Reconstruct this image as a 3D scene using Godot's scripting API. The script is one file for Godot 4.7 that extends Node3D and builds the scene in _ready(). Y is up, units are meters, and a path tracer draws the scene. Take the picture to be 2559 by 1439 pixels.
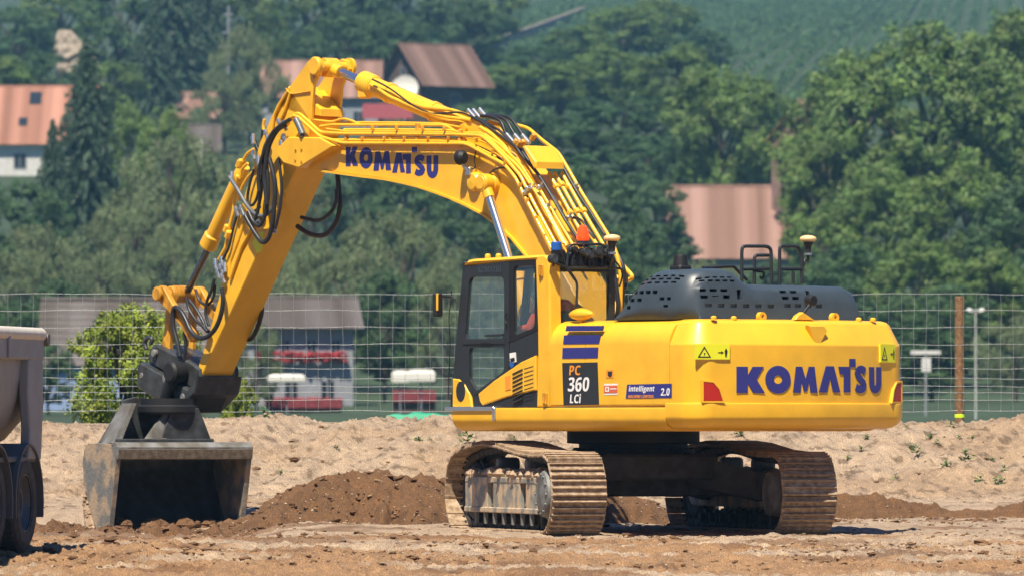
extends Node3D

class MB:
	# collects triangles; corners are given counter-clockwise as seen from outside
	var v := PackedVector3Array()
	var n := PackedVector3Array()
	var c := PackedColorArray()
	var T := Transform3D()
	var col := Color(1, 1, 1)
	func put(a, na):
		v.append(T * a); n.append((T.basis * na).normalized()); c.append(col)
	func tri(p, q, r):
		var m: Vector3 = (q - p).cross(r - p)
		if m.length_squared() < 1e-16: return
		m = m.normalized()
		put(p, m); put(r, m); put(q, m)
	func trin(p, q, r, a, b, d):
		put(p, a); put(r, d); put(q, b)
	func quad(p, q, r, s):
		tri(p, q, r); tri(p, r, s)
	func quad_out(p, q, r, s):
		if (q - p).cross(r - p).dot(p + q + r + s) >= 0.0: quad(p, q, r, s)
		else: quad(s, r, q, p)
	func box(at: Vector3, size: Vector3, b := Basis(), ch := 0.0):
		var h := size / 2.0
		var e: float = min(ch, min(h.x, min(h.y, h.z)) * 0.45)
		var old := T
		T = T * Transform3D(b, at)
		for ax in 3:
			for s in [-1.0, 1.0]:
				var u := Vector3.ZERO; var w := Vector3.ZERO; var o := Vector3.ZERO
				o[ax] = s; u[(ax + 1) % 3] = 1.0; w[(ax + 2) % 3] = s
				var hu: float = h[(ax + 1) % 3] - e
				var hw: float = h[(ax + 2) % 3] - e
				var k: Vector3 = o * h[ax]
				quad(k - u * hu - w * hw, k + u * hu - w * hw, k + u * hu + w * hw, k - u * hu + w * hw)
		if e > 0.0:
			for ax in 3:
				var i := (ax + 1) % 3
				var j := (ax + 2) % 3
				for si in [-1.0, 1.0]:
					for sj in [-1.0, 1.0]:
						var p := Vector3.ZERO; var q := Vector3.ZERO; var d := Vector3.ZERO
						p[i] = si * h[i]; p[j] = sj * (h[j] - e); q[i] = si * (h[i] - e); q[j] = sj * h[j]
						d[ax] = h[ax] - e
						quad_out(p - d, q - d, q + d, p + d)
			for sx in [-1.0, 1.0]:
				for sy in [-1.0, 1.0]:
					for sz in [-1.0, 1.0]:
						var a := Vector3(sx * h.x, sy * (h.y - e), sz * (h.z - e))
						var b2 := Vector3(sx * (h.x - e), sy * h.y, sz * (h.z - e))
						var d2 := Vector3(sx * (h.x - e), sy * (h.y - e), sz * h.z)
						if sx * sy * sz > 0.0: tri(a, b2, d2)
						else: tri(a, d2, b2)
		T = old
	static func ccw(poly) -> PackedVector2Array:
		var p := PackedVector2Array(poly)
		if Geometry2D.is_polygon_clockwise(p): p.reverse()
		# Godot's y points down; test with the signed area instead
		var ar := 0.0
		for i in p.size():
			var a := p[i]; var b := p[(i + 1) % p.size()]
			ar += a.x * b.y - b.x * a.y
		if ar < 0.0: p.reverse()
		return p
	static func inset(p: PackedVector2Array, d: float) -> PackedVector2Array:
		var o := PackedVector2Array()
		var m := p.size()
		for i in m:
			var e0 := (p[i] - p[(i + m - 1) % m]).normalized()
			var e1 := (p[(i + 1) % m] - p[i]).normalized()
			var n0 := Vector2(-e0.y, e0.x); var n1 := Vector2(-e1.y, e1.x)
			var b := n0 + n1
			var k: float = max(b.length_squared() / 2.0, 0.35)
			o.append(p[i] + b / k * d)
		return o
	func cap(p: PackedVector2Array, z: float, upw: bool):
		var ix := Geometry2D.triangulate_polygon(p)
		for i in range(0, ix.size(), 3):
			var a := p[ix[i]]; var b := p[ix[i + 1]]; var d := p[ix[i + 2]]
			var pos: bool = (b - a).cross(d - a) > 0.0
			var A := Vector3(a.x, a.y, z); var B := Vector3(b.x, b.y, z); var D := Vector3(d.x, d.y, z)
			if pos == upw: tri(A, B, D)
			else: tri(A, D, B)
	func prism(poly, z0: float, z1: float, ch := 0.0, soft := 30.0):
		# outline in x,y drawn out along z; ch = chamfer
		if z0 > z1:
			var tmp := z0; z0 = z1; z1 = tmp
		var p := ccw(poly)
		var q := inset(p, ch) if ch > 0.0 else p
		cap(q, z0, false); cap(q, z1, true)
		var m := p.size()
		var en := []
		for i in m:
			var e := (p[(i + 1) % m] - p[i]).normalized()
			en.append(Vector3(e.y, -e.x, 0))
		var lim := cos(deg_to_rad(soft))
		for i in m:
			var j := (i + 1) % m
			var N: Vector3 = en[i]
			var na: Vector3 = (N + en[(i + m - 1) % m]).normalized() if N.dot(en[(i + m - 1) % m]) > lim else N
			var nb: Vector3 = (N + en[j]).normalized() if N.dot(en[j]) > lim else N
			var a0 := Vector3(p[i].x, p[i].y, z0 + ch); var b0 := Vector3(p[j].x, p[j].y, z0 + ch)
			var a1 := Vector3(p[i].x, p[i].y, z1 - ch); var b1 := Vector3(p[j].x, p[j].y, z1 - ch)
			trin(a0, b0, b1, na, nb, nb); trin(a0, b1, a1, na, nb, na)
			if ch > 0.0:
				quad(Vector3(q[i].x, q[i].y, z0), Vector3(q[j].x, q[j].y, z0), b0, a0)
				quad(a1, b1, Vector3(q[j].x, q[j].y, z1), Vector3(q[i].x, q[i].y, z1))
	func quad_free(poly, z0: float, z1: float):
		prism(poly, z0, z1)
	func ring(outer, inner, z0: float, z1: float):
		# a plate with one opening; both outlines have as many corners
		var m: int = outer.size()
		for i in m:
			var j := (i + 1) % m
			var o0: Vector2 = outer[i]; var o1: Vector2 = outer[j]
			var i0: Vector2 = inner[i]; var i1: Vector2 = inner[j]
			var f := func(a: Vector2, z: float): return Vector3(a.x, a.y, z)
			var s: bool = (o1 - o0).cross(i0 - o0) > 0.0
			var qs := [[f.call(o0, z1), f.call(o1, z1), f.call(i1, z1), f.call(i0, z1)], [f.call(o1, z0), f.call(o0, z0), f.call(i0, z0), f.call(i1, z0)], [f.call(o0, z0), f.call(o1, z0), f.call(o1, z1), f.call(o0, z1)], [f.call(i1, z0), f.call(i0, z0), f.call(i0, z1), f.call(i1, z1)]]
			for w in qs:
				if s: quad(w[0], w[1], w[2], w[3])
				else: quad(w[3], w[2], w[1], w[0])
	func tube(pts, r, sides := 8, caps := true, r1 := -1.0):
		var m: int = pts.size()
		var up := Vector3.ZERO
		var rings := []; var ns := []
		for i in m:
			var t: Vector3 = (pts[min(i + 1, m - 1)] - pts[max(i - 1, 0)]).normalized()
			if i == 0:
				up = t.cross(Vector3(0.31, 0.2, 0.93)).normalized()
			up = (up - t * up.dot(t)).normalized()
			var w := t.cross(up)
			var rr: float = r if r1 < 0.0 else lerpf(r, r1, float(i) / (m - 1))
			var a := []; var b := []
			for k in sides:
				var an := TAU * k / sides
				var d: Vector3 = up * cos(an) + w * sin(an)
				a.append(pts[i] + d * rr); b.append(d)
			rings.append(a); ns.append(b)
		for i in m - 1:
			for k in sides:
				var l := (k + 1) % sides
				trin(rings[i][k], rings[i][l], rings[i + 1][l], ns[i][k], ns[i][l], ns[i + 1][l])
				trin(rings[i][k], rings[i + 1][l], rings[i + 1][k], ns[i][k], ns[i + 1][l], ns[i + 1][k])
		if caps:
			for k in sides:
				var l := (k + 1) % sides
				tri(pts[0], rings[0][l], rings[0][k])
				tri(pts[m - 1], rings[m - 1][k], rings[m - 1][l])
	func cyl(a: Vector3, b: Vector3, r: float, sides := 20, r1 := -1.0):
		tube([a, b], r, sides, true, r1)
	func lathe(at: Vector3, axis: Vector3, prof, sides := 24):
		# prof: [[radius, distance along axis], ...]
		var ax := axis.normalized()
		var u := ax.cross(Vector3(0.31, 0.2, 0.93)).normalized()
		var w := ax.cross(u)
		for i in prof.size() - 1:
			var r0: float = prof[i][0]; var t0: float = prof[i][1]; var r1: float = prof[i + 1][0]; var t1: float = prof[i + 1][1]
			var sl := Vector2(t1 - t0, -(r1 - r0)).normalized()
			for k in sides:
				var a0 := TAU * k / sides; var a1 := TAU * (k + 1) / sides
				var d0 := u * cos(a0) + w * sin(a0); var d1 := u * cos(a1) + w * sin(a1)
				var n0 := (d0 * sl.x + ax * sl.y); var n1 := (d1 * sl.x + ax * sl.y)
				var p := at + ax * t0; var q := at + ax * t1
				if r0 > 1e-6: trin(p + d0 * r0, p + d1 * r0, q + d1 * r1, n0, n1, n1)
				if r1 > 1e-6: trin(p + d0 * r0, q + d1 * r1, q + d0 * r1, n0, n1, n0)
	func loft(loops, caps := true, soft := true, closed := true):
		var m: int = loops.size(); var k: int = loops[0].size()
		var mid := Vector3.ZERO
		for a in loops:
			for p in a: mid += p
		mid /= float(m * k)
		var segs: int = k if closed else k - 1
		var fn := []; var tot := 0.0
		for i in m - 1:
			var row := []
			for j in segs:
				var a: Vector3 = loops[i][j]; var b: Vector3 = loops[i][(j + 1) % k]; var d: Vector3 = loops[i + 1][(j + 1) % k]; var e: Vector3 = loops[i + 1][j]
				var x: Vector3 = (d - a).cross(e - b)
				tot += x.dot((a + b + d + e) / 4.0 - mid)
				row.append(x)
			fn.append(row)
		var sg := 1.0 if tot >= 0.0 else -1.0
		for i in m - 1:
			for j in segs:
				var j2 := (j + 1) % k
				var P := [loops[i][j], loops[i][j2], loops[i + 1][j2], loops[i + 1][j]]
				if soft:
					var N := []
					for q in [[i, j], [i, j2], [i + 1, j2], [i + 1, j]]:
						var s := Vector3.ZERO
						var f0: Vector3 = fn[i][j].normalized()
						for di in [-1, 0]:
							for dj in [-1, 0]:
								var ii: int = q[0] + di
								var jj: int = q[1] + dj
								if closed: jj = (jj + segs) % segs
								if ii < 0 or ii >= m - 1 or jj < 0 or jj >= segs: continue
								var f1: Vector3 = fn[ii][jj]
								if f1.normalized().dot(f0) > 0.72: s += f1
						N.append((s * sg).normalized())
					if sg > 0.0:
						trin(P[0], P[1], P[2], N[0], N[1], N[2]); trin(P[0], P[2], P[3], N[0], N[2], N[3])
					else:
						trin(P[2], P[1], P[0], N[2], N[1], N[0]); trin(P[3], P[2], P[0], N[3], N[2], N[0])
				elif sg > 0.0: quad(P[0], P[1], P[2], P[3])
				else: quad(P[3], P[2], P[1], P[0])
		if caps:
			for e in [0, m - 1]:
				var ctr := Vector3.ZERO
				for p in loops[e]: ctr += p
				ctr /= float(k)
				var nn := Vector3.ZERO
				for j in k: nn += (loops[e][j] - ctr).cross(loops[e][(j + 1) % k] - ctr)
				for j in k:
					var a: Vector3 = loops[e][j]; var b: Vector3 = loops[e][(j + 1) % k]
					if nn.dot(ctr - mid) > 0.0: tri(ctr, a, b)
					else: tri(ctr, b, a)
	func mesh(m: Material, colors := false) -> ArrayMesh:
		var ar := []
		ar.resize(Mesh.ARRAY_MAX)
		ar[Mesh.ARRAY_VERTEX] = v; ar[Mesh.ARRAY_NORMAL] = n
		if colors: ar[Mesh.ARRAY_COLOR] = c
		var am := ArrayMesh.new()
		am.add_surface_from_arrays(Mesh.PRIMITIVE_TRIANGLES, ar)
		am.surface_set_material(0, m)
		return am

var M := {}
var rng := RandomNumberGenerator.new()
var taken := {}

func smooth_path(pts, n := 6) -> Array:
	var o := []
	var m: int = pts.size()
	for i in m - 1:
		var a: Vector3 = pts[max(i - 1, 0)]; var b: Vector3 = pts[i]; var d: Vector3 = pts[i + 1]; var e: Vector3 = pts[min(i + 2, m - 1)]
		for k in n: o.append(b.cubic_interpolate(d, a, e, float(k) / n))
	o.append(pts[m - 1])
	return o

func bent(pts, r := 0.06) -> Array:
	# a path with its corners rounded, for bent steel pipes
	var o := [pts[0]]
	for i in range(1, pts.size() - 1):
		var a: Vector3 = pts[i - 1]; var b: Vector3 = pts[i]; var d: Vector3 = pts[i + 1]
		var ra: float = min(r, a.distance_to(b) * 0.45); var rb: float = min(r, d.distance_to(b) * 0.45)
		var p := b + (a - b).normalized() * ra; var q := b + (d - b).normalized() * rb
		for k in 4:
			var t := k / 3.0
			o.append(p.lerp(b, t).lerp(b.lerp(q, t), t))
	o.append(pts[pts.size() - 1])
	return o

func chamf(poly, d: float) -> Array:
	var o := []
	var m: int = poly.size()
	for i in m:
		var a: Vector2 = poly[(i + m - 1) % m]; var b: Vector2 = poly[i]; var e: Vector2 = poly[(i + 1) % m]
		o.append(b + (a - b).normalized() * d); o.append(b.lerp((a + e) / 2.0, 0.0) + ((a - b).normalized() + (e - b).normalized()) * d * 0.3); o.append(b + (e - b).normalized() * d)
	return o

func unit(called: String) -> String:
	if not taken.has(called):
		taken[called] = 0
		return called
	taken[called] += 1
	return "%s_%03d" % [called, taken[called]]

func obj(called: String, mb: MB, m: Material, parent: Node, colors := false) -> MeshInstance3D:
	var o := MeshInstance3D.new()
	o.mesh = mb.mesh(m, colors)
	return keep(o, called, parent)

func keep(o, called: String, parent: Node):
	o.name = unit(called) if parent == self else called
	parent.add_child(o, true)
	return o

func inst(called: String, mesh: Mesh, parent: Node, t := Transform3D()) -> MeshInstance3D:
	var o := MeshInstance3D.new()
	o.mesh = mesh
	keep(o, called, parent)
	o.transform = t
	return o

func thing(called: String, label: String, category: String, at := Vector3.ZERO, turn := 0.0, group := "") -> Node3D:
	var o := Node3D.new()
	keep(o, called, self)
	o.position = at
	o.rotation.y = turn
	return tag(o, label, category, group)

func tag(o, label: String, category: String, group := "", kind := ""):
	if label: o.set_meta("label", label)
	if category: o.set_meta("category", category)
	if group: o.set_meta("group", group)
	if kind: o.set_meta("kind", kind)
	return o

func part(called: String, parent: Node) -> Node3D:
	var o := Node3D.new()
	o.name = called
	parent.add_child(o, true)
	return o

func lin(r: float, g: float, b: float) -> Color:
	return Color(r, g, b).linear_to_srgb()

func noise_tex(sd: int, freq: float, oct: int, lo: Color, hi: Color, size := 512, normal := false, strength := 4.0, contrast := 1.0) -> ImageTexture:
	var f := FastNoiseLite.new()
	f.seed = sd; f.frequency = freq; f.fractal_octaves = oct; f.noise_type = FastNoiseLite.TYPE_SIMPLEX_SMOOTH
	var im := f.get_seamless_image(size, size)
	im.convert(Image.FORMAT_RGBA8)
	if normal:
		im.bump_map_to_normal_map(strength)
	else:
		var d := im.get_data()
		for i in size * size:
			var t: float = clampf((d[i * 4] / 255.0 - 0.5) * contrast + 0.5, 0.0, 1.0)
			var k := lo.lerp(hi, t)
			d[i * 4] = int(k.r * 255.0); d[i * 4 + 1] = int(k.g * 255.0); d[i * 4 + 2] = int(k.b * 255.0)
		im = Image.create_from_data(size, size, false, Image.FORMAT_RGBA8, d)
	return ImageTexture.create_from_image(im)

func mat(called: String, r: float, g: float, b: float, rough := 0.6, metal := 0.0, tex: Texture2D = null, scale := 1.0, norm: Texture2D = null, ns := 0.5) -> StandardMaterial3D:
	var m := StandardMaterial3D.new()
	m.albedo_color = lin(r, g, b); m.roughness = rough; m.metallic = metal
	if tex or norm:
		m.uv1_triplanar = true; m.uv1_scale = Vector3.ONE * scale
		if tex: m.albedo_texture = tex
		if norm:
			m.normal_enabled = true; m.normal_texture = norm; m.normal_scale = ns
	M[called] = m
	return m

func terrain(d: float) -> float:
	var t := [[106, 1.33], [112, 1.2], [118, 0.3], [150, 0.5], [300, 1.2], [400, 2.8], [500, 8.4], [600, 16], [700, 24.8], [800, 33.5], [1000, 49.5], [1300, 70.7], [1700, 101], [2200, 140], [3000, 190], [8000, 260]]
	for i in t.size() - 1:
		if d <= t[i + 1][0]: return lerpf(t[i][1], t[i + 1][1], clampf((d - t[i][0]) / (t[i + 1][0] - t[i][0]), 0.0, 1.0))
	return 260.0

func _ready():
	rng.seed = 7
	var cam := Camera3D.new()
	cam.name = "camera"
	add_child(cam)
	cam.position = Vector3(-1.425, 1.2, 90)
	cam.rotation.x = 0.018543
	cam.fov = 4.2991
	cam.near = 1.0
	cam.far = 20000.0
	cam.current = true
	var lens := CameraAttributesPhysical.new()
	lens.frustum_focal_length = 319.72
	lens.frustum_focus_distance = 88.5
	lens.frustum_near = 1.0
	lens.frustum_far = 20000.0
	lens.exposure_aperture = 5.2
	cam.attributes = lens
	var we := WorldEnvironment.new()
	we.name = "world_environment"
	var env := Environment.new()
	var sky := Sky.new()
	var sm := ProceduralSkyMaterial.new()
	sm.sky_top_color = Color(0.30, 0.48, 0.78)
	sm.sky_horizon_color = Color(0.62, 0.74, 0.88)
	sm.sky_curve = 0.12
	sm.ground_horizon_color = Color(0.55, 0.6, 0.6)
	sm.ground_bottom_color = Color(0.3, 0.27, 0.22)
	sky.sky_material = sm
	env.background_mode = Environment.BG_SKY
	env.sky = sky
	env.background_energy_multiplier = 0.45
	env.ambient_light_source = Environment.AMBIENT_SOURCE_SKY
	env.tonemap_mode = Environment.TONE_MAPPER_LINEAR
	env.tonemap_exposure = EXPOSURE
	env.fog_enabled = true
	env.fog_mode = Environment.FOG_MODE_EXPONENTIAL
	env.fog_density = FOG
	env.fog_light_color = Color(0.58, 0.84, 1.0)
	env.sdfgi_enabled = true
	env.ssao_enabled = true
	env.ssil_enabled = true
	we.environment = env
	add_child(we)
	var sun := DirectionalLight3D.new()
	sun.name = "sun"
	add_child(sun)
	var el := deg_to_rad(61.0)
	var az := deg_to_rad(17.0)
	var to_sun := Vector3(-sin(az) * cos(el), sin(el), cos(az) * cos(el))
	sun.look_at_from_position(to_sun * 50.0, Vector3.ZERO, Vector3(0, 0, -1))
	sun.light_energy = 1.6
	sun.light_color = Color(1.0, 0.955, 0.88)
	sun.light_angular_distance = 0.5
	sun.shadow_enabled = true

	make_materials()
	make_ground()
	make_fence()
	make_background()
	make_excavator()
	make_operator()
	make_truck()
	make_details()

const EXPOSURE := 1.72
const FOG := 0.00014

func make_materials():
	var dust := noise_tex(3, 0.012, 4, Color(0.93, 0.92, 0.90), Color(1, 1, 1), 512, false, 1.0, 1.3)
	var grime := noise_tex(5, 0.012, 6, Color(0.74, 0.70, 0.64), Color(1, 1, 1), 512, false, 1.0, 1.7)
	var fine := noise_tex(11, 0.09, 3, Color(0.58, 0.55, 0.51), Color(1, 1, 1), 512, false, 1.0, 1.8)
	var bump := noise_tex(9, 0.05, 5, Color.BLACK, Color.WHITE, 512, true, 6.0)
	var y := mat("yellow", 0.88, 0.488, 0.020, 0.42, 0.0, dust, 0.35)
	y.clearcoat_enabled = true; y.clearcoat = 0.3; y.clearcoat_roughness = 0.15
	mat("yellow_worn", 0.74, 0.37, 0.03, 0.5, 0.0, grime, 0.7)
	mat("blue", 0.028, 0.030, 0.19, 0.45)
	mat("hood", 0.046, 0.064, 0.080, 0.42, 0.0, dust, 0.6)
	mat("cab_dark", 0.022, 0.026, 0.030, 0.45, 0.0, dust, 0.8)
	mat("black", 0.008, 0.008, 0.009, 0.6)
	mat("void", 0.004, 0.004, 0.004, 0.9)
	mat("rubber", 0.020, 0.021, 0.023, 0.42)
	mat("hose_grey", 0.11, 0.125, 0.14, 0.4, 0.0, dust, 2.0)
	mat("chrome", 0.70, 0.70, 0.70, 0.27, 1.0)
	mat("zinc", 0.55, 0.56, 0.56, 0.3, 0.9)
	mat("rod_dark", 0.16, 0.17, 0.19, 0.2, 0.9)
	mat("steel", 0.060, 0.068, 0.075, 0.45, 0.2, grime, 0.8)
	mat("steel_dusty", 0.205, 0.21, 0.205, 0.6, 0.1, grime, 0.6, bump, 0.2)
	var dirt := noise_tex(17, 0.008, 5, Color(0.42, 0.44, 0.44).linear_to_srgb(), Color(1.0, 0.78, 0.55).linear_to_srgb(), 512, false, 1.0, 3.2)
	mat("bucket_side", 0.36, 0.35, 0.33, 0.7, 0.05, dirt, 0.55, bump, 0.25)
	mat("bucket_mud", 0.16, 0.125, 0.09, 0.9, 0.0, grime, 1.6, bump, 0.7)
	mat("track_shoe", 0.50, 0.375, 0.255, 0.85, 0.05, grime, 1.4, bump, 0.5)
	mat("track_shoe_b", 0.42, 0.31, 0.21, 0.85, 0.05, grime, 1.7, bump, 0.5)
	mat("track_frame", 0.52, 0.49, 0.43, 0.8, 0.0, dirt, 0.8)
	mat("under_dark", 0.055, 0.052, 0.05, 0.75, 0.0, grime, 0.9)
	mat("white", 0.75, 0.75, 0.73, 0.6)
	mat("orange_print", 0.75, 0.28, 0.03, 0.5)
	mat("red_print", 0.62, 0.12, 0.05, 0.5)
	mat("warn_yellow", 0.72, 0.72, 0.02, 0.5)
	mat("red_lens", 0.42, 0.018, 0.008, 0.25)
	mat("beacon_blue", 0.02, 0.10, 0.36, 0.25)
	mat("amber", 0.75, 0.07, 0.008, 0.2)
	M.amber.emission_enabled = true
	M.amber.emission = Color(1.0, 0.25, 0.02)
	M.amber.emission_energy_multiplier = 0.5
	mat("antenna", 0.72, 0.50, 0.24, 0.5)
	mat("vest", 0.75, 0.10, 0.02, 0.75)
	mat("reflective", 0.42, 0.43, 0.42, 0.4)
	mat("skin", 0.48, 0.26, 0.17, 0.6)
	mat("cloth", 0.03, 0.035, 0.05, 0.85)
	mat("hair", 0.03, 0.018, 0.01, 0.7)
	mat("seat", 0.012, 0.012, 0.013, 0.85)
	var g := mat("glass", 0.12, 0.17, 0.16, 0.03)
	g.transparency = BaseMaterial3D.TRANSPARENCY_ALPHA
	g.albedo_color.a = 0.16
	mat("soil_dark", 0.235, 0.125, 0.058, 0.95, 0.0, fine, 1.4, bump, 0.9)
	mat("truck_grey", 0.27, 0.285, 0.29, 0.55, 0.0, dust, 0.5)
	mat("truck_rim", 0.62, 0.58, 0.50, 0.55, 0.0, dust, 0.8)
	mat("truck_dark", 0.085, 0.095, 0.105, 0.6, 0.0, dust, 0.6)
	mat("tyre", 0.05, 0.052, 0.055, 0.85, 0.0, grime, 1.2, bump, 0.4)
	mat("wire", 0.34, 0.36, 0.36, 0.5, 0.5)
	mat("post_wood", 0.25, 0.145, 0.07, 0.85, 0.0, grime, 2.0)
	mat("neon", 0.55, 0.85, 0.02, 0.7)
	M["dust_tex"] = dust
	M["grime_tex"] = grime
	M["fine_tex"] = fine
	M["bump_tex"] = bump

var nz := FastNoiseLite.new()

func near_h(x: float, z: float) -> float:
	# height of the building ground, the bank and the ridges left by the tracks
	var b := 0.0
	if z > 2.0: b = -0.03 * (z - 2.0)
	elif z > -6.0: b = 0.012 * (2.0 - z)
	else: b = 0.096 + (-6.0 - z) * 0.055
	var e := x * 0.35 + nz.get_noise_2d(x * 0.4, 40.0) * 0.9
	var foot := -10.2 + nz.get_noise_2d(x * 0.5, 9.0) * 0.5
	var crest := 1.275 + nz.get_noise_2d(x * 0.55, 77.0) * 0.09 + 0.05 * exp(-pow((x + 4.2) / 1.6, 2.0))
	var t := clampf((foot - z) / 3.6, 0.0, 1.0)
	t = t * t * (3.0 - 2.0 * t) * 0.55 + t * 0.45
	var h := lerpf(b, crest, t) if z < foot else b
	var amp := 0.034
	if z > -9.0: amp = 0.045 + 0.02 * smoothstep(3.0, 7.0, z)
	h += nz.get_noise_2d(x * 1.3, z * 1.3) * amp
	h += nz.get_noise_2d(x * 5.0 + 30.0, z * 5.0) * amp * 0.55
	h += nz.get_noise_2d(x * 17.0 - 30.0, z * 17.0) * amp * 0.4
	if z < -9.4 and z > -15.5:
		# runnels and slumps down the bank, stones and crumbs on it
		h += nz.get_noise_2d(x * 3.4 + z * 1.2, z * 0.5 + 61.0) * 0.12 * smoothstep(-9.4, -11.0, z)
		h += absf(nz.get_noise_2d(x * 5.0 + 7.0, z * 4.0)) * 0.045 * (0.5 + 1.6 * absf(nz.get_noise_2d(x * 0.6, z * 0.8 + 50.0)))
		h += maxf(0.0, nz.get_noise_2d(x * 26.0, z * 26.0 + 3.0) - 0.22) * 0.13
	if z > 2.2:
		# low ridges pushed up across the foreground
		var r := 0.055 * exp(-pow((z - 3.6 - 0.25 * sin(e)) / 0.55, 2.0)) + 0.05 * exp(-pow((z - 6.1 - 0.4 * sin(x * 0.6 + 1.0)) / 0.6, 2.0)) + 0.05 * exp(-pow((z - 8.6) / 0.7, 2.0))
		h += r * (0.7 + 0.6 * nz.get_noise_2d(x * 0.9, z))
		h += absf(nz.get_noise_2d(x * 9.0, z * 9.0)) * 0.10 * smoothstep(2.6, 5.0, z)
	# bars pressed into the soil by the crawler tracks where the machine came from
	for tz in [4.9, 7.6]:
		var dz: float = z - tz - 0.12 * sin(x * 0.5 + tz)
		if absf(dz) < 0.36 and z > 3.0:
			h -= (0.022 + 0.020 * smoothstep(-0.2, 0.4, sin(x * 29.0 + 2.0 * sin(x * 0.7)))) * smoothstep(0.36, 0.28, absf(dz)) * smoothstep(-0.1, 0.15, nz.get_noise_2d(x * 0.7 + tz * 9.0, 4.0))
	# dug soil round the bucket
	h -= 0.15 * smoothstep(-3.9, -4.9, x) * smoothstep(-7.6, -6.0, z) * smoothstep(4.0, 2.0, z)
	var dg := exp(-pow((x + 6.3) / 1.9, 2.0)) * exp(-pow((z + 2.2) / 1.2, 2.0))
	h += dg * (0.0 + 0.16 * absf(nz.get_noise_2d(x * 6.0, z * 6.0 + 9.0)) + 0.05 * nz.get_noise_2d(x * 3.0, z * 3.0))
	return h

func soil_tone(x: float, z: float) -> Color:
	# damp brown soil where it was turned over, pale dry sand elsewhere: patches with an outline of their own
	var pale := Color(0.48, 0.365, 0.255)
	var tan_c := Color(0.375, 0.222, 0.11)
	var brown := Color(0.215, 0.11, 0.048)
	var w := 0.0
	if z > 3.0:
		w = smoothstep(0.0, 0.22, nz.get_noise_2d(x * 0.5 + 5.0, z * 1.3) + 0.24 * smoothstep(4.5, 7.0, z) + 0.3 * smoothstep(-3.0, -7.0, x))
	var k := pale.lerp(tan_c, w)
	var br := smoothstep(0.18, 0.36, nz.get_noise_2d(x * 1.1 + 70.0, z * 1.6) + (0.5 * smoothstep(-2.6, -5.0, x) * smoothstep(5.5, 1.5, z) if z > -6.0 else 0.0))
	if z > -8.0: k = k.lerp(brown, br * 0.75)
	else:
		k = k.lerp(Color(0.40, 0.27, 0.16), 0.55 * smoothstep(0.05, 0.3, nz.get_noise_2d(x * 0.8 + 33.0, z * 1.4)))
		k = k.lerp(Color(0.17, 0.115, 0.07), 0.8 * smoothstep(0.26, 0.36, nz.get_noise_2d(x * 9.0 + 3.0, z * 9.0)))
	var s := nz.get_noise_2d(x * 14.0, z * 14.0) * 0.34 + nz.get_noise_2d(x * 3.2 + 11.0, z * 3.2) * 0.26
	return Color(k.r * (1.0 + s), k.g * (1.0 + s), k.b * (1.0 + s * 0.9))

func grid_mesh(xs: PackedFloat32Array, zs: PackedFloat32Array, hf: Callable, cf: Callable, m: Material) -> ArrayMesh:
	var nx := xs.size(); var nzz := zs.size()
	var v := PackedVector3Array(); var c := PackedColorArray(); var n := PackedVector3Array(); var ix := PackedInt32Array()
	v.resize(nx * nzz); c.resize(nx * nzz); n.resize(nx * nzz)
	for j in nzz:
		for i in nx:
			v[j * nx + i] = Vector3(xs[i], hf.call(xs[i], zs[j]), zs[j])
			c[j * nx + i] = cf.call(xs[i], zs[j])
	for j in nzz:
		for i in nx:
			var a := v[j * nx + mini(i + 1, nx - 1)] - v[j * nx + maxi(i - 1, 0)]
			var b := v[mini(j + 1, nzz - 1) * nx + i] - v[maxi(j - 1, 0) * nx + i]
			n[j * nx + i] = a.cross(b).normalized()
	for j in nzz - 1:
		for i in nx - 1:
			var p := j * nx + i
			ix.append_array([p, p + nx, p + 1, p + 1, p + nx, p + nx + 1])
	var ar := []
	ar.resize(Mesh.ARRAY_MAX)
	ar[Mesh.ARRAY_VERTEX] = v; ar[Mesh.ARRAY_COLOR] = c; ar[Mesh.ARRAY_NORMAL] = n; ar[Mesh.ARRAY_INDEX] = ix
	var am := ArrayMesh.new()
	am.add_surface_from_arrays(Mesh.PRIMITIVE_TRIANGLES, ar)
	am.surface_set_material(0, m)
	return am

func span(a: float, b: float, n: int) -> PackedFloat32Array:
	var o := PackedFloat32Array()
	for i in n + 1: o.append(lerpf(a, b, float(i) / n))
	return o

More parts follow.
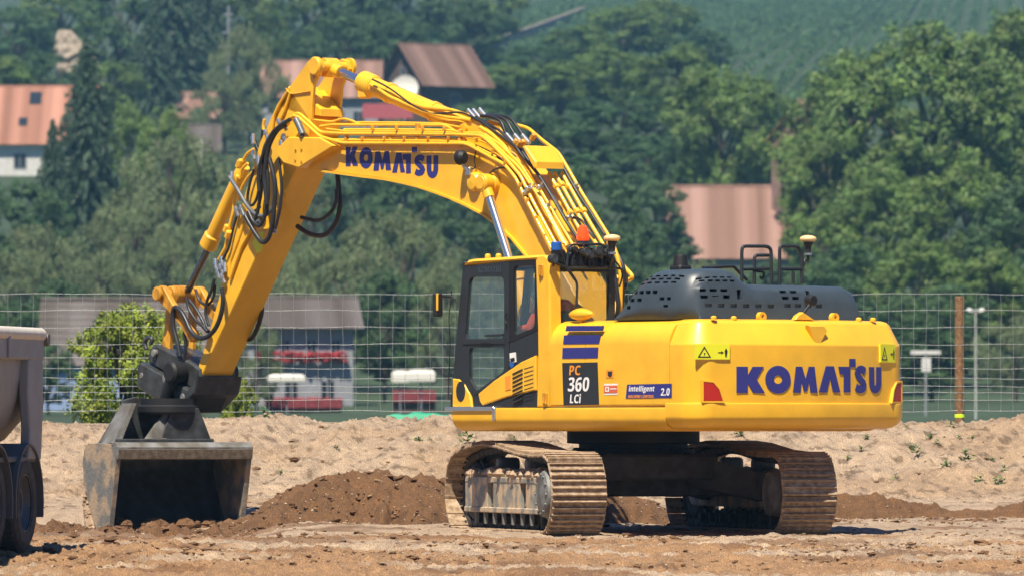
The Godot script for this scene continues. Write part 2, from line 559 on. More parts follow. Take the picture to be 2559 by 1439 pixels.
func make_ground():
	nz.seed = 21
	nz.frequency = 0.35
	nz.fractal_octaves = 4
	var gm := mat("soil", 1, 1, 1, 0.95, 0.0, M.fine_tex, 1.1, M.bump_tex, 0.8)
	gm.vertex_color_use_as_albedo = true
	var zs := span(13.0, 2.0, 190)
	zs.append_array(span(1.9, -9.0, 80))
	zs.append_array(span(-9.06, -14.6, 120))
	zs.append_array(span(-14.9, -19.0, 10))
	zs.append_array(PackedFloat32Array([-22.0, -28.0]))
	var xs := PackedFloat32Array([-40.0, -25.0, -14.0])
	xs.append_array(span(-9.6, 6.6, 440))
	xs.append_array(PackedFloat32Array([12.0, 22.0, 38.0]))
	var zz := PackedFloat32Array([90.0, 60.0, 40.0, 25.0, 18.0])
	zz.append_array(zs)
	var hf := func(x, z): return near_h(x, z) if z > -17.0 else terrain(90.0 - z)
	var g := MeshInstance3D.new()
	g.mesh = grid_mesh(xs, zz, hf, soil_tone, gm)
	keep(g, "ground", self)
	tag(g, "pale sandy building ground with turned soil rising to a bank", "", "", "structure")
	# the land beyond the bank, up the hillside to the horizon
	var hm := mat("meadow", 0.034, 0.066, 0.022, 0.95, 0.0, M.grime_tex, 0.03)
	var fz := PackedFloat32Array()
	for d in [118.2, 135, 150, 200, 250, 300, 350, 400, 450, 500, 550, 600, 650, 700, 750, 800, 900, 1000, 1150, 1300, 1500, 1700, 1950, 2200, 2600, 3000, 4000, 5500, 8000]: fz.append(90.0 - d)
	var hill := MeshInstance3D.new()
	hill.mesh = grid_mesh(span(-5000.0, 5000.0, 80), fz, func(x, z): return terrain(90.0 - z) - 0.01, func(_x, _z): return Color.WHITE, hm)
	keep(hill, "hillside", self)
	tag(hill, "green hillside rising behind the fence", "", "", "structure")
	make_heaps()
	make_clods()

var heaps := []

func top_h(x: float, z: float) -> float:
	var h := near_h(x, z)
	for q in heaps:
		if x > q[0] and x < q[1] and z > q[2] and z < q[3]: h = maxf(h, q[4].call(x, z))
	return h

func heap(called: String, label: String, x0: float, x1: float, z0: float, wid: float, prof: Array, sd: int, rough := 0.4):
	# a long heap: prof = heights along x, round in cross-section
	var nx := int((x1 - x0) / 0.035)
	var f := func(x, z):
		var t := clampf((x - x0) / (x1 - x0), 0.0, 1.0) * (prof.size() - 1)
		var i := mini(int(t), prof.size() - 2)
		var q: float = t - i
		q = q * q * (3.0 - 2.0 * q)
		var hh: float = lerpf(prof[i], prof[i + 1], q)
		var u: float = absf(z - z0) / (wid * (0.80 + 0.45 * nz.get_noise_2d(x * 1.7 + sd, 3.0) + 0.3 * nz.get_noise_2d(x * 6.0, 8.0 + sd)))
		var k: float = maxf(0.0, 1.0 - pow(u, 1.5))
		var nn := nz.get_noise_2d(x * 4.0 + sd, z * 4.0) * 0.10 + nz.get_noise_2d(x * 13.0, z * 13.0 + sd) * 0.09 + absf(nz.get_noise_2d(x * 34.0, z * 34.0)) * 0.07
		return near_h(x, z) - 0.06 + hh * k + nn * smoothstep(0.0, 0.3, k) * (rough + hh)
	var cf := func(x, z):
		var s := 1.0 + nz.get_noise_2d(x * 15.0, z * 15.0 + 5.0) * 0.35 + nz.get_noise_2d(x * 2.0, z * 2.0) * 0.2
		return Color(0.185 * s, 0.094 * s, 0.039 * s)
	var o := MeshInstance3D.new()
	heaps.append([x0, x1, z0 - wid, z0 + wid, f])
	o.mesh = grid_mesh(span(x0, x1, nx), span(z0 + wid, z0 - wid, 70), f, cf, M.soil)
	keep(o, called, self)
	tag(o, label, "soil heap")

func make_heaps():
	heap("soil_heap", "long heap of damp brown soil between the bucket and the tracks", -5.35, 0.75, -4.3, 1.7, [0.02, 0.2, 0.42, 0.62, 0.64, 0.58, 0.5, 0.42, 0.42, 0.4, 0.3, 0.05], 3)
	heap("soil_ridge", "low ridge of dark soil along the foot of the bank behind the right track", 2.35, 5.6, -6.6, 0.75, [0.05, 0.30, 0.30, 0.26, 0.2, 0.12, 0.10, 0.16, 0.3, 0.34], 8)
	heap("soil_spill", "crumbly brown soil churned up in front of the bucket", -7.95, -4.3, -3.3, 1.35, [0.02, 0.12, 0.13, 0.08, 0.05, 0.06, 0.07, 0.03], 5, 1.0)

func make_clods():
	var kinds := [["soil_clods", "loose clods of brown soil strewn over the ground", Color(0.22, 0.115, 0.05), 4200, 0.02, 0.16], ["sand_clods", "pale crumbs of dry sand over the ground", Color(0.47, 0.32, 0.185), 4200, 0.015, 0.10], ["pebbles", "small pale pebbles in the soil", Color(0.72, 0.62, 0.50), 6500, 0.012, 0.04]]
	for kd in kinds:
		var mb := MB.new()
		# an irregular lump
		var r2 := RandomNumberGenerator.new()
		r2.seed = 5 + int(kd[3])
		var rings := []
		for i in 6:
			var la := PI * (i / 5.0) - PI / 2.0
			var a := []
			for k in 8:
				var an := TAU * k / 8.0
				var q := r2.randf_range(0.5, 1.25)
				a.append(Vector3(cos(la) * cos(an) * q, sin(la) * 0.62 * r2.randf_range(0.6, 1.2), cos(la) * sin(an) * q))
			rings.append(a)
		mb.loft(rings, false, false)
		var cm := mat("clod_" + kd[0], 1, 1, 1, 0.95, 0.0, M.fine_tex, 1.3)
		cm.vertex_color_use_as_albedo = true
		var mm := MultiMesh.new()
		mm.transform_format = MultiMesh.TRANSFORM_3D
		mm.use_colors = true
		mm.mesh = mb.mesh(cm)
		mm.instance_count = kd[3]
		var i := 0
		while i < kd[3]:
			var x := rng.randf_range(-8.8, 5.8)
			var z := rng.randf_range(-13.5, 11.0)
			if rng.randf() < 0.25 and kd[0] != "sand_clods": z = rng.randf_range(-6.0, -2.5)
			elif rng.randf() < 0.5: z = rng.randf_range(2.8, 10.5)
			var sz := rng.randf_range(kd[4], kd[5])
			sz = lerpf(kd[4], sz, pow(rng.randf(), 2.0))
			var dens := 0.35 + 0.9 * nz.get_noise_2d(x * 0.8 + 100.0, z * 0.8)
			if kd[0] == "soil_clods":
				dens += 0.5 * smoothstep(-3.5, -6.0, x) * smoothstep(-6.0, -3.0, z)
				if z < -9.0: dens *= 0.25
			for q in heaps:
				if x > q[0] and x < q[1] and z > q[2] and z < q[3] and kd[0] != "sand_clods": dens = 1.0
			if z < -9.0: dens *= 0.6
			if rng.randf() > dens: continue
			var b := Basis.from_euler(Vector3(rng.randf_range(-0.5, 0.5), rng.randf() * TAU, rng.randf_range(-0.5, 0.5))).scaled(Vector3(rng.randf_range(0.8, 1.6), rng.randf_range(0.5, 1.0), 1.0) * sz * 0.5)
			mm.set_instance_transform(i, Transform3D(b, Vector3(x, top_h(x, z) + sz * 0.05, z)))
			var s := rng.randf_range(0.7, 1.25)
			var k: Color = kd[2]
			mm.set_instance_color(i, Color(k.r * s, k.g * s, k.b * s))
			i += 1
		var o := MultiMeshInstance3D.new()
		o.multimesh = mm
		keep(o, kd[0], self)
		tag(o, kd[1], "", "", "stuff")

func make_fence():
	var z := -16.5
	var f := thing("wildlife_fence", "tall wire mesh fence on a round wooden post along the bank top", "fence", Vector3(-1.0, 1.25, z))
	# heights of the wires above the foot of the post, closer together towards the ground
	var hs := [0.217, 0.367, 0.472, 0.561, 0.672, 0.811, 0.961, 1.144, 1.378, 1.611, 1.839]
	var x0 := -9.5
	var x1 := 9.5
	var wob := func(x, y): return 0.007 * sin(x * 2.1 + y * 5.0) + 0.005 * sin(x * 5.3 + y * 11.0)
	for h in hs:
		var pts := []
		for i in 96:
			var x := lerpf(x0, x1, i / 95.0)
			pts.append(Vector3(x, h + wob.call(x, h), 0.01 * sin(x * 3.0 + h * 7.0)))
		var mb := MB.new()
		mb.tube(pts, 0.0032, 5, false)
		obj("wire", mb, M.wire, f)
	var x := x0
	while x < x1:
		var pts := []
		var ph := rng.randf() * 6.0
		for i in hs.size():
			var y: float = hs[i]
			pts.append(Vector3(x + 0.006 * sin(y * 6.0 + ph) + rng.randf_range(-0.004, 0.004), y + wob.call(x, y), 0.005))
		var mb := MB.new()
		mb.tube(pts, 0.0025, 5, false)
		for p in pts: mb.box(p, Vector3(0.013, 0.012, 0.012))
		obj("stay_wire", mb, M.wire, f)
		x += 0.1725
	# posts: one in view, the next ones beyond the frame
	for px in [4.8, 4.8 - 13.8]:
		var pm := MB.new()
		var c := Vector3(px + 1.0, -0.25, -0.06)
		pm.lathe(c, Vector3.UP, [[0.066, 0.0], [0.067, 1.0], [0.064, 2.045], [0.058, 2.06], [0.0, 2.062]], 18)
		var po := obj("post", pm, M.post_wood, f)
		var nm := MB.new()
		nm.lathe(c + Vector3(0, 0.375, 0), Vector3.UP, [[0.068, 0.0], [0.0715, 0.005], [0.0715, 0.045], [0.068, 0.05]], 18)
		obj("spray_mark", nm, M.neon, po)

var ex: Node3D
const LP := 1.55      # half width of the upper body, cab side
const WIDE := 1.10   # the far side reaches a little further out

func letter_poly(ch: String) -> Array:
	# outlines in a unit box, x to the right, y up
	match ch:
		"K": return [Vector2(0, 0), Vector2(0.40, 0), Vector2(0.40, 0.36), Vector2(0.60, 0), Vector2(1.02, 0), Vector2(0.72, 0.52), Vector2(0.98, 1), Vector2(0.58, 1), Vector2(0.40, 0.66), Vector2(0.40, 1), Vector2(0, 1)]
		"M": return [Vector2(0, 0), Vector2(0.12, 1), Vector2(0.37, 1), Vector2(0.51, 0.52), Vector2(0.65, 1), Vector2(0.88, 1), Vector2(1, 0), Vector2(0.71, 0), Vector2(0.67, 0.46), Vector2(0.56, 0.05), Vector2(0.44, 0.05), Vector2(0.34, 0.46), Vector2(0.30, 0)]
		"A": return [Vector2(0, 0), Vector2(0.33, 1), Vector2(0.70, 1), Vector2(1, 0), Vector2(0.66, 0), Vector2(0.52, 0.56), Vector2(0.37, 0)]
		"T": return [Vector2(0, 1), Vector2(0.80, 1), Vector2(0.80, 0), Vector2(0.36, 0), Vector2(0.36, 0.70), Vector2(0.08, 0.70)]
		"B": return [Vector2(0, 0), Vector2(1, 0), Vector2(1, 1), Vector2(0, 1)]
		"U":
			var o := [Vector2(0, 1), Vector2(0.02, 0.36)]
			for k in range(1, 10): o.append(Vector2(0.51 - 0.48 * cos(PI * k / 10.0), 0.36 - 0.36 * sin(PI * k / 10.0)))
			o.append_array([Vector2(1.0, 0.36), Vector2(1, 1), Vector2(0.60, 1), Vector2(0.60, 0.40)])
			for k in range(1, 5): o.append(Vector2(0.50 + 0.09 * cos(PI * k / 5.0), 0.38 - 0.09 * sin(PI * k / 5.0)))
			o.append_array([Vector2(0.41, 0.40), Vector2(0.41, 1)])
			return o
		"S":
			var ctr := []
			for k in 9: ctr.append(Vector2(0.52 + 0.33 * cos(deg_to_rad(20.0 + 215.0 * k / 8.0)), 0.72 + 0.165 * sin(deg_to_rad(20.0 + 215.0 * k / 8.0)) * 0.9 + 0.0))
			for k in 9: ctr.append(Vector2(0.46 + 0.34 * cos(deg_to_rad(55.0 - 215.0 * k / 8.0)), 0.28 + 0.16 * sin(deg_to_rad(55.0 - 215.0 * k / 8.0)) * 0.9))
			var a := []; var b := []
			for i in ctr.size():
				var t: Vector2 = (ctr[mini(i + 1, ctr.size() - 1)] - ctr[maxi(i - 1, 0)]).normalized()
				var nn := Vector2(-t.y, t.x)
				a.append(ctr[i] + nn * 0.145); b.append(ctr[i] - nn * 0.145)
			b.reverse()
			return a + b
	return []

func letter_mesh(ch: String, w: float, h: float, d: float, m: Material) -> ArrayMesh:
	var mb := MB.new()
	if ch == "O":
		var o := []; var i := []
		for k in 28:
			var an := TAU * k / 28.0
			o.append(Vector2(w * (0.5 + 0.5 * cos(an)), h * (0.5 + 0.52 * sin(an))))
			i.append(Vector2(w * (0.5 + 0.17 * cos(an)), h * (0.5 + 0.16 * sin(an))))
		mb.ring(o, i, 0.0, d)
	else:
		var p := []
		for q in letter_poly(ch): p.append(Vector2(q.x * w, q.y * h))
		mb.prism(p, 0.0, d)
	return mb.mesh(m)

func words(t: String, size: float, m: Material, parent: Node, at: Vector3, turn: float, slant := 0.0, bold := 800, wide := 1.0) -> MeshInstance3D:
	var tm := TextMesh.new()
	var f := SystemFont.new()
	f.font_names = PackedStringArray(["Droid Sans"])
	f.font_weight = bold
	tm.font = f
	tm.text = t
	tm.font_size = 48
	tm.pixel_size = size / 48.0
	tm.depth = 0.003
	tm.horizontal_alignment = HORIZONTAL_ALIGNMENT_LEFT
	tm.material = m
	var o := MeshInstance3D.new()
	o.mesh = tm
	o.name = "lettering"
	parent.add_child(o, true)
	var b := Basis(Vector3.UP, turn) * Basis(Vector3(wide, 0, 0), Vector3(slant, 1, 0), Vector3(0, 0, 1))
	o.transform = Transform3D(b, at + Vector3(0, 0.345 * size, 0))
	return o

func body_loops(out: Array, prof: Array) -> Array:
	# out: [f, l, nf, nl] round the plan; prof: [height, inset]
	var loops := []
	for p in prof:
		var a := []
		for o in out:
			var l: float = o[1] - o[3] * p[1]
			a.append(Vector3(o[0] - o[2] * p[1], p[0], -l if l > 0.0 else -l * WIDE))
		loops.append(a)
	return loops

func rear_outline(f0: float, half: float, tail: float, r: float) -> Array:
	# from the left cut edge round the tail to the right cut edge
	var o := [[f0, half, 0.0, 1.0]]
	var cf := -2.98 + r - (tail - 3.2)
	for k in 9:
		var an := PI / 2.0 * k / 8.0
		o.append([cf - r * sin(an) , half - r + r * cos(an), -sin(an), cos(an)])
	for k in range(1, 16):
		var l := lerpf(half - r, -(half - r), k / 16.0)
		var u := l / (half - r)
		o.append([cf - r - 0.17 * (1.0 - u * u), l, -1.0, 0.22 * u])
	for k in range(8, -1, -1):
		var an := PI / 2.0 * k / 8.0
		o.append([cf - r * sin(an), -(half - r + r * cos(an)), -sin(an), -cos(an)])
	o.append([f0, -half, 0.0, -1.0])
	return o

func make_excavator():
	ex = thing("crawler_excavator", "large yellow crawler excavator with raised boom and dark grey tilting bucket", "excavator", Vector3.ZERO, deg_to_rad(129.0))
	make_undercarriage()
	make_house()
	make_hood()
	make_cab()
	make_boom()
	make_arm()
	make_bucket()

# ---------------------------------------------------------------- undercarriage
func make_undercarriage():
	var turn := deg_to_rad(-24.0)
	# the path of the track shoes: centre line of the chain, x forward, y up
	var path := []
	var push := func(x, y): path.append(Vector2(x, y))
	for k in 40: push.call(lerpf(-1.95, 2.0, k / 39.0), 0.03)
	for k in range(1, 16): push.call(2.0 + 0.44 * sin(PI * k / 15.0 * 0.94), 0.47 - 0.44 * cos(PI * k / 15.0 * 0.94))
	var tops := [Vector2(2.0, 0.93), Vector2(1.4, 1.0), Vector2(0.75, 1.035), Vector2(0.1, 1.01), Vector2(-0.8, 0.93), Vector2(-1.5, 0.905), Vector2(-1.95, 0.91)]
	for i in tops.size() - 1:
		for k in range(1, 9): path.append(tops[i].lerp(tops[i + 1], k / 8.0))
	for k in range(1, 15): push.call(-1.95 - 0.44 * sin(PI * k / 15.0), 0.47 + 0.44 * cos(PI * k / 15.0))
	path.append(path[0])
	var total := 0.0
	for i in path.size() - 1: total += path[i].distance_to(path[i + 1])
	var count := int(round(total / 0.216))
	var pitch := total / count
	# one shoe: a plate with three grousers; the long way lies along z
	var shoes := []
	for v in 3:
		var sm := MB.new()
		var wd := 0.66
		sm.box(Vector3(0, 0, 0), Vector3(pitch - 0.022, 0.024, wd), Basis(), 0.005)
		for g in [-0.085, -0.004, 0.077]:
			sm.box(Vector3(g, 0.028, 0), Vector3(0.020, 0.036, wd - 0.02 - 0.01 * v), Basis(), 0.006)
		sm.box(Vector3(0.101, -0.012, 0), Vector3(0.03, 0.018, wd), Basis(), 0.004)
		shoes.append(sm.mesh([M.track_shoe, M.track_shoe_b, M.track_shoe][v]))
	var lm := MB.new()
	for s in [-0.085, 0.085]: lm.box(Vector3(0, -0.055, s), Vector3(pitch * 0.96, 0.085, 0.05), Basis(), 0.01)
	for s in [-0.05, 0.05]:
		lm.cyl(Vector3(s, -0.012, -0.13), Vector3(s, -0.03, -0.13), 0.016, 6)
	var link := lm.mesh(M.under_dark)
	for side: float in [1.0, -1.0]:
		var cl := 1.325 if side > 0.0 else -1.425
		var tr := part("track", ex)
		tr.rotation.y = turn
		tr.position = Vector3.ZERO
		var d := 0.0
		var seg := 0
		var done := 0.0
		for i in count:
			var want := (i + 0.5) * pitch
			while done + path[seg].distance_to(path[seg + 1]) < want:
				done += path[seg].distance_to(path[seg + 1]); seg += 1
			var a: Vector2 = path[seg]; var b: Vector2 = path[seg + 1]
			var p := a.lerp(b, (want - done) / a.distance_to(b))
			var t := (b - a).normalized()
			# outward normal: to the right of the direction of travel (bottom runs forward)
			var nn := Vector2(t.y, -t.x)
			var bs := Basis(Vector3(-t.x, -t.y, 0), Vector3(nn.x, nn.y, 0), Vector3(0, 0, -1))
			if bs.determinant() < 0.0: bs = Basis(Vector3(-t.x, -t.y, 0), Vector3(nn.x, nn.y, 0), Vector3(0, 0, 1))
			var tf := Transform3D(bs, Vector3(p.x, p.y, -cl))
			inst("track_shoe", shoes[(i * 7 + i / 5) % 3], tr, tf)
			if i % 1 == 0: inst("chain_link", link, tr, tf)
			d += pitch
		# frame, wheels and rollers
		var fm := MB.new()
		var zc := -cl
		var out := -side      # outward in local z
		fm.prism([Vector2(-1.35, 0.30), Vector2(1.75, 0.30), Vector2(1.95, 0.42), Vector2(1.95, 0.58), Vector2(1.7, 0.66), Vector2(-1.35, 0.66), Vector2(-1.6, 0.55), Vector2(-1.6, 0.40)], zc - 0.20, zc + 0.20, 0.02)
		obj("track_frame", fm, M.track_frame, tr)
		var gm := MB.new()
		var zo := zc + out * 0.235
		for pp in [[-1.62, -1.05], [-0.78, 0.42], [0.70, 1.72]]:
			gm.prism([Vector2(pp[0], 0.29), Vector2(pp[1], 0.29), Vector2(pp[1], 0.64), Vector2(pp[0], 0.64)], zo - 0.03, zo + 0.03, 0.008)
		gm.prism([Vector2(-1.62, 0.235), Vector2(1.72, 0.235), Vector2(1.72, 0.30), Vector2(-1.62, 0.30)], zo - 0.045, zo + 0.045, 0.01)
		gm.prism([Vector2(-1.62, 0.585), Vector2(1.72, 0.585), Vector2(1.72, 0.655), Vector2(-1.62, 0.655)], zo - 0.035, zo + 0.035, 0.01)
		obj("frame_guard", gm, M.track_frame, tr)
		var sp := MB.new()
		sp.lathe(Vector3(-1.95, 0.47, zc - 0.035), Vector3(0, 0, 1), [[0.0, 0.0], [0.34, 0.0], [0.36, 0.01], [0.36, 0.06], [0.34, 0.07], [0.0, 0.07]], 36)
		for k in 21:
			var an := TAU * k / 21.0
			sp.box(Vector3(-1.95 + 0.375 * cos(an), 0.47 + 0.375 * sin(an), zc), Vector3(0.06, 0.05, 0.06), Basis(Vector3(0, 0, 1), an), 0.012)
		obj("sprocket", sp, M.under_dark, tr)
		var fd := MB.new()
		fd.lathe(Vector3(-1.95, 0.47, zc), Vector3(0, 0, out), [[0.0, -0.36], [0.25, -0.36], [0.27, -0.2], [0.27, 0.05], [0.275, 0.26], [0.255, 0.315], [0.2, 0.335], [0.0, 0.34]], 36)
		for k in 12:
			var an := TAU * k / 12.0
			fd.cyl(Vector3(-1.95 + 0.225 * cos(an), 0.47 + 0.225 * sin(an), zc + out * 0.32), Vector3(-1.95 + 0.225 * cos(an), 0.47 + 0.225 * sin(an), zc + out * 0.345), 0.016, 6)
		obj("final_drive", fd, M.steel_dusty, tr)
		var im := MB.new()
		im.lathe(Vector3(2.0, 0.47, zc - 0.11), Vector3(0, 0, 1), [[0.0, 0.0], [0.30, 0.0], [0.36, 0.05], [0.36, 0.07], [0.40, 0.08], [0.40, 0.14], [0.36, 0.15], [0.36, 0.17], [0.30, 0.22], [0.0, 0.22]], 32)
		obj("idler", im, M.under_dark, tr)
		for k in 8:
			var rx := lerpf(-1.45, 1.45, k / 7.0)
			var rm := MB.new()
			rm.lathe(Vector3(rx, 0.165, zc - 0.19), Vector3(0, 0, 1), [[0.0, 0.0], [0.055, 0.0], [0.06, 0.06], [0.105, 0.065], [0.105, 0.10], [0.085, 0.105], [0.085, 0.275], [0.105, 0.28], [0.105, 0.315], [0.06, 0.32], [0.055, 0.38], [0.0, 0.38]], 18)
			obj("roller", rm, M.under_dark, tr)
		for k in 2:
			var rx: float = [-0.55, 0.75][k]
			var rm := MB.new()
			rm.lathe(Vector3(rx, 0.80, zc - 0.13), Vector3(0, 0, 1), [[0.0, 0.0], [0.07, 0.0], [0.085, 0.03], [0.085, 0.23], [0.07, 0.26], [0.0, 0.26]], 18)
			rm.box(Vector3(rx, 0.71, zc + out * 0.02), Vector3(0.12, 0.14, 0.2), Basis(), 0.01)
			obj("carrier_roller", rm, M.steel_dusty, tr)
		for k in 7:
			var rx := lerpf(-1.25, 1.25, k / 6.0)
			var bm := MB.new()
			bm.prism([Vector2(rx - 0.02, 0.245), Vector2(rx + 0.05, 0.245), Vector2(rx + 0.02, 0.10), Vector2(rx - 0.02, 0.10)], zo - 0.03, zo + 0.012, 0.004)
			obj("roller_guard", bm, M.steel_dusty, tr)
		# lumps of soil lying on the frame
		var um := MB.new()
		um.col = Color.WHITE
		var r2 := RandomNumberGenerator.new()
		r2.seed = 31 if side > 0.0 else 32
		for k in 95:
			var cx := r2.randf_range(-1.6, 1.75)
			var sz := r2.randf_range(0.03, 0.12)
			lump(um, Vector3(cx, 0.655 + sz * 0.35, zc + out * r2.randf_range(0.02, 0.24)), sz, r2)
		tag(obj("packed_soil", um, M.track_shoe, tr), "lumps of dried soil lying on the track frame", "", "", "stuff")
	# centre frame and slewing ring
	var cf := part("center_frame", ex)
	cf.rotation.y = turn
	var cm := MB.new()
	cm.T = Transform3D(Basis(Vector3.RIGHT, PI / 2.0), Vector3.ZERO)
	cm.prism([Vector2(-0.95, -0.75), Vector2(0.95, -0.75), Vector2(1.05, -0.3), Vector2(1.05, 0.3), Vector2(0.95, 0.75), Vector2(-0.95, 0.75), Vector2(-1.05, 0.3), Vector2(-1.05, -0.3)], -0.62, -0.92, 0.03)
	obj("center_plate", cm, M.under_dark, cf)
	for s in [[1, 1], [1, -1], [-1, 1], [-1, -1]]:
		var lg := MB.new()
		var zc: float = -1.325 if s[1] < 0 else 1.425
		var lo := []
		for t in [[0.55, 0.0], [0.8, 0.35], [1.1, 0.75], [1.2, 1.0]]:
			var x: float = s[0] * t[0]
			var z: float = lerpf(s[1] * 0.45, zc - s[1] * 0.1, t[1])
			var hh: float = lerpf(0.19, 0.15, t[1])
			var yc: float = lerpf(0.75, 0.50, t[1])
			lo.append([Vector3(x - 0.2, yc - hh, z), Vector3(x + 0.2, yc - hh, z), Vector3(x + 0.2, yc + hh, z), Vector3(x - 0.2, yc + hh, z)])
		lg.loft(lo, true, false)
		obj("frame_leg", lg, M.under_dark, cf)
	var bp := MB.new()
	bp.box(Vector3(-0.62, 0.58, 0.05), Vector3(0.12, 0.30, 2.2), Basis(), 0.02)
	obj("cross_beam", bp, M.under_dark, cf)
	var rg := MB.new()
	rg.lathe(Vector3(0, 0.88, 0), Vector3.UP, [[0.0, 0.0], [0.70, 0.0], [0.72, 0.02], [0.72, 0.1], [0.64, 0.11], [0.64, 0.16], [0.78, 0.17], [0.78, 0.34], [0.0, 0.34]], 48)
	for k in 30:
		var an := TAU * k / 30.0
		rg.cyl(Vector3(0.69 * cos(an), 0.97, 0.69 * sin(an)), Vector3(0.69 * cos(an), 1.0, 0.69 * sin(an)), 0.018, 6)
	obj("slewing_ring", rg, M.black, ex)

func lump(mb: MB, at: Vector3, sz: float, r2: RandomNumberGenerator):
	var rings := []
	for i in 5:
		var la := PI * (i / 4.0) - PI / 2.0
		var a := []
		for k in 6:
			var an := TAU * k / 6.0
			var q := r2.randf_range(0.7, 1.2)
			a.append(at + Vector3(cos(la) * cos(an) * q, sin(la) * 0.7 * r2.randf_range(0.8, 1.1), cos(la) * sin(an) * q) * sz)
		rings.append(a)
	mb.loft(rings, false, false)

# ---------------------------------------------------------------- upper body
func make_house():
	var prof := [[1.475, 0.02], [1.50, 0.0], [2.18, 0.0], [2.27, 0.015], [2.34, 0.05], [2.40, 0.105], [2.44, 0.17], [2.462, 0.25], [2.468, 0.34]]
	# side compartments between cab and counterweight
	var hs := part("engine_house", ex)
	for cut in [[-0.34, -0.985], [-0.993, -2.492]]:
		var out := [[cut[0], LP, 0.0, 1.0], [(cut[0] + cut[1]) / 2.0, LP, 0.0, 1.0], [cut[1], LP, 0.0, 1.0], [cut[1], -LP, 0.0, -1.0], [(cut[0] + cut[1]) / 2.0, -LP, 0.0, -1.0], [cut[0], -LP, 0.0, -1.0]]
		var mb := MB.new()
		mb.loft(body_loops(out, prof), true, true)
		obj("side_panel", mb, M.yellow, hs)
	var tb := MB.new()
	tb.prism([Vector2(-0.33, 1.48), Vector2(1.25, 1.48), Vector2(1.30, 1.6), Vector2(1.25, 2.2), Vector2(1.1, 2.34), Vector2(-0.33, 2.40)], 0.62, LP, 0.03)
	obj("tool_box", tb, M.yellow, hs)
	# deck skirt all round under cab and house
	var sk := MB.new()
	var so := [[1.50, LP - 0.06, 0.7, 0.7], [1.46, LP, 0.1, 1.0], [0.4, LP, 0.0, 1.0], [-1.0, LP, 0.0, 1.0], [-2.43, LP, 0.0, 1.0], [-2.43, -LP, 0.0, -1.0], [0.4, -LP, 0.0, -1.0], [1.46, -LP, 0.1, -1.0], [1.52, -LP + 0.06, 0.7, -0.7], [1.52, 0.0, 1.0, 0.0]]
	sk.loft(body_loops(so, [[1.19, 0.30], [1.193, 0.15], [1.21, 0.09], [1.25, 0.035], [1.30, 0.006], [1.34, -0.006], [1.44, -0.006], [1.458, 0.0], [1.464, 0.02], [1.464, 0.3]]), true, true)
	obj("deck_skirt", sk, M.yellow, ex)
	# the step under the cab door: a grey tread plate along the front of the skirt
	var st := MB.new()
	st.box(Vector3(1.12, 1.452, -LP + 0.05), Vector3(0.92, 0.05, 0.16), Basis(), 0.008)
	st.box(Vector3(0.665, 1.39, -LP - 0.015), Vector3(0.05, 0.15, 0.03), Basis(), 0.008)
	obj("step", st, M.zinc, ex)
	# counterweight
	var cw := part("counterweight", ex)
	var cm := MB.new()
	cm.loft(body_loops(rear_outline(-2.50, LP, 3.2, 0.30), [[1.475, 0.02], [1.50, 0.0], [2.16, 0.0], [2.185, 0.006], [2.41, 0.115], [2.445, 0.15], [2.462, 0.21], [2.468, 0.34]]), true, true)
	obj("casting", cm, M.yellow, cw)
	var cs := MB.new()
	cs.loft(body_loops(rear_outline(-2.445, LP + 0.012, 3.212, 0.31), [[1.215, 0.30], [1.218, 0.16], [1.235, 0.10], [1.27, 0.04], [1.32, 0.004], [1.36, -0.012], [1.49, -0.012], [1.508, -0.006], [1.514, 0.015], [1.514, 0.2]]), true, true)
	obj("skirt", cs, M.yellow, cw)
	# the maker's name on the tail, letter by letter along its curve
	var lt := [Vector2(-1.02, 1.626), Vector2(-0.655, 1.924), Vector2(-0.644, 1.627), Vector2(-0.293, 1.931), Vector2(-0.259, 1.631), Vector2(0.105, 1.928), Vector2(0.127, 1.636), Vector2(0.471, 1.935), Vector2(0.443, 1.637), Vector2(0.689, 1.931), Vector2(0.707, 1.631), Vector2(0.938, 1.943), Vector2(0.97, 1.628), Vector2(1.197, 1.93), Vector2(0.625, 1.927), Vector2(0.728, 2.022)]
	var chars := "KOMATSUB"
	for i in 8:
		var a: Vector2 = lt[i * 2]; var b: Vector2 = lt[i * 2 + 1]
		var o := inst("letter", letter_mesh(chars[i], b.x - a.x, b.y - a.y, 0.007, M.blue), cw)
		o.transform = tail_frame((a.x + b.x) / 2.0, a.y, b.x - a.x)
	# tail lamps, set in the two corners
	tail_lamp(cw, -1.0)
	tail_lamp(cw, 1.0)
	# warning plates
	warn_plate(cw, [Vector3(-3, 2.005, -1.539), Vector3(-3, 2.177, -1.098)], 1.0)
	warn_plate(cw, [Vector3(-3.02, 1.985, 1.16), Vector3(-3.02, 2.195, 1.46)], -1.0)
	# lifting eyes and the rear camera on top
	for z in [Vector3(-2.86, 2.474, -0.486), Vector3(-2.86, 2.484, 0.62)]:
		var em := MB.new()
		em.T = Transform3D(Basis(Vector3.UP, deg_to_rad(90.0)), Vector3(z.x, 2.46, z.z))
		var op := []; var ip := []
		for k in 20:
			var an := TAU * k / 20.0
			op.append(Vector2(0.055 * cos(an), 0.035 + 0.055 * maxf(sin(an), -0.9))); ip.append(Vector2(0.022 * cos(an), 0.042 + 0.022 * sin(an)))
		em.ring(op, ip, -0.03, 0.03)
		obj("lifting_eye", em, M.yellow, cw)
	var rc := part("rear_camera", ex)
	var cp: Vector3 = Vector3(-2.95, 2.509, 0.054)
	var km := MB.new()
	km.prism([Vector2(-0.16, 0.0), Vector2(0.14, 0.0), Vector2(0.10, 0.05), Vector2(0.02, 0.09), Vector2(-0.06, 0.05)], -0.04, 0.04, 0.01)
	km.T = Transform3D()
	var ko := obj("bracket", km, M.yellow, rc)
	ko.position = Vector3(cp.x, 2.462, cp.z)
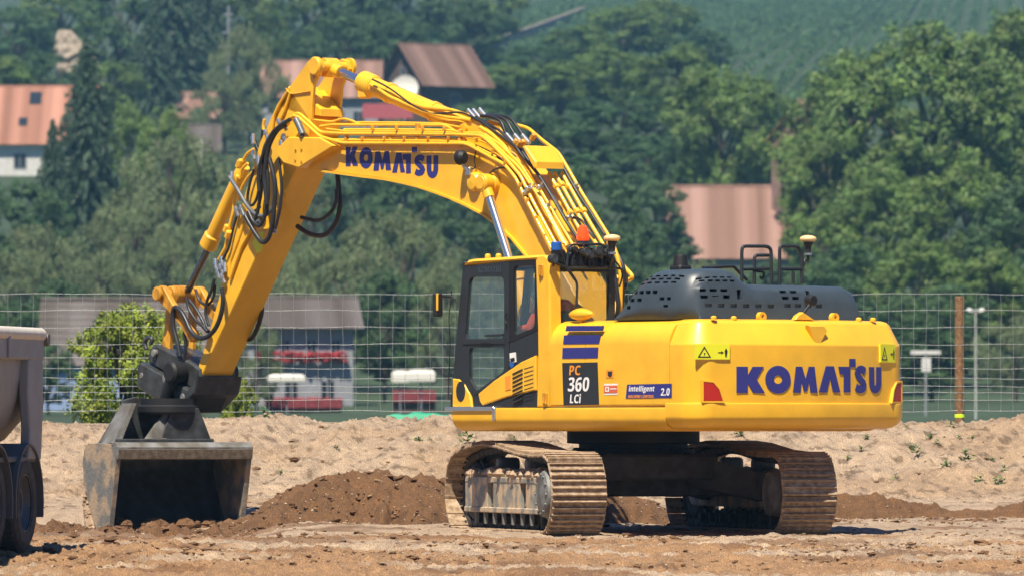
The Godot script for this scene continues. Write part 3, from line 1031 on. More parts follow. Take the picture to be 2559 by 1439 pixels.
	ko.rotation.y = PI / 2.0
	var k2 := MB.new()
	var c0 := Vector3(cp.x, 2.52, cp.z)
	k2.tube(smooth_path([c0, c0 + Vector3(-0.01, 0.07, 0.06), c0 + Vector3(-0.02, 0.14, 0.12)]), 0.018, 8)
	k2.lathe(c0 + Vector3(0.0, 0.17, 0.13), Vector3(-1, -0.15, 0.1), [[0.0, -0.05], [0.055, -0.05], [0.06, 0.0], [0.06, 0.05], [0.045, 0.055], [0.0, 0.05]], 18)
	obj("camera_head", k2, M.black, rc)
	var hd := MB.new()
	hd.prism([Vector2(-0.14, 0.0), Vector2(0.10, 0.0), Vector2(0.15, -0.06), Vector2(0.02, -0.25), Vector2(-0.02, -0.27)], -0.05, 0.03, 0.012)
	var h2 := obj("visor", hd, M.yellow, rc)
	h2.position = Vector3(-3.105, 2.40, cp.z + 0.08)
	h2.rotation.y = -PI / 2.0
	for z in [-1.2, -0.9, 1.0, 1.22]:
		var bm := MB.new()
		bm.lathe(Vector3(-2.86, 2.455, z), Vector3.UP, [[0.035, 0.0], [0.035, 0.03], [0.02, 0.045], [0.0, 0.046]], 10)
		obj("bolt", bm, M.yellow, cw)
	# stripes, model number and small plates on the left side
	var lf := -LP - 0.0005
	for q in [[Vector2(-0.656, 2.408), Vector2(-1.313, 2.401), Vector2(-1.296, 2.341), Vector2(-0.634, 2.344)], [Vector2(-0.607, 2.299), Vector2(-1.259, 2.296), Vector2(-1.242, 2.196), Vector2(-0.593, 2.197)], [Vector2(-0.585, 2.154), Vector2(-1.229, 2.155), Vector2(-1.221, 2.031), Vector2(-0.576, 2.029)]]:
		var mb := MB.new()
		mb.prism(q, lf - 0.004, lf + 0.02)
		obj("stripe", mb, M.blue, hs)
	var pl := MB.new()
	pl.prism([Vector2(-0.576, 1.98), Vector2(-1.215, 1.983), Vector2(-1.242, 1.496), Vector2(-0.601, 1.489)], lf - 0.004, lf + 0.02)
	var plate := obj("model_plate", pl, M.cab_dark, hs)
	var t1: Vector3 = Vector3(-0.698, 1.837, -1.556)
	words("PC", 0.153, M.orange_print, plate, t1, PI, 0.12, 900, 1.14)
	var t2: Vector3 = Vector3(-0.685, 1.65, -1.556)
	words("360", 0.223, M.white, plate, t2, PI, 0.12, 900, 1.05)
	var t3: Vector3 = Vector3(-0.712, 1.515, -1.556)
	words("LCi", 0.137, M.white, plate, t3, PI, 0.12, 900, 1.05)
	var ip := MB.new()
	ip.prism([Vector2(-1.747, 1.725), Vector2(-2.537, 1.732), Vector2(-2.537, 1.57), Vector2(-1.723, 1.564)], lf - 0.004, lf + 0.02)
	var pn := obj("name_plate", ip, M.blue, hs)
	var t4: Vector3 = Vector3(-1.778, 1.646, -1.556)
	words("intelligent", 0.082, M.white, pn, t4, PI, 0.2, 900, 1.12)
	var t5: Vector3 = Vector3(-1.768, 1.571, -1.556)
	words("MACHINE CONTROL", 0.046, M.orange_print, pn, t5, PI, 0.2, 900, 1.05)
	var t6: Vector3 = Vector3(-2.348, 1.596, -1.556)
	words("2.0", 0.115, M.white, pn, t6, PI, 0.1, 900, 1.0)
	var sq := MB.new()
	sq.prism([Vector2(-1.334, 1.734), Vector2(-1.576, 1.736), Vector2(-1.576, 1.609), Vector2(-1.334, 1.606)], lf - 0.003, lf + 0.02)
	var s1 := obj("small_plate", sq, M.white, hs)
	var s2 := MB.new()
	s2.prism([Vector2(-1.334, 1.713), Vector2(-1.576, 1.716), Vector2(-1.576, 1.63), Vector2(-1.334, 1.627)], lf - 0.006, lf - 0.002)
	obj("print", s2, M.red_print, s1)
	var s3 := MB.new()
	s3.ring(chamf([Vector2(-1.36, 1.699), Vector2(-1.428, 1.699), Vector2(-1.427, 1.644), Vector2(-1.36, 1.644)], 0.006), chamf([Vector2(-1.376, 1.687), Vector2(-1.411, 1.687), Vector2(-1.411, 1.656), Vector2(-1.376, 1.656)], 0.003), lf - 0.009, lf - 0.005)
	s3.prism([Vector2(-1.449, 1.682), Vector2(-1.562, 1.683), Vector2(-1.562, 1.671), Vector2(-1.449, 1.67)], lf - 0.009, lf - 0.005)
	obj("print", s3, M.white, s1)
	var s4 := MB.new()
	s4.prism([Vector2(-1.366, 1.896), Vector2(-1.501, 1.898), Vector2(-1.501, 1.802), Vector2(-1.366, 1.799)], lf - 0.003, lf + 0.02)
	var s5 := obj("small_plate", s4, M.orange_print, hs)
	var s6 := MB.new()
	s6.prism([Vector2(-1.401, 1.875), Vector2(-1.481, 1.878), Vector2(-1.476, 1.826), Vector2(-1.441, 1.809), Vector2(-1.406, 1.83)], lf - 0.006, lf - 0.002)
	obj("print", s6, M.cab_dark, s5)
	# left mirror lamp on top of the house edge behind the cab
	var wm := MB.new()
	var wp: Vector3 = Vector3(-0.686, 2.539, -1.35)
	var loops := []
	for k in 7:
		var t := k / 6.0
		var rr := sin(PI * (0.12 + 0.8 * t))
		var a := []
		for j in 12:
			var an := TAU * j / 12.0
			a.append(wp + Vector3(lerpf(0.2, -0.2, t), 0.075 * rr * sin(an), 0.085 * rr * cos(an)))
		loops.append(a)
	wm.loft(loops)
	wm.cyl(wp + Vector3(0, -0.2, 0.02), wp + Vector3(0, -0.05, 0), 0.03, 8)
	obj("side_camera", wm, M.yellow, ex)

func tail_frame(z: float, y: float, w: float) -> Transform3D:
	# a flat sign of width w laid on the curved tail, centred at z
	var wd := 1.0 if z < 0.0 else WIDE
	var q := clampf(z, -1.2, 1.2 * wd)
	var sl := 0.34 * q / (1.5625 * wd * wd)
	var ax := Vector3(sl, 0, 1).normalized()
	var x := -3.15 + 0.17 * q * q / (1.5625 * wd * wd) + sl * (z - q)
	var nn := ax.cross(Vector3.UP)
	return Transform3D(Basis(ax, Vector3.UP, nn), Vector3(x, y, z) - ax * w / 2.0 + nn * 0.001)

func tail_lamp(cw: Node, side: float):
	# side: +1 right corner, -1 left corner (local z)
	var m1 := MB.new()
	var p := [Vector2(0.0, 0.0), Vector2(0.235, 0.0), Vector2(0.19, 0.13), Vector2(0.12, 0.205), Vector2(0.0, 0.215)]
	var q := []
	for a in p: q.append(Vector2(a.x if side < 0.0 else -a.x, a.y))
	m1.prism(q, -0.03, 0.012, 0.006)
	var o := obj("tail_lamp", m1, M.red_lens, cw)
	var ax := Vector3(0.09, 0, 0.3).normalized() * Vector3(-1, 1, 1) if side < 0.0 else Vector3(0.13, 0, 0.3).normalized()
	o.transform = Transform3D(Basis(ax, Vector3.UP, ax.cross(Vector3.UP)), Vector3(-2.946, 1.535, -1.43) if side < 0.0 else Vector3(-2.912, 1.535, 1.60))
	var m2 := MB.new()
	var r := []
	for a in q: r.append(a * 1.0)
	m2.ring(MB.inset(MB.ccw(r), -0.022), MB.inset(MB.ccw(r), -0.002), -0.03, 0.016)
	obj("bezel", m2, M.yellow, o)

func warn_plate(cw: Node, pts: Array, side: float):
	var a: Vector3 = pts[0]; var b: Vector3 = pts[1]
	var w := absf(b.z - a.z); var h := absf(b.y - a.y)
	var mb := MB.new()
	mb.prism([Vector2(0, 0), Vector2(w, 0), Vector2(w, h), Vector2(0, h)], -0.02, 0.004)
	var o := obj("warning_plate", mb, M.warn_yellow, cw)
	o.transform = tail_frame((a.z + b.z) / 2.0, minf(a.y, b.y), w)
	o.position += o.basis.z * 0.014
	var tm := MB.new()
	var tri := [Vector2(0.08, 0.12), Vector2(0.46, 0.12), Vector2(0.27, 0.86)]
	var p := []
	for t in tri: p.append(Vector2(t.x * w, t.y * h))
	var pi := MB.inset(MB.ccw(p), 0.012)
	tm.ring(MB.ccw(p), pi, 0.004, 0.007)
	tm.prism([Vector2(0.25 * w, 0.42 * h), Vector2(0.30 * w, 0.42 * h), Vector2(0.27 * w, 0.25 * h)], 0.004, 0.007)
	tm.prism([Vector2(0.66 * w, 0.42 * h), Vector2(0.66 * w, 0.48 * h), Vector2(0.75 * w, 0.48 * h), Vector2(0.75 * w, 0.56 * h), Vector2(0.82 * w, 0.45 * h), Vector2(0.75 * w, 0.34 * h), Vector2(0.75 * w, 0.42 * h)], 0.004, 0.007)
	tm.prism([Vector2(0.87 * w, 0.15 * h), Vector2(0.90 * w, 0.15 * h), Vector2(0.93 * w, 0.55 * h), Vector2(0.89 * w, 0.75 * h), Vector2(0.85 * w, 0.55 * h)], 0.004, 0.007)
	obj("print", tm, M.black, o)

var hood_cut: CSGCombiner3D

func make_hood():
	var hd := part("engine_hood", ex)
	# high part at the left, low part to the right; profile runs along z (right), lofted along f
	var top := [Vector2(-1.38, 2.465), Vector2(-1.375, 2.62), Vector2(-1.34, 2.84), Vector2(-1.27, 2.97), Vector2(-1.16, 3.025), Vector2(-1.0, 3.04), Vector2(-0.74, 3.05), Vector2(-0.66, 3.03), Vector2(-0.44, 2.895), Vector2(-0.36, 2.875), Vector2(0.8, 2.87), Vector2(1.13, 2.865), Vector2(1.26, 2.81), Vector2(1.33, 2.68), Vector2(1.37, 2.465)]
	var loops := []
	# f position, how far the outline shrinks
	for q in [[-1.29, 0.0, 0.03], [-1.42, 0.0, 0.34], [-1.56, 0.0, 0.64], [-1.68, 0.0, 0.83], [-1.80, 0.0, 0.96], [-1.90, 0.0, 1.0], [-2.30, 0.0, 1.0], [-2.43, 0.03, 0.985], [-2.53, 0.08, 0.94], [-2.60, 0.12, 0.80], [-2.63, 0.14, 0.5], [-2.65, 0.15, 0.02]]:
		var a := []
		for p in top:
			var y: float = 2.462 + (p.y - 2.462) * q[2]
			var x: float = p.x
			if p.x < -1.0: x = p.x + q[1]
			elif p.x > 0.8: x = p.x - q[1]
			a.append(Vector3(q[0], y, x))
		loops.append(a)
	# a closed shell from which every vent slot is cut
	var mb := MB.new()
	mb.loft(loops, true, true, true)
	hood_cut = CSGCombiner3D.new()
	hood_cut.name = "shell"
	hd.add_child(hood_cut)
	var whole := CSGMesh3D.new()
	whole.name = "shell_body"
	whole.mesh = mb.mesh(M.hood)
	whole.material = M.hood
	hood_cut.add_child(whole)
	# vent slots: dark recesses with raised lips, on the left flank and the rear slope
	for r in [[185, 343, 5, 40, 14, 50], [160, 363, 5, 42, 14, 52], [140, 386, 5, 44, 14, 54]]:
		for k in r[2]: vent(hd, 0, r[0] + k * r[5], r[1], r[3] * 0.75, r[4])
	for r in [[110, 448, 4, 46], [96, 497, 2, 52]]:
		for k in r[2]: vent(hd, 0, r[0] + k * r[3], r[1], 32, 24)
	vent(hd, 0, 78, 546, 28, 24)
	vent(hd, 0, 300, 492, 32, 22)
	vent(hd, 0, 345, 492, 26, 22)
	vent(hd, 0, 330, 540, 30, 18)
	for r in [[588, 347, 5, 48], [597, 370, 5, 49]]:
		for k in r[2]: vent(hd, 1, r[0] + k * r[3], r[1], 32, 13)
	for v in [[592, 436, 38, 20], [658, 436, 48, 20], [730, 436, 48, 20], [596, 482, 46, 22], [666, 476, 44, 6], [744, 480, 44, 24], [832, 462, 30, 66], [1142, 438, 46, 22], [1214, 438, 46, 22], [1152, 482, 46, 22], [1222, 482, 46, 22], [1312, 460, 26, 64]]:
		vent(hd, 1, v[0], v[1], v[2], v[3])
	for k in 6: vent(hd, 1, 620 + k * 85, 540, 44, 26, true)
	for k in 4: vent(hd, 1, 1160 + k * 72, 535, 44, 26, true)
	# exhaust stack
	var e := MB.new()
	var ep: Vector3 = Vector3(-1.982, 3.044, -0.95)
	e.lathe(ep + Vector3(0, -0.05, 0), Vector3.UP, [[0.09, 0.0], [0.088, 0.1], [0.075, 0.2], [0.07, 0.215], [0.058, 0.215], [0.06, 0.1], [0.0, 0.1]], 20)
	e.box(ep + Vector3(0, 0.0, 0), Vector3(0.2, 0.1, 0.19), Basis(), 0.03)
	obj("exhaust_stack", e, M.black, hd)
	# hand rails over the hood
	var rl := [[Vector3(-2, 2.883, -0.04), Vector3(-2, 3.29, -0.039), Vector3(-2, 3.32, -0.012), Vector3(-2, 3.325, 0.35), Vector3(-2, 3.291, 0.41), Vector3(-2, 2.888, 0.41)], [Vector3(-1.7, 2.893, 0.412), Vector3(-1.7, 3.203, 0.412), Vector3(-1.7, 3.228, 0.442), Vector3(-1.7, 3.231, 0.661)], [Vector3(-1.7, 3.064, 0.223), Vector3(-1.7, 3.077, 0.67)], [Vector3(-2, 2.89, 0.538), Vector3(-2, 3.307, 0.539), Vector3(-2, 3.33, 0.566), Vector3(-2, 3.334, 0.82), Vector3(-2, 3.243, 0.88), Vector3(-2, 2.894, 0.88)], [Vector3(-2, 3.067, 0.539), Vector3(-2, 3.072, 0.88)], [Vector3(-1.7, 2.9, 1.008), Vector3(-1.7, 3.078, 1.008)], [Vector3(-1.5, 3.076, -0.2), Vector3(-1.5, 3.103, 0.267), Vector3(-1.5, 3.069, 0.304), Vector3(-1.5, 2.949, 0.465)], [Vector3(-1.5, 2.827, 2.072), Vector3(-1.5, 2.905, 1.931)]]
	for i in 7:
		var m := MB.new()
		m.tube(bent(rl[i], 0.05), 0.021, 8)
		obj("hand_rail", m, M.cab_dark, hd)
	var sgn := MB.new()
	sgn.tube(bent([Vector3(-1.9, 3.041, 0.239), Vector3(-1.9, 3.029, 0.395), Vector3(-1.9, 2.938, 0.361), Vector3(-1.9, 2.976, 0.326)], 0.04), 0.014, 6)
	obj("cable", sgn, M.black, hd)
	# satellite antenna on its mast
	antenna(Vector3(-2, 3.422, 0.978), Vector3(-2, 3.068, 0.885))

func antenna(top: Vector3, foot: Vector3):
	var a := part("satellite_antenna", ex)
	var m := MB.new()
	m.lathe(top, Vector3.UP, [[0.0, -0.035], [0.075, -0.035], [0.098, -0.012], [0.098, 0.004], [0.085, 0.022], [0.05, 0.036], [0.0, 0.042]], 24)
	obj("dome", m, M.antenna, a)
	var p := MB.new()
	p.lathe(top, Vector3.UP, [[0.0, -0.16], [0.035, -0.16], [0.04, -0.10], [0.055, -0.06], [0.055, -0.036], [0.0, -0.036]], 14)
	p.tube(smooth_path([top + Vector3(0, -0.14, 0), top + Vector3(0, -0.26, 0), foot.lerp(top, 0.4) + Vector3(0.01, -0.03, 0.02), foot]), 0.016, 8)
	obj("mast", p, M.cab_dark, a)
	var q := MB.new()
	q.lathe(top, Vector3.UP, [[0.02, -0.19], [0.045, -0.19], [0.045, -0.165], [0.02, -0.165]], 12)
	obj("clamp", q, M.zinc, a)

func vent(hd: Node, face: int, zx: float, zy: float, w: float, h: float, shallow := false):
	# a slot in the hood: face 0 the left flank, 1 the rear
	var u := 1540.0 + zx / 2.664
	var v := 560.0 + zy / 2.664
	var sx := w / 2.664; var sy := h / 2.664
	var y := 3.567 - (v - 560.0) * 0.004688 if face == 0 else 3.521 - (v - 560.0) * 0.00444
	var cut := CSGBox3D.new()
	cut.name = "slot"
	cut.operation = CSGShape3D.OPERATION_SUBTRACTION
	cut.material = M.hood
	var dep := 0.03 if shallow else 0.34
	if face == 0:
		var f := -1.34 - (u - 1540.0) * 0.00709
		var wz := -1.378 + (0.0 if y < 2.62 else (y - 2.62) * 0.16 if y < 2.84 else 0.035 + (y - 2.84) * 0.55 if y < 2.97 else 0.107 + (y - 2.97) * 2.0)
		cut.size = Vector3(sx * 0.00709, sy * 0.0045, dep)
		cut.transform = Transform3D(Basis(Vector3.RIGHT, 0.0 if y < 2.62 else 0.16 if y < 2.84 else 0.5 if y < 2.97 else 0.9), Vector3(f, y, wz))
	else:
		var z := -2.460 + (u - 1540.0) * 0.0059
		var top := 3.04 if z < -0.66 else 2.87 if z > -0.4 else 2.95
		var k := (y - 2.462) / (top - 2.462)
		var fx := -2.65 + (0.0 if k < 0.02 else 0.02 * (k - 0.02) / 0.48 if k < 0.5 else 0.02 + 0.03 * (k - 0.5) / 0.3 if k < 0.8 else 0.05 + 0.07 * (k - 0.8) / 0.14 if k < 0.94 else 0.12 + (k - 0.94) * 2.0)
		cut.size = Vector3(dep, sy * 0.0045, sx * 0.0059)
		cut.transform = Transform3D(Basis(Vector3(0, 0, 1), 0.0 if k < 0.5 else -0.15 if k < 0.8 else -0.5 if k < 0.94 else -0.7), Vector3(fx, y, z))
	hood_cut.add_child(cut)

# ---------------------------------------------------------------- cab
func pane(called: String, poly, z0: float, z1: float, parent: Node):
	var mb := MB.new()
	mb.prism(poly, z0, z1)
	obj(called, mb, M.glass, parent)

func make_cab():
	var cab := part("cab", ex)
	var zo := -1.53      # outer left face
	var zi := -0.52      # inner face by the boom
	# door: dark frame with two panes
	var d := MB.new()
	var uo := [Vector2(1.291, 3.117), Vector2(0.43, 3.167), Vector2(0.43, 2.215), Vector2(1.423, 2.224)]
	var ui := [Vector2(1.172, 2.997), Vector2(0.522, 2.99), Vector2(0.522, 2.268), Vector2(1.257, 2.275)]
	d.ring(chamf(uo, 0.03), chamf(ui, 0.06), zo, zo + 0.05)
	var lo := [Vector2(1.423, 2.224), Vector2(0.43, 2.215), Vector2(0.43, 1.877), Vector2(1.073, 1.605), Vector2(1.483, 1.804)]
	var li := [Vector2(1.172, 2.172), Vector2(0.522, 2.167), Vector2(0.522, 1.89), Vector2(1.045, 1.654), Vector2(1.172, 1.802)]
	d.ring(chamf(lo, 0.01), chamf(li, 0.04), zo, zo + 0.05)
	d.prism([Vector2(1.279, 2.27), Vector2(0.499, 2.271), Vector2(0.499, 2.21), Vector2(1.29, 2.208)], zo - 0.012, zo + 0.004, 0.004)
	d.prism([Vector2(0.863, 2.319), Vector2(0.527, 2.328), Vector2(0.527, 2.303), Vector2(0.863, 2.296)], zo - 0.02, zo + 0.03, 0.004)
	var door := obj("door", d, M.cab_dark, cab)
	pane("pane", chamf(ui, 0.06), zo + 0.022, zo + 0.028, door)
	pane("pane", chamf(li, 0.04), zo + 0.022, zo + 0.028, door)
	var hn := MB.new()
	hn.tube(bent([Vector3(0.44, 2.568, -1.56), Vector3(0.462, 2.53, -1.56), Vector3(0.462, 2.481, -1.56), Vector3(0.44, 2.446, -1.56)], 0.03), 0.012, 6)
	hn.box(Vector3(0.836, 2.222, -1.54), Vector3(0.2, 0.03, 0.02), Basis(), 0.005)
	obj("handle", hn, M.black, door)
	var tx: Vector3 = Vector3(1.004, 3.041, -1.534)
	words("KOMATSU", 0.10, M.hood, door, tx, PI, 0.0, 900, 0.92)
	# fixed side window behind the door
	var wf := MB.new()
	var wo := [Vector2(0.424, 3.169), Vector2(-0.083, 3.176), Vector2(-0.094, 2.36), Vector2(0.424, 2.218)]
	var wi := [Vector2(0.355, 3.11), Vector2(-0.044, 3.117), Vector2(-0.044, 2.392), Vector2(0.333, 2.301)]
	wf.ring(chamf(wo, 0.01), chamf(wi, 0.05), zo, zo + 0.05)
	var sw := obj("window_frame", wf, M.black, cab)
	pane("pane", chamf(wi, 0.05), zo + 0.022, zo + 0.028, sw)
	# lower panels
	var lp := MB.new()
	lp.prism([Vector2(0.424, 2.215), Vector2(-0.094, 2.357), Vector2(-0.094, 2.078), Vector2(0.424, 1.893)], zo, zo + 0.05, 0.006)
	lp.prism([Vector2(1.073, 1.605), Vector2(0.969, 1.625), Vector2(0.913, 1.492), Vector2(0.444, 1.588), Vector2(-0.082, 1.66), Vector2(-0.088, 1.461), Vector2(1.099, 1.464), Vector2(1.121, 1.626)], zo, zo + 0.05, 0.006)
	obj("lower_panel", lp, M.cab_dark, cab)
	var sv := MB.new()
	sv.prism([Vector2(0.986, 1.629), Vector2(0.695, 1.779), Vector2(0.444, 1.886), Vector2(0.194, 1.993), Vector2(-0.083, 2.071), Vector2(-0.088, 1.667), Vector2(0.194, 1.629), Vector2(0.444, 1.592), Vector2(0.667, 1.544), Vector2(0.913, 1.492), Vector2(0.958, 1.537)], zo - 0.02, zo + 0.04, 0.012)
	var yp := obj("yellow_panel", sv, M.yellow, cab)
	var sl := MB.new()
	for k in 8:
		var a: Vector3 = Vector3(0.333, 1.854, -1.552)
		var b: Vector3 = Vector3(0.153, 1.908, -1.552)
		var e: Vector3 = Vector3(-0.043, 1.946, -1.552)
		var dn := Vector3(0, -0.048 * k, 0)
		sl.tube([a + dn, b + dn], 0.011, 5)
		sl.tube([b + dn + Vector3(-0.03, 0.006, 0), e + dn], 0.004, 5)
	obj("louver", sl, M.cab_dark, yp)
	var lk := MB.new()
	lk.prism([Vector2(0.483, 1.83), Vector2(0.375, 1.847), Vector2(0.367, 1.675), Vector2(0.472, 1.658)], zo - 0.026, zo, 0.005)
	obj("latch", lk, M.orange_print, yp)
	var kk := MB.new()
	kk.prism([Vector2(1.483, 1.818), Vector2(1.355, 1.81), Vector2(1.242, 1.746), Vector2(1.158, 1.644), Vector2(1.121, 1.538), Vector2(1.104, 1.464), Vector2(1.488, 1.461)], zo - 0.012, zo + 0.10, 0.02)
	var kick := obj("front_corner", kk, M.yellow, cab)
	var ov := MB.new()
	var oc: Vector3 = Vector3(1.317, 1.658, -1.545)
	var op := []
	for k in 16: op.append(Vector2(oc.x + 0.085 * cos(TAU * k / 16.0), oc.y + 0.12 * sin(TAU * k / 16.0)))
	ov.prism(op, zo - 0.016, zo)
	obj("opening", ov, M.cab_dark, kick)
	var stk := MB.new()
	stk.prism([Vector2(0.402, 2.099), Vector2(0.302, 2.109), Vector2(0.291, 1.998), Vector2(0.391, 1.987)], zo - 0.016, zo)
	var wst := obj("sticker", stk, M.white, cab)
	var st2 := MB.new()
	st2.prism([Vector2(0.386, 2.039), Vector2(0.308, 2.049), Vector2(0.302, 2.007), Vector2(0.38, 1.997)], zo - 0.019, zo - 0.014)
	obj("print", st2, M.black, wst)
	var st3 := MB.new()
	var sc: Vector3 = Vector3(0.363, 1.973, -1.55)
	st3.cyl(Vector3(sc.x, sc.y, zo - 0.016), Vector3(sc.x, sc.y, zo), 0.042, 16)
	obj("sticker", st3, M.beacon_blue, cab)
	# yellow rear pillar, wrapping round the corner, and roof
	var rp := MB.new()
	rp.prism([Vector2(-0.074, 3.176), Vector2(-0.14, 3.23), Vector2(-0.245, 3.228), Vector2(-0.316, 3.189), Vector2(-0.333, 3.129), Vector2(-0.376, 1.471), Vector2(-0.096, 1.468), Vector2(-0.118, 2.074), Vector2(-0.113, 2.37)], zo - 0.02, zo + 0.16, 0.02)
	obj("rear_pillar", rp, M.yellow, cab)
	for q in [Vector3(-0.197, 3.048, -1.56), Vector3(-0.271, 1.568, -1.56)]:
		var hg := MB.new()
		hg.box(q, Vector3(0.07, 0.14, 0.03), Basis(), 0.01)
		hg.cyl(q + Vector3(0.0, -0.05, -0.02), q + Vector3(0.0, 0.05, -0.02), 0.016, 8)
		obj("hinge", hg, M.yellow_worn, cab)
	var rf := MB.new()
	var roof_side := [Vector2(1.279, 3.122), Vector2(1.274, 3.146), Vector2(1.195, 3.194), Vector2(1.088, 3.206), Vector2(0.444, 3.22), Vector2(-0.055, 3.232), Vector2(-0.193, 3.23), Vector2(-0.193, 3.17), Vector2(-0.055, 3.167), Vector2(0.444, 3.16), Vector2(1.172, 3.137)]
	rf.prism(roof_side, zo - 0.012, zi, 0.03)
	obj("roof", rf, M.yellow, cab)
	for f in [0.95, 0.75]:
		var bm := MB.new()
		bm.lathe(Vector3(f, 3.215, zo + 0.1), Vector3.UP, [[0.035, 0.0], [0.035, 0.03], [0.02, 0.05], [0.0, 0.05]], 10)
		obj("bolt", bm, M.yellow, cab)
	# rear wall with its window
	var rw := MB.new()
	rw.T = Transform3D(Basis(Vector3.UP, -PI / 2.0), Vector3(-0.29, 0, 0))
	var ro := [Vector2(-1.5, 1.48), Vector2(-0.54, 1.48), Vector2(-0.54, 3.18), Vector2(-1.5, 3.18)]
	var ri := [Vector2(-1.43, 2.47), Vector2(-0.62, 2.47), Vector2(-0.62, 3.04), Vector2(-1.43, 3.04)]
	rw.ring(chamf(ro, 0.02), chamf(ri, 0.04), -0.04, 0.01)
	var rear := obj("rear_wall", rw, M.cab_dark, cab)
	var rg := MB.new()
	rg.T = rw.T
	rg.prism(chamf(ri, 0.04), -0.018, -0.012)
	obj("pane", rg, M.glass, rear)
	# boom-side wall with window, front frame with windscreen, floor, inner roof
	var bw := MB.new()
	var bo := [Vector2(-0.29, 1.48), Vector2(1.5, 1.48), Vector2(1.27, 3.18), Vector2(-0.29, 3.18)]
	var bi := [Vector2(-0.2, 2.25), Vector2(1.36, 2.25), Vector2(1.22, 3.06), Vector2(-0.2, 3.06)]
	bw.ring(chamf(bo, 0.02), chamf(bi, 0.04), zi - 0.04, zi)
	var side := obj("boom_side_wall", bw, M.cab_dark, cab)
	pane("pane", chamf(bi, 0.04), zi - 0.022, zi - 0.016, side)
	var ff := MB.new()
	var bot := Vector3(1.52, 1.48, 0); var tp := Vector3(1.27, 3.17, 0)
	for z in [zo + 0.04, zi - 0.04]:
		ff.tube([bot + Vector3(0, 0, z), tp + Vector3(0, 0, z)], 0.035, 8)
	ff.box(Vector3(1.5, 1.55, (zo + zi) / 2.0), Vector3(0.06, 0.16, zi - zo), Basis(), 0.01)
	ff.box(Vector3(1.28, 3.13, (zo + zi) / 2.0), Vector3(0.06, 0.1, zi - zo), Basis(), 0.01)
	var fr := obj("windscreen_frame", ff, M.cab_dark, cab)
	var fg := MB.new()
	var t0 := 0.07; var t1 := 0.95
	var g0 := bot.lerp(tp, t0); var g1 := bot.lerp(tp, t1)
	fg.quad(g0 + Vector3(0, 0, zo + 0.06), g0 + Vector3(0, 0, zi - 0.06), g1 + Vector3(0, 0, zi - 0.06), g1 + Vector3(0, 0, zo + 0.06))
	obj("pane", fg, M.glass, fr)
	var fl := MB.new()
	fl.box(Vector3(0.6, 1.5, (zo + zi) / 2.0), Vector3(1.8, 0.04, zi - zo - 0.08))
	obj("floor_plate", fl, M.seat, cab)
	# seat and console
	var se := MB.new()
	se.box(Vector3(0.22, 1.96, -0.99), Vector3(0.5, 0.12, 0.48), Basis(), 0.04)
	se.box(Vector3(-0.03, 2.28, -0.99), Vector3(0.12, 0.62, 0.46), Basis(Vector3(0, 0, 1), 0.14), 0.04)
	se.box(Vector3(0.2, 1.72, -0.99), Vector3(0.34, 0.4, 0.34), Basis(), 0.02)
	for s in [-0.31, 0.31]: se.box(Vector3(0.4, 2.12, -0.99 + s), Vector3(0.5, 0.1, 0.12), Basis(), 0.03)
	obj("seat", se, M.seat, cab)
	for s in [-0.31, 0.31]:
		var js := MB.new()
		js.tube([Vector3(0.58, 2.16, -0.99 + s), Vector3(0.62, 2.36, -0.99 + s)], 0.02, 8)
		js.lathe(Vector3(0.62, 2.36, -0.99 + s), Vector3(0.1, 1, 0), [[0.02, -0.06], [0.032, 0.0], [0.03, 0.05], [0.0, 0.06]], 10)
		obj("control_lever", js, M.black, cab)
	var mo := MB.new()
	mo.box(Vector3(1.15, 2.45, -0.62), Vector3(0.08, 0.28, 0.2), Basis(), 0.02)
	mo.tube([Vector3(1.2, 2.3, -0.6), Vector3(1.3, 1.7, -0.58)], 0.02, 6)
	obj("monitor", mo, M.black, cab)
	# mirror on the front left corner
	var mr := part("mirror", ex)
	var m1 := MB.new()
	m1.tube(smooth_path([Vector3(1.308, 2.701, -1.62), Vector3(1.37, 2.755, -1.62), Vector3(1.441, 2.77, -1.62), Vector3(1.568, 2.775, -1.62)]), 0.012, 6)
	m1.tube(smooth_path([Vector3(1.398, 2.835, -1.62), Vector3(1.384, 2.773, -1.62), Vector3(1.313, 2.728, -1.62)]), 0.008, 6)
	obj("arm", m1, M.black, mr)
	var mp: Vector3 = Vector3(1.676, 2.657, -1.62)
	var m2 := MB.new()
	m2.box(mp + Vector3(-0.02, 0.02, 0), Vector3(0.08, 0.28, 0.15), Basis(Vector3.UP, 0.5), 0.03)
	obj("housing", m2, M.black, mr)
	var m3 := MB.new()
	m3.box(mp + Vector3(-0.065, 0.05, -0.03), Vector3(0.025, 0.20, 0.07), Basis(Vector3.UP, 0.5), 0.01)
	obj("rim", m3, M.yellow, mr)
	# long thin whip in front of the cab
	var wh := MB.new()
	wh.tube(smooth_path([Vector3(1.398, 2.738, -1.62), Vector3(1.441, 2.527, -1.62), Vector3(1.421, 2.209, -1.62), Vector3(1.441, 1.856, -1.62), Vector3(1.455, 1.574, -1.62)]), 0.006, 5)
	obj("cable", wh, M.black, mr)
	make_cab_top(zo, zi)

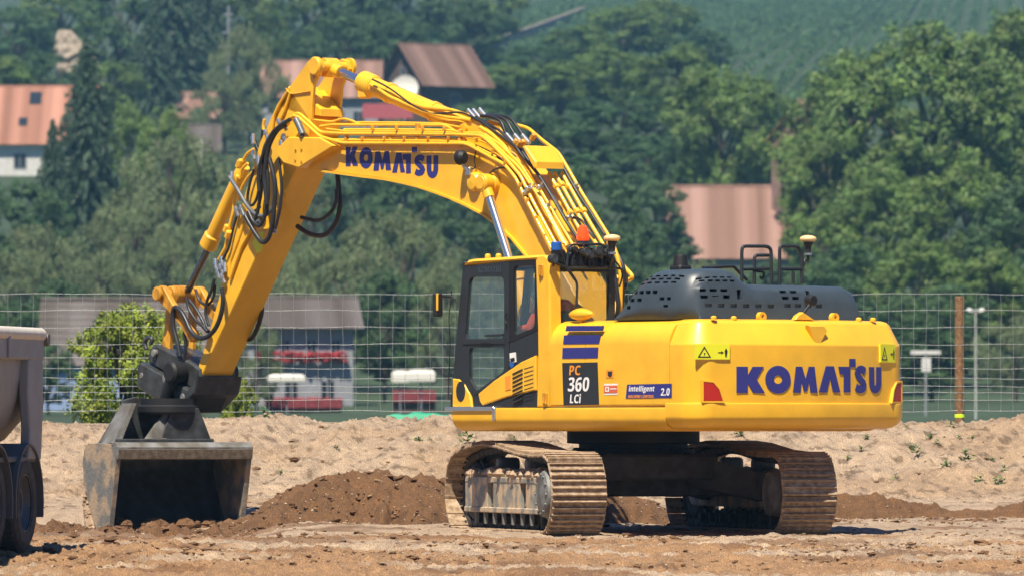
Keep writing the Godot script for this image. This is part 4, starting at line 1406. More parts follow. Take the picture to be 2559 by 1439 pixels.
func make_cab_top(zo: float, zi: float):
	var cg := part("rear_light_rack", ex)
	# a bent tube frame with lamps and wiring behind the cab roof
	var bars := [[Vector3(-0.42, 3.091, -1.356), Vector3(-0.42, 3.326, -1.334), Vector3(-0.42, 3.348, -1.277), Vector3(-0.42, 3.365, -0.836), Vector3(-0.42, 3.317, -0.757), Vector3(-0.42, 3.16, -0.712), Vector3(-0.42, 3.073, -0.677)], [Vector3(-0.42, 3.078, -1.379), Vector3(-0.42, 3.091, -0.7)], [Vector3(-0.42, 3.086, -1.018), Vector3(-0.42, 3.348, -1.029)], [Vector3(-0.45, 3.09, -0.702), Vector3(-0.45, 3.075, -0.52), Vector3(-0.45, 2.971, -0.463), Vector3(-0.45, 2.848, -0.498)], [Vector3(-0.35, 3.15, -1.524), Vector3(-0.35, 3.084, -1.299)], [Vector3(-0.42, 3.082, -1.345), Vector3(-0.42, 2.91, -1.198), Vector3(-0.42, 2.648, -1.21)], [Vector3(-0.42, 3.351, -0.814), Vector3(-0.42, 3.098, -0.836)]]
	for b in bars:
		var m := MB.new()
		m.tube(bent(b, 0.05), 0.015, 7)
		obj("tube", m, M.cab_dark, cg)
	var bx := MB.new()
	bx.box(Vector3(-0.33, 3.176, -0.977), Vector3(0.14, 0.19, 0.60), Basis(), 0.03)
	bx.box(Vector3(-0.3, 3.214, -1.37), Vector3(0.1, 0.16, 0.14), Basis(), 0.02)
	obj("equipment_box", bx, M.black, cg)
	var tp := MB.new()
	tp.box(Vector3(-0.25, 3.258, -0.809), Vector3(0.16, 0.05, 0.5), Basis(Vector3.RIGHT, 0.1), 0.015)
	obj("cover", tp, M.hood, cg)
	for q in [[Vector3(-0.44, 3.268, -1.091), 0.05], [Vector3(-0.44, 3.234, -1.023), 0.04], [Vector3(-0.4, 3.293, -1.227), 0.035], [Vector3(-0.44, 3.279, -0.921), 0.045], [Vector3(-0.42, 3.265, -0.757), 0.045], [Vector3(-0.42, 3.183, -1.558), 0.05]]:
		var m := MB.new()
		m.lathe(q[0], Vector3(-1, 0.1, 0.1), [[0.0, -0.05], [q[1], -0.05], [q[1] * 1.1, 0.02], [q[1], 0.035], [0.0, 0.03]], 12)
		m.cyl(q[0] + Vector3(0, -0.09, 0), q[0], 0.012, 6)
		obj("work_lamp", m, M.steel, cg)
	for w in [[Vector3(-0.46, 3.326, -1.276), Vector3(-0.46, 3.241, -1.141), Vector3(-0.46, 3.26, -1.005), Vector3(-0.46, 3.193, -0.847)], [Vector3(-0.46, 3.345, -1.141), Vector3(-0.46, 3.216, -1.028), Vector3(-0.46, 3.237, -0.824), Vector3(-0.46, 3.177, -0.699)], [Vector3(-0.46, 3.288, -1.501), Vector3(-0.46, 3.184, -1.434), Vector3(-0.46, 3.064, -1.378), Vector3(-0.46, 2.943, -1.276)], [Vector3(-0.44, 3.334, -0.739), Vector3(-0.44, 3.196, -0.671), Vector3(-0.44, 3.109, -0.58), Vector3(-0.44, 3.005, -0.535), Vector3(-0.44, 2.864, -0.58)], [Vector3(-0.4, 3.313, -1.024), Vector3(-0.4, 3.298, -0.888), Vector3(-0.4, 3.353, -0.706), Vector3(-0.4, 3.406, -0.661)]]:
		var m := MB.new()
		m.tube(smooth_path(w), 0.011, 6)
		obj("cable", m, M.rubber, cg)
	# amber beacon
	var be := part("beacon", ex)
	var bp: Vector3 = Vector3(-0.35, 3.387, -1.057)
	var b1 := MB.new()
	b1.lathe(bp, Vector3.UP, [[0.0, -0.06], [0.06, -0.06], [0.075, -0.03], [0.075, 0.012], [0.0, 0.012]], 20)
	obj("base", b1, M.cab_dark, be)
	var b2 := MB.new()
	b2.lathe(bp, Vector3.UP, [[0.068, 0.012], [0.074, 0.05], [0.066, 0.12], [0.05, 0.17], [0.026, 0.192], [0.0, 0.198]], 24)
	for k in 5: b2.lathe(bp + Vector3(0, 0.03 + 0.025 * k, 0), Vector3.UP, [[0.070 - 0.0012 * k * k, 0.0], [0.077 - 0.0016 * k * k, 0.006], [0.070 - 0.0014 * k * k, 0.012]], 24)
	obj("lens", b2, M.amber, be)
	var ol := OmniLight3D.new()
	ol.name = "beacon_light"
	ol.light_color = Color(1.0, 0.35, 0.05)
	ol.light_energy = 0.03
	ol.light_size = 0.05
	ol.omni_range = 6.0
	ol.omni_attenuation = 2.0
	ol.shadow_enabled = true
	be.add_child(ol)
	ol.position = bp + Vector3(0, 0.1, 0)
	var bl := MB.new()
	var lp: Vector3 = Vector3(-0.3, 3.278, -1.415)
	bl.lathe(lp, Vector3.UP, [[0.0, 0.0], [0.06, 0.0], [0.064, 0.01], [0.062, 0.09], [0.05, 0.105], [0.0, 0.107]], 20)
	var bo := obj("blue_warning_lamp", bl, M.beacon_blue, ex)
	var bs := MB.new()
	bs.lathe(lp, Vector3.UP, [[0.0, -0.13], [0.05, -0.13], [0.06, -0.05], [0.07, -0.002], [0.0, -0.001]], 16)
	obj("base", bs, M.black, bo)
	antenna(Vector3(-0.6, 3.431, -0.822), Vector3(-0.45, 3.072, -0.736))

# ---------------------------------------------------------------- boom
func make_boom():
	var bm := part("boom", ex)
	var side := [Vector2(6.272, 4.807), Vector2(5.64, 4.788), Vector2(4.049, 4.717), Vector2(3.269, 4.679), Vector2(2.767, 4.631), Vector2(2.384, 4.515), Vector2(1.981, 4.341), Vector2(1.799, 4.174), Vector2(1.566, 3.836), Vector2(1.161, 3.315), Vector2(0.47, 2.494), Vector2(0.029, 1.997), Vector2(0.029, 1.832), Vector2(0.212, 1.763), Vector2(0.47, 1.835), Vector2(0.989, 2.358), Vector2(1.663, 3.296), Vector2(1.928, 3.501), Vector2(2.194, 3.659), Vector2(2.499, 3.804), Vector2(2.805, 3.912), Vector2(3.114, 4.006), Vector2(3.424, 4.085), Vector2(3.735, 4.156), Vector2(4.048, 4.212), Vector2(4.363, 4.259), Vector2(4.998, 4.324), Vector2(5.639, 4.395), Vector2(6.068, 4.441), Vector2(6.353, 4.498), Vector2(6.451, 4.614), Vector2(6.418, 4.727)]
	var mb := MB.new()
	mb.prism(side, -0.29, 0.29, 0.012)
	obj("box_section", mb, M.yellow, bm)
	# thick lower and upper flange plates that stand proud of the webs
	var lowline := [Vector3(5.607, 4.384, -0.325), Vector3(4.966, 4.313, -0.325), Vector3(4.331, 4.248, -0.325), Vector3(4.017, 4.201, -0.325), Vector3(3.704, 4.145, -0.325), Vector3(3.392, 4.074, -0.325), Vector3(3.082, 3.995, -0.325), Vector3(2.774, 3.901, -0.325), Vector3(2.468, 3.794, -0.325), Vector3(2.163, 3.648, -0.325), Vector3(1.897, 3.49, -0.325), Vector3(1.633, 3.286, -0.325), Vector3(0.959, 2.348, -0.325)]
	var fl := MB.new()
	for i in lowline.size() - 1:
		var a: Vector3 = lowline[i]; var b: Vector3 = lowline[i + 1]
		var t := (b - a).normalized()
		var nn := Vector3(t.y, -t.x, 0)
		if nn.y > 0.0: nn = -nn
		var p := [a - nn * 0.012, b - nn * 0.012, b + nn * 0.014, a + nn * 0.014]
		fl.quad_free([Vector2(p[0].x, p[0].y), Vector2(p[1].x, p[1].y), Vector2(p[2].x, p[2].y), Vector2(p[3].x, p[3].y)], -0.325, 0.325)
	obj("lower_flange", fl, M.yellow, bm)
	# wider nose that carries the arm
	var ns := MB.new()
	var nose := [Vector2(6.375, 4.679), Vector2(6.139, 4.815), Vector2(5.5, 4.791), Vector2(5.211, 4.68), Vector2(5.927, 4.424), Vector2(6.236, 4.492), Vector2(6.367, 4.594)]
	ns.prism(nose, -0.42, -0.27, 0.015)
	ns.prism(nose, 0.27, 0.42, 0.015)
	obj("nose_plate", ns, M.yellow, bm)
	for q in [Vector3(5.98, 4.643, -0.43), Vector3(5.863, 4.649, -0.43), Vector3(5.989, 4.523, -0.43), Vector3(5.863, 4.503, -0.43)]:
		var b := MB.new()
		b.cyl(q, q + Vector3(0, 0, 0.02), 0.016, 8)
		obj("bolt", b, M.yellow_worn, bm)
	# maker's name
	var l2 := [Vector3(5.139, 4.426, -0.302), Vector3(4.9, 4.664, -0.302), Vector3(4.868, 4.394, -0.302), Vector3(4.606, 4.645, -0.302), Vector3(4.59, 4.357, -0.302), Vector3(4.243, 4.591, -0.302), Vector3(4.219, 4.323, -0.302), Vector3(3.968, 4.564, -0.302), Vector3(4.022, 4.308, -0.302), Vector3(3.811, 4.545, -0.302), Vector3(3.795, 4.273, -0.302), Vector3(3.561, 4.528, -0.302), Vector3(3.546, 4.238, -0.302), Vector3(3.32, 4.512, -0.302), Vector3(3.834, 4.56, -0.302), Vector3(3.733, 4.625, -0.302)]
	var chars := "KOMATSUB"
	for i in 8:
		var a: Vector3 = l2[i * 2]; var b: Vector3 = l2[i * 2 + 1]
		var w := absf(a.x - b.x)
		var o := inst("letter", letter_mesh(chars[i], w, b.y - a.y, 0.004, M.blue), bm)
		var bs := Basis(Vector3.UP, PI)
		o.transform = Transform3D(bs, Vector3(a.x, a.y, -0.289))
	# boss for the boom cylinders
	var cb: Vector3 = Vector3(2.259, 4.15, -0.45)
	var bs2 := MB.new()
	bs2.lathe(Vector3(cb.x, cb.y, 0), Vector3(0, 0, 1), [[0.0, -0.50], [0.075, -0.50], [0.095, -0.48], [0.095, -0.36], [0.12, -0.34], [0.135, -0.28], [0.135, 0.28], [0.12, 0.34], [0.095, 0.36], [0.095, 0.48], [0.075, 0.50], [0.0, 0.50]], 28)
	obj("cylinder_boss", bs2, M.yellow, bm)
	var cap := MB.new()
	var cq: Vector3 = Vector3(2.586, 4.174, -0.33)
	cap.lathe(Vector3(cq.x, cq.y, -0.29), Vector3(0, 0, -1), [[0.12, 0.0], [0.115, 0.04], [0.09, 0.075], [0.0, 0.085]], 20)
	obj("boss_cover", cap, M.yellow, bm)
	# boom cylinders
	for s: float in [1.0, -1.0]:
		var z: float = -0.42 * s
		var lo := Vector3(0.98, 1.62, z)
		var hi := Vector3(cb.x, cb.y, z)
		var k := hi.distance_to(lo)
		var dir := (hi - lo) / k
		var cy := part("boom_cylinder", ex)
		var c1 := MB.new()
		c1.lathe(lo, dir, [[0.0, 0.0], [0.10, 0.0], [0.11, 0.1], [0.11, 1.48], [0.13, 1.49], [0.13, 1.62], [0.08, 1.64], [0.0, 1.64]], 22)
		obj("barrel", c1, M.yellow, cy)
		var c2 := MB.new()
		c2.cyl(lo + dir * 1.6, hi - dir * 0.12, 0.052, 20)
		obj("rod", c2, M.chrome, cy)
		var c3 := MB.new()
		c3.lathe(hi + Vector3(0, 0, -0.07), Vector3(0, 0, 1), [[0.0, 0.0], [0.10, 0.0], [0.11, 0.02], [0.11, 0.12], [0.10, 0.14], [0.0, 0.14]], 20)
		c3.cyl(hi - dir * 0.2, hi - dir * 0.05, 0.065, 14)
		obj("rod_eye", c3, M.yellow, cy)
	# arm cylinder on top of the boom
	var ac := part("arm_cylinder", ex)
	var a0: Vector3 = Vector3(2.98, 4.828, 0)
	var a1: Vector3 = Vector3(5.852, 5.671, 0)
	var hd: Vector3 = Vector3(5.185, 5.474, 0)
	var dr := (a1 - a0).normalized()
	var kk := a0.distance_to(hd)
	var ba := MB.new()
	ba.lathe(a0, dr, [[0.0, -0.03], [0.09, -0.03], [0.115, 0.06], [0.115, kk - 0.26], [0.137, kk - 0.24], [0.142, kk - 0.2], [0.142, kk - 0.03], [0.12, kk], [0.075, kk + 0.01], [0.0, kk + 0.01]], 28)
	ba.box(a0 + dr * (kk - 0.12) + Vector3(0, -0.12, -0.05), Vector3(0.16, 0.12, 0.13), Basis(), 0.02)
	obj("barrel", ba, M.yellow, ac)
	for t in [0.35, 0.75, 0.9]:
		var br := MB.new()
		br.lathe(a0 + dr * (kk * t), dr, [[0.115, -0.04], [0.128, -0.035], [0.128, 0.035], [0.115, 0.04]], 24)
		obj("clamp_band", br, M.yellow, ac)
	var rd := MB.new()
	rd.cyl(hd - dr * 0.05, a1, 0.058, 22)
	obj("rod", rd, M.chrome, ac)
	var re := MB.new()
	re.lathe(a1 + Vector3(0, 0, -0.1), Vector3(0, 0, 1), [[0.0, 0.0], [0.115, 0.0], [0.12, 0.01], [0.12, 0.19], [0.115, 0.2], [0.0, 0.2]], 24)
	re.cyl(a1 + dr * -0.25, a1 - dr * 0.05, 0.08, 16)
	obj("rod_eye", re, M.yellow, ac)
	for pp in [[Vector3(2.915, 4.977, -0.12), Vector3(3.263, 5.06, -0.12), Vector3(3.495, 5.082, -0.12), Vector3(3.807, 5.112, -0.12), Vector3(4.042, 5.168, -0.12), Vector3(4.396, 5.287, -0.12), Vector3(4.832, 5.41, -0.12), Vector3(4.872, 5.421, -0.12)], [Vector3(2.842, 4.925, -0.16), Vector3(3.29, 4.973, -0.16), Vector3(3.757, 5.056, -0.16), Vector3(4.148, 5.171, -0.16), Vector3(4.464, 5.269, -0.16), Vector3(4.662, 5.363, -0.16)]]:
		var m := MB.new()
		m.tube(bent(pp, 0.05), 0.022, 8)
		obj("pipe", m, M.yellow, ac)
	var hs := MB.new()
	hs.tube(smooth_path([Vector3(4.768, 5.484, -0.17), Vector3(4.411, 5.354, -0.17), Vector3(3.979, 5.145, -0.17), Vector3(3.627, 5.037, -0.17), Vector3(3.355, 5.023, -0.17), Vector3(3.045, 5.023, -0.17), Vector3(2.814, 4.963, -0.17)]), 0.012, 6)
	obj("hose", hs, M.rubber, ac)
	# bracket under the arm cylinder's foot
	var bk := MB.new()
	bk.prism([Vector2(3.083, 4.683), Vector2(3.006, 4.859), Vector2(2.852, 4.936), Vector2(2.66, 4.896), Vector2(2.43, 4.505)], -0.15, -0.11, 0.008)
	bk.prism([Vector2(3.083, 4.683), Vector2(3.006, 4.859), Vector2(2.852, 4.936), Vector2(2.66, 4.896), Vector2(2.43, 4.505)], 0.11, 0.15, 0.008)
	bk.cyl(a0 + Vector3(0, 0, -0.19), a0 + Vector3(0, 0, 0.19), 0.06, 16)
	obj("bracket", bk, M.yellow, bm)
	# steel pipes along the boom, then up over its back
	var pipes := [
		[0.38, 0.022, [Vector3(6.145, 5.024, -0.36), Vector3(6.08, 5.101, -0.36), Vector3(5.982, 5.098, -0.36), Vector3(5.788, 4.988, -0.36), Vector3(5.562, 4.853, -0.36), Vector3(5.065, 4.824, -0.36), Vector3(3.972, 4.786, -0.36), Vector3(2.961, 4.751, -0.36), Vector3(2.401, 4.72, -0.36), Vector3(2.195, 4.604, -0.36), Vector3(1.952, 4.444, -0.36), Vector3(1.665, 4.227, -0.36), Vector3(1.439, 3.927, -0.36), Vector3(0.975, 3.373, -0.36)]],
		[0.38, 0.022, [Vector3(6.2, 4.966, -0.38), Vector3(6.118, 5.072, -0.38), Vector3(6.005, 5.068, -0.38), Vector3(5.536, 4.798, -0.38), Vector3(5.071, 4.706, -0.38), Vector3(3.947, 4.673, -0.38), Vector3(2.706, 4.632, -0.38), Vector3(2.598, 4.605, -0.38), Vector3(1.928, 4.357, -0.38), Vector3(1.731, 4.2, -0.38), Vector3(1.49, 3.89, -0.38), Vector3(1.048, 3.341, -0.38)]],
		[0.30, 0.018, [Vector3(5.64, 4.931, -0.3), Vector3(5.398, 4.943, -0.3), Vector3(4.998, 4.931, -0.3), Vector3(4.049, 4.901, -0.3), Vector3(3.191, 4.87, -0.3), Vector3(3.099, 4.843, -0.3), Vector3(2.944, 4.771, -0.3), Vector3(2.461, 4.752, -0.3), Vector3(2.194, 4.595, -0.3), Vector3(1.739, 4.306, -0.3), Vector3(1.4, 3.975, -0.3), Vector3(0.929, 3.406, -0.3)]],
		[0.34, 0.018, [Vector3(5.119, 4.875, -0.33), Vector3(4.011, 4.841, -0.33), Vector3(3.014, 4.801, -0.33), Vector3(2.845, 4.772, -0.33)]],
		[0.26, 0.016, [Vector3(5.813, 5.016, -0.26), Vector3(5.45, 4.98, -0.26), Vector3(5.25, 5.018, -0.26), Vector3(5.09, 4.993, -0.26), Vector3(4.89, 4.928, -0.26)]],
		[0.34, 0.016, [Vector3(4.787, 4.767, -0.34), Vector3(3.998, 4.744, -0.34), Vector3(3.064, 4.701, -0.34), Vector3(2.717, 4.677, -0.34)]],
		[0.24, 0.024, [Vector3(2.623, 4.831, -0.2), Vector3(2.409, 4.743, -0.2), Vector3(2.15, 4.587, -0.2), Vector3(1.998, 4.42, -0.2), Vector3(1.696, 4.183, -0.2), Vector3(1.395, 3.834, -0.2), Vector3(0.977, 3.389, -0.2)]],
		[0.1, 0.024, [Vector3(2.417, 4.769, -0.12), Vector3(2.036, 4.538, -0.12), Vector3(1.734, 4.224, -0.12), Vector3(1.358, 3.811, -0.12), Vector3(0.97, 3.39, -0.12)]],
		[-0.05, 0.024, [Vector3(1.638, 4.264, 0.06), Vector3(1.488, 4.079, 0.06), Vector3(1.129, 3.652, 0.06), Vector3(0.905, 3.392, 0.06)]],
		[-0.12, 0.024, [Vector3(1.63, 4.265, 0.14), Vector3(1.465, 4.08, 0.14), Vector3(1.106, 3.663, 0.14), Vector3(0.838, 3.392, 0.14)]],
		[-0.2, 0.024, [Vector3(1.593, 4.266, 0.22), Vector3(1.413, 4.061, 0.22), Vector3(1.084, 3.683, 0.22), Vector3(0.816, 3.393, 0.22)]],
		[0.3, 0.014, [Vector3(5.441, 4.894, -0.36), Vector3(5.001, 4.846, -0.36), Vector3(3.972, 4.815, -0.36), Vector3(3, 4.776, -0.36), Vector3(2.731, 4.725, -0.36), Vector3(2.31, 4.636, -0.36), Vector3(1.983, 4.454, -0.36), Vector3(1.695, 4.256, -0.36)]],
		[0.3, 0.014, [Vector3(5.396, 4.974, -0.24), Vector3(4.916, 4.959, -0.24), Vector3(3.968, 4.925, -0.24), Vector3(3.344, 4.896, -0.24), Vector3(2.958, 4.84, -0.24)]],
		[0.3, 0.014, [Vector3(4.988, 4.743, -0.37), Vector3(3.96, 4.708, -0.37), Vector3(3.181, 4.68, -0.37), Vector3(2.641, 4.645, -0.37), Vector3(2.107, 4.458, -0.37)]],
		[0.3, 0.018, [Vector3(2.422, 4.727, -0.27), Vector3(2.155, 4.605, -0.27), Vector3(1.776, 4.365, -0.27), Vector3(1.475, 4.062, -0.27), Vector3(1.025, 3.517, -0.27), Vector3(0.906, 3.373, -0.27)]],
		[-0.32, 0.022, [Vector3(2.604, 4.873, 0.34), Vector3(2.375, 4.827, 0.34), Vector3(2.132, 4.685, 0.34), Vector3(1.799, 4.513, 0.34), Vector3(1.618, 4.317, 0.34), Vector3(1.393, 4.058, 0.34), Vector3(1.02, 3.669, 0.34), Vector3(0.812, 3.451, 0.34), Vector3(0.635, 3.164, 0.34), Vector3(0.606, 2.69, 0.34)]],
	]
	for p in pipes:
		var m := MB.new()
		m.tube(bent(p[2], 0.07), p[1], 9)
		obj("pipe", m, M.yellow, bm)
	# clamps across the pipes
	for c in [[[Vector3(5.065, 4.824, -0.36), Vector3(5.064, 4.696, -0.36)]], [[Vector3(3.659, 4.888, -0.36), Vector3(3.659, 4.656, -0.36)]], [[Vector3(2.846, 4.786, -0.36), Vector3(2.807, 4.621, -0.36)]], [[Vector3(4.169, 4.797, -0.36), Vector3(4.169, 4.68, -0.36)]]]:
		var m := MB.new()
		m.box((c[0][0] + c[0][1]) / 2.0 + Vector3(0, 0, 0.02), Vector3(0.05, absf(c[0][0].y - c[0][1].y) + 0.04, 0.05), Basis(), 0.008)
		obj("pipe_clamp", m, M.yellow_worn, bm)
	for c in [[Vector3(4.683, 4.748, -0.39), Vector3(4.249, 4.735, -0.39), Vector3(3.856, 4.724, -0.39), Vector3(3.388, 4.71, -0.39), Vector3(3.001, 4.698, -0.39), Vector3(4.485, 4.883, -0.39), Vector3(4.013, 4.869, -0.39), Vector3(3.505, 4.848, -0.39), Vector3(3.078, 4.826, -0.39), Vector3(2.463, 4.668, -0.39), Vector3(2.158, 4.525, -0.39), Vector3(1.915, 4.39, -0.39), Vector3(1.628, 4.111, -0.39), Vector3(1.492, 3.928, -0.39), Vector3(1.327, 3.71, -0.39), Vector3(1.163, 3.494, -0.39)]]:
		for q in c:
			var m := MB.new()
			m.box(q, Vector3(0.022, 0.055, 0.045), Basis(), 0.006)
			obj("pipe_clip", m, M.yellow_worn, bm)
	for c in [Vector3(1.493, 4.062, -0.38), Vector3(1.519, 4.065, -0.3), Vector3(1.375, 4.076, -0.3), Vector3(1.436, 4.074, 0.3), Vector3(1.529, 4.018, -0.38), Vector3(1.354, 3.85, -0.2), Vector3(1.368, 3.769, -0.1), Vector3(1.191, 3.714, 0), Vector3(1.496, 4.083, 0.3)]:
		var m := MB.new()
		m.box(c, Vector3(0.07, 0.05, 0.07), Basis(Vector3(0, 0, 1), -0.9), 0.012)
		m.cyl(c + Vector3(-0.03, 0.03, 0), c + Vector3(-0.05, 0.06, 0), 0.014, 6)
		obj("fitting", m, M.zinc, bm)
	for c in [Vector3(1.503, 4.102, 0.06), Vector3(1.493, 4.126, 0.14), Vector3(1.471, 4.104, 0.22), Vector3(1.24, 3.784, 0.06), Vector3(1.206, 3.8, 0.14), Vector3(1.184, 3.808, 0.22)]:
		var m := MB.new()
		m.box(c, Vector3(0.06, 0.075, 0.06), Basis(Vector3(0, 0, 1), -0.9), 0.01)
		obj("pipe_clamp", m, M.yellow, bm)
	# black hoses running from the arm cylinder's foot down the back of the boom
	for h in [[0.019, [Vector3(2.835, 4.96, -0.16), Vector3(2.638, 4.893, -0.16), Vector3(2.443, 4.795, -0.16), Vector3(2.175, 4.664, -0.16), Vector3(2.005, 4.583, -0.16), Vector3(1.86, 4.457, -0.16), Vector3(1.571, 4.236, -0.16), Vector3(1.331, 3.987, -0.16), Vector3(1.068, 3.693, -0.16), Vector3(0.83, 3.461, -0.16), Vector3(0.759, 3.384, -0.16)]], [0.019, [Vector3(2.885, 4.972, -0.08), Vector3(2.64, 4.879, -0.08), Vector3(2.396, 4.78, -0.08), Vector3(2.225, 4.667, -0.08), Vector3(2.007, 4.547, -0.08), Vector3(1.838, 4.397, -0.08), Vector3(1.597, 4.177, -0.08), Vector3(1.357, 3.943, -0.08), Vector3(1.141, 3.681, -0.08), Vector3(0.903, 3.434, -0.08)]], [0.020, [Vector3(2.862, 4.981, 0), Vector3(2.641, 4.961, 0), Vector3(2.47, 4.891, 0), Vector3(2.373, 4.735, 0), Vector3(2.324, 4.703, 0)]], [0.020, [Vector3(2.937, 4.993, 0.08), Vector3(2.643, 4.968, 0.08), Vector3(2.472, 4.909, 0.08), Vector3(2.35, 4.782, 0.08), Vector3(2.265, 4.703, 0.08)]], [0.020, [Vector3(3.012, 5.005, 0.16), Vector3(2.644, 4.975, 0.16), Vector3(2.473, 4.926, 0.16), Vector3(2.303, 4.783, 0.16), Vector3(2.217, 4.696, 0.16)]], [0.017, [Vector3(2.134, 4.719, 0.26), Vector3(2.013, 4.623, 0.26), Vector3(1.844, 4.542, 0.26), Vector3(1.675, 4.4, 0.26), Vector3(1.483, 4.181, 0.26), Vector3(1.316, 3.995, 0.26), Vector3(1.077, 3.761, 0.26), Vector3(0.84, 3.514, 0.26)]], [0.015, [Vector3(1.3, 3.702, 0.05), Vector3(1.132, 3.721, 0.05), Vector3(0.99, 3.665, 0.05), Vector3(0.871, 3.541, 0.05), Vector3(0.776, 3.464, 0.05)]], [0.012, [Vector3(2.573, 4.618, -0.33), Vector3(2.28, 4.526, -0.33), Vector3(2.086, 4.429, -0.33), Vector3(1.916, 4.333, -0.33), Vector3(1.747, 4.206, -0.33), Vector3(1.578, 3.989, -0.33), Vector3(1.362, 3.742, -0.33)]], [0.012, [Vector3(2.268, 4.25, -0.36), Vector3(2.146, 4.308, -0.36), Vector3(2, 4.327, -0.36), Vector3(1.928, 4.317, -0.36)]]]:
		var m := MB.new()
		m.tube(smooth_path(h[1], 5), h[0], 7)
		obj("hose", m, M.rubber, bm)
	for c in [Vector3(2.295, 4.694, 0), Vector3(2.24, 4.687, 0.08), Vector3(2.193, 4.685, 0.16), Vector3(2.936, 5.006, 0), Vector3(2.913, 5.018, 0.08), Vector3(2.91, 5.003, -0.1)]:
		var m := MB.new()
		m.cyl(c + Vector3(0.07, 0.05, 0), c + Vector3(-0.06, -0.05, 0), 0.028, 8)
		obj("fitting", m, M.zinc, bm)
	# valve cover box on the back of the boom
	var vb := MB.new()
	var vp := [Vector2(1.786, 4.575), Vector2(1.725, 4.585), Vector2(1.516, 4.385), Vector2(1.516, 4.309), Vector2(1.569, 4.31)]
	vb.prism(vp, -0.24, 0.20, 0.015)
	obj("valve_cover", vb, M.yellow, bm)
	for c in [Vector3(1.986, 4.703, 0.1), Vector3(2.042, 4.631, -0.12), Vector3(1.982, 4.614, -0.12), Vector3(2.057, 4.626, 0)]:
		var m := MB.new()
		m.box(c, Vector3(0.1, 0.06, 0.06), Basis(Vector3(0, 0, 1), -0.8), 0.01)
		obj("valve", m, M.yellow_worn, bm)
	# work lamp on the left flank
	var wl := part("work_lamp", ex)
	var wp: Vector3 = Vector3(2.711, 4.467, -0.42)
	var w1 := MB.new()
	w1.lathe(wp, Vector3(0.9, -0.1, -0.1), [[0.0, -0.07], [0.05, -0.07], [0.085, -0.03], [0.09, 0.04], [0.08, 0.05], [0.0, 0.045]], 18)
	obj("housing", w1, M.black, wl)
	var w2 := MB.new()
	w2.tube(bent([wp, wp + Vector3(-0.02, -0.1, 0.01), wp + Vector3(-0.08, -0.2, 0.08)], 0.04), 0.022, 8)
	w2.box(wp + Vector3(-0.07, -0.17, 0.06), Vector3(0.09, 0.1, 0.06), Basis(), 0.01)
	obj("bracket", w2, M.zinc, wl)
	var w3 := MB.new()
	w3.tube(smooth_path([Vector3(2.61, 4.32, -0.34), Vector3(2.549, 4.349, -0.34), Vector3(2.561, 4.441, -0.34), Vector3(2.537, 4.533, -0.34)]), 0.008, 5)
	obj("cable", w3, M.black, wl)
	# tangle of hoses at the boom foot, between cab and hood
	var kx := 0
	for h in [[Vector3(0.254, 3.377, -0.1), Vector3(0.158, 3.197, -0.1), Vector3(0.107, 2.961, -0.1), Vector3(0.122, 2.538, -0.1)], [Vector3(0.316, 3.249, 0.05), Vector3(0.228, 3.059, 0.05), Vector3(0.258, 2.777, 0.05), Vector3(0.302, 2.495, 0.05)], [Vector3(0.703, 3.423, 0.2), Vector3(0.445, 3.159, 0.2), Vector3(0.261, 3.014, 0.2), Vector3(0.349, 2.968, 0.2)], [Vector3(0.163, 3.242, -0.2), Vector3(0.09, 2.959, -0.2), Vector3(0.039, 2.677, -0.2), Vector3(0.075, 2.49, -0.2)], [Vector3(0.435, 3.016, 0.1), Vector3(0.325, 2.873, 0.1), Vector3(0.377, 2.638, 0.1), Vector3(0.318, 2.495, 0.1)]]:
		var m := MB.new()
		m.tube(smooth_path(h), 0.026, 8)
		obj("pipe" if kx % 2 == 0 else "hose", m, M.yellow if kx % 2 == 0 else M.rubber, bm)
		kx += 1

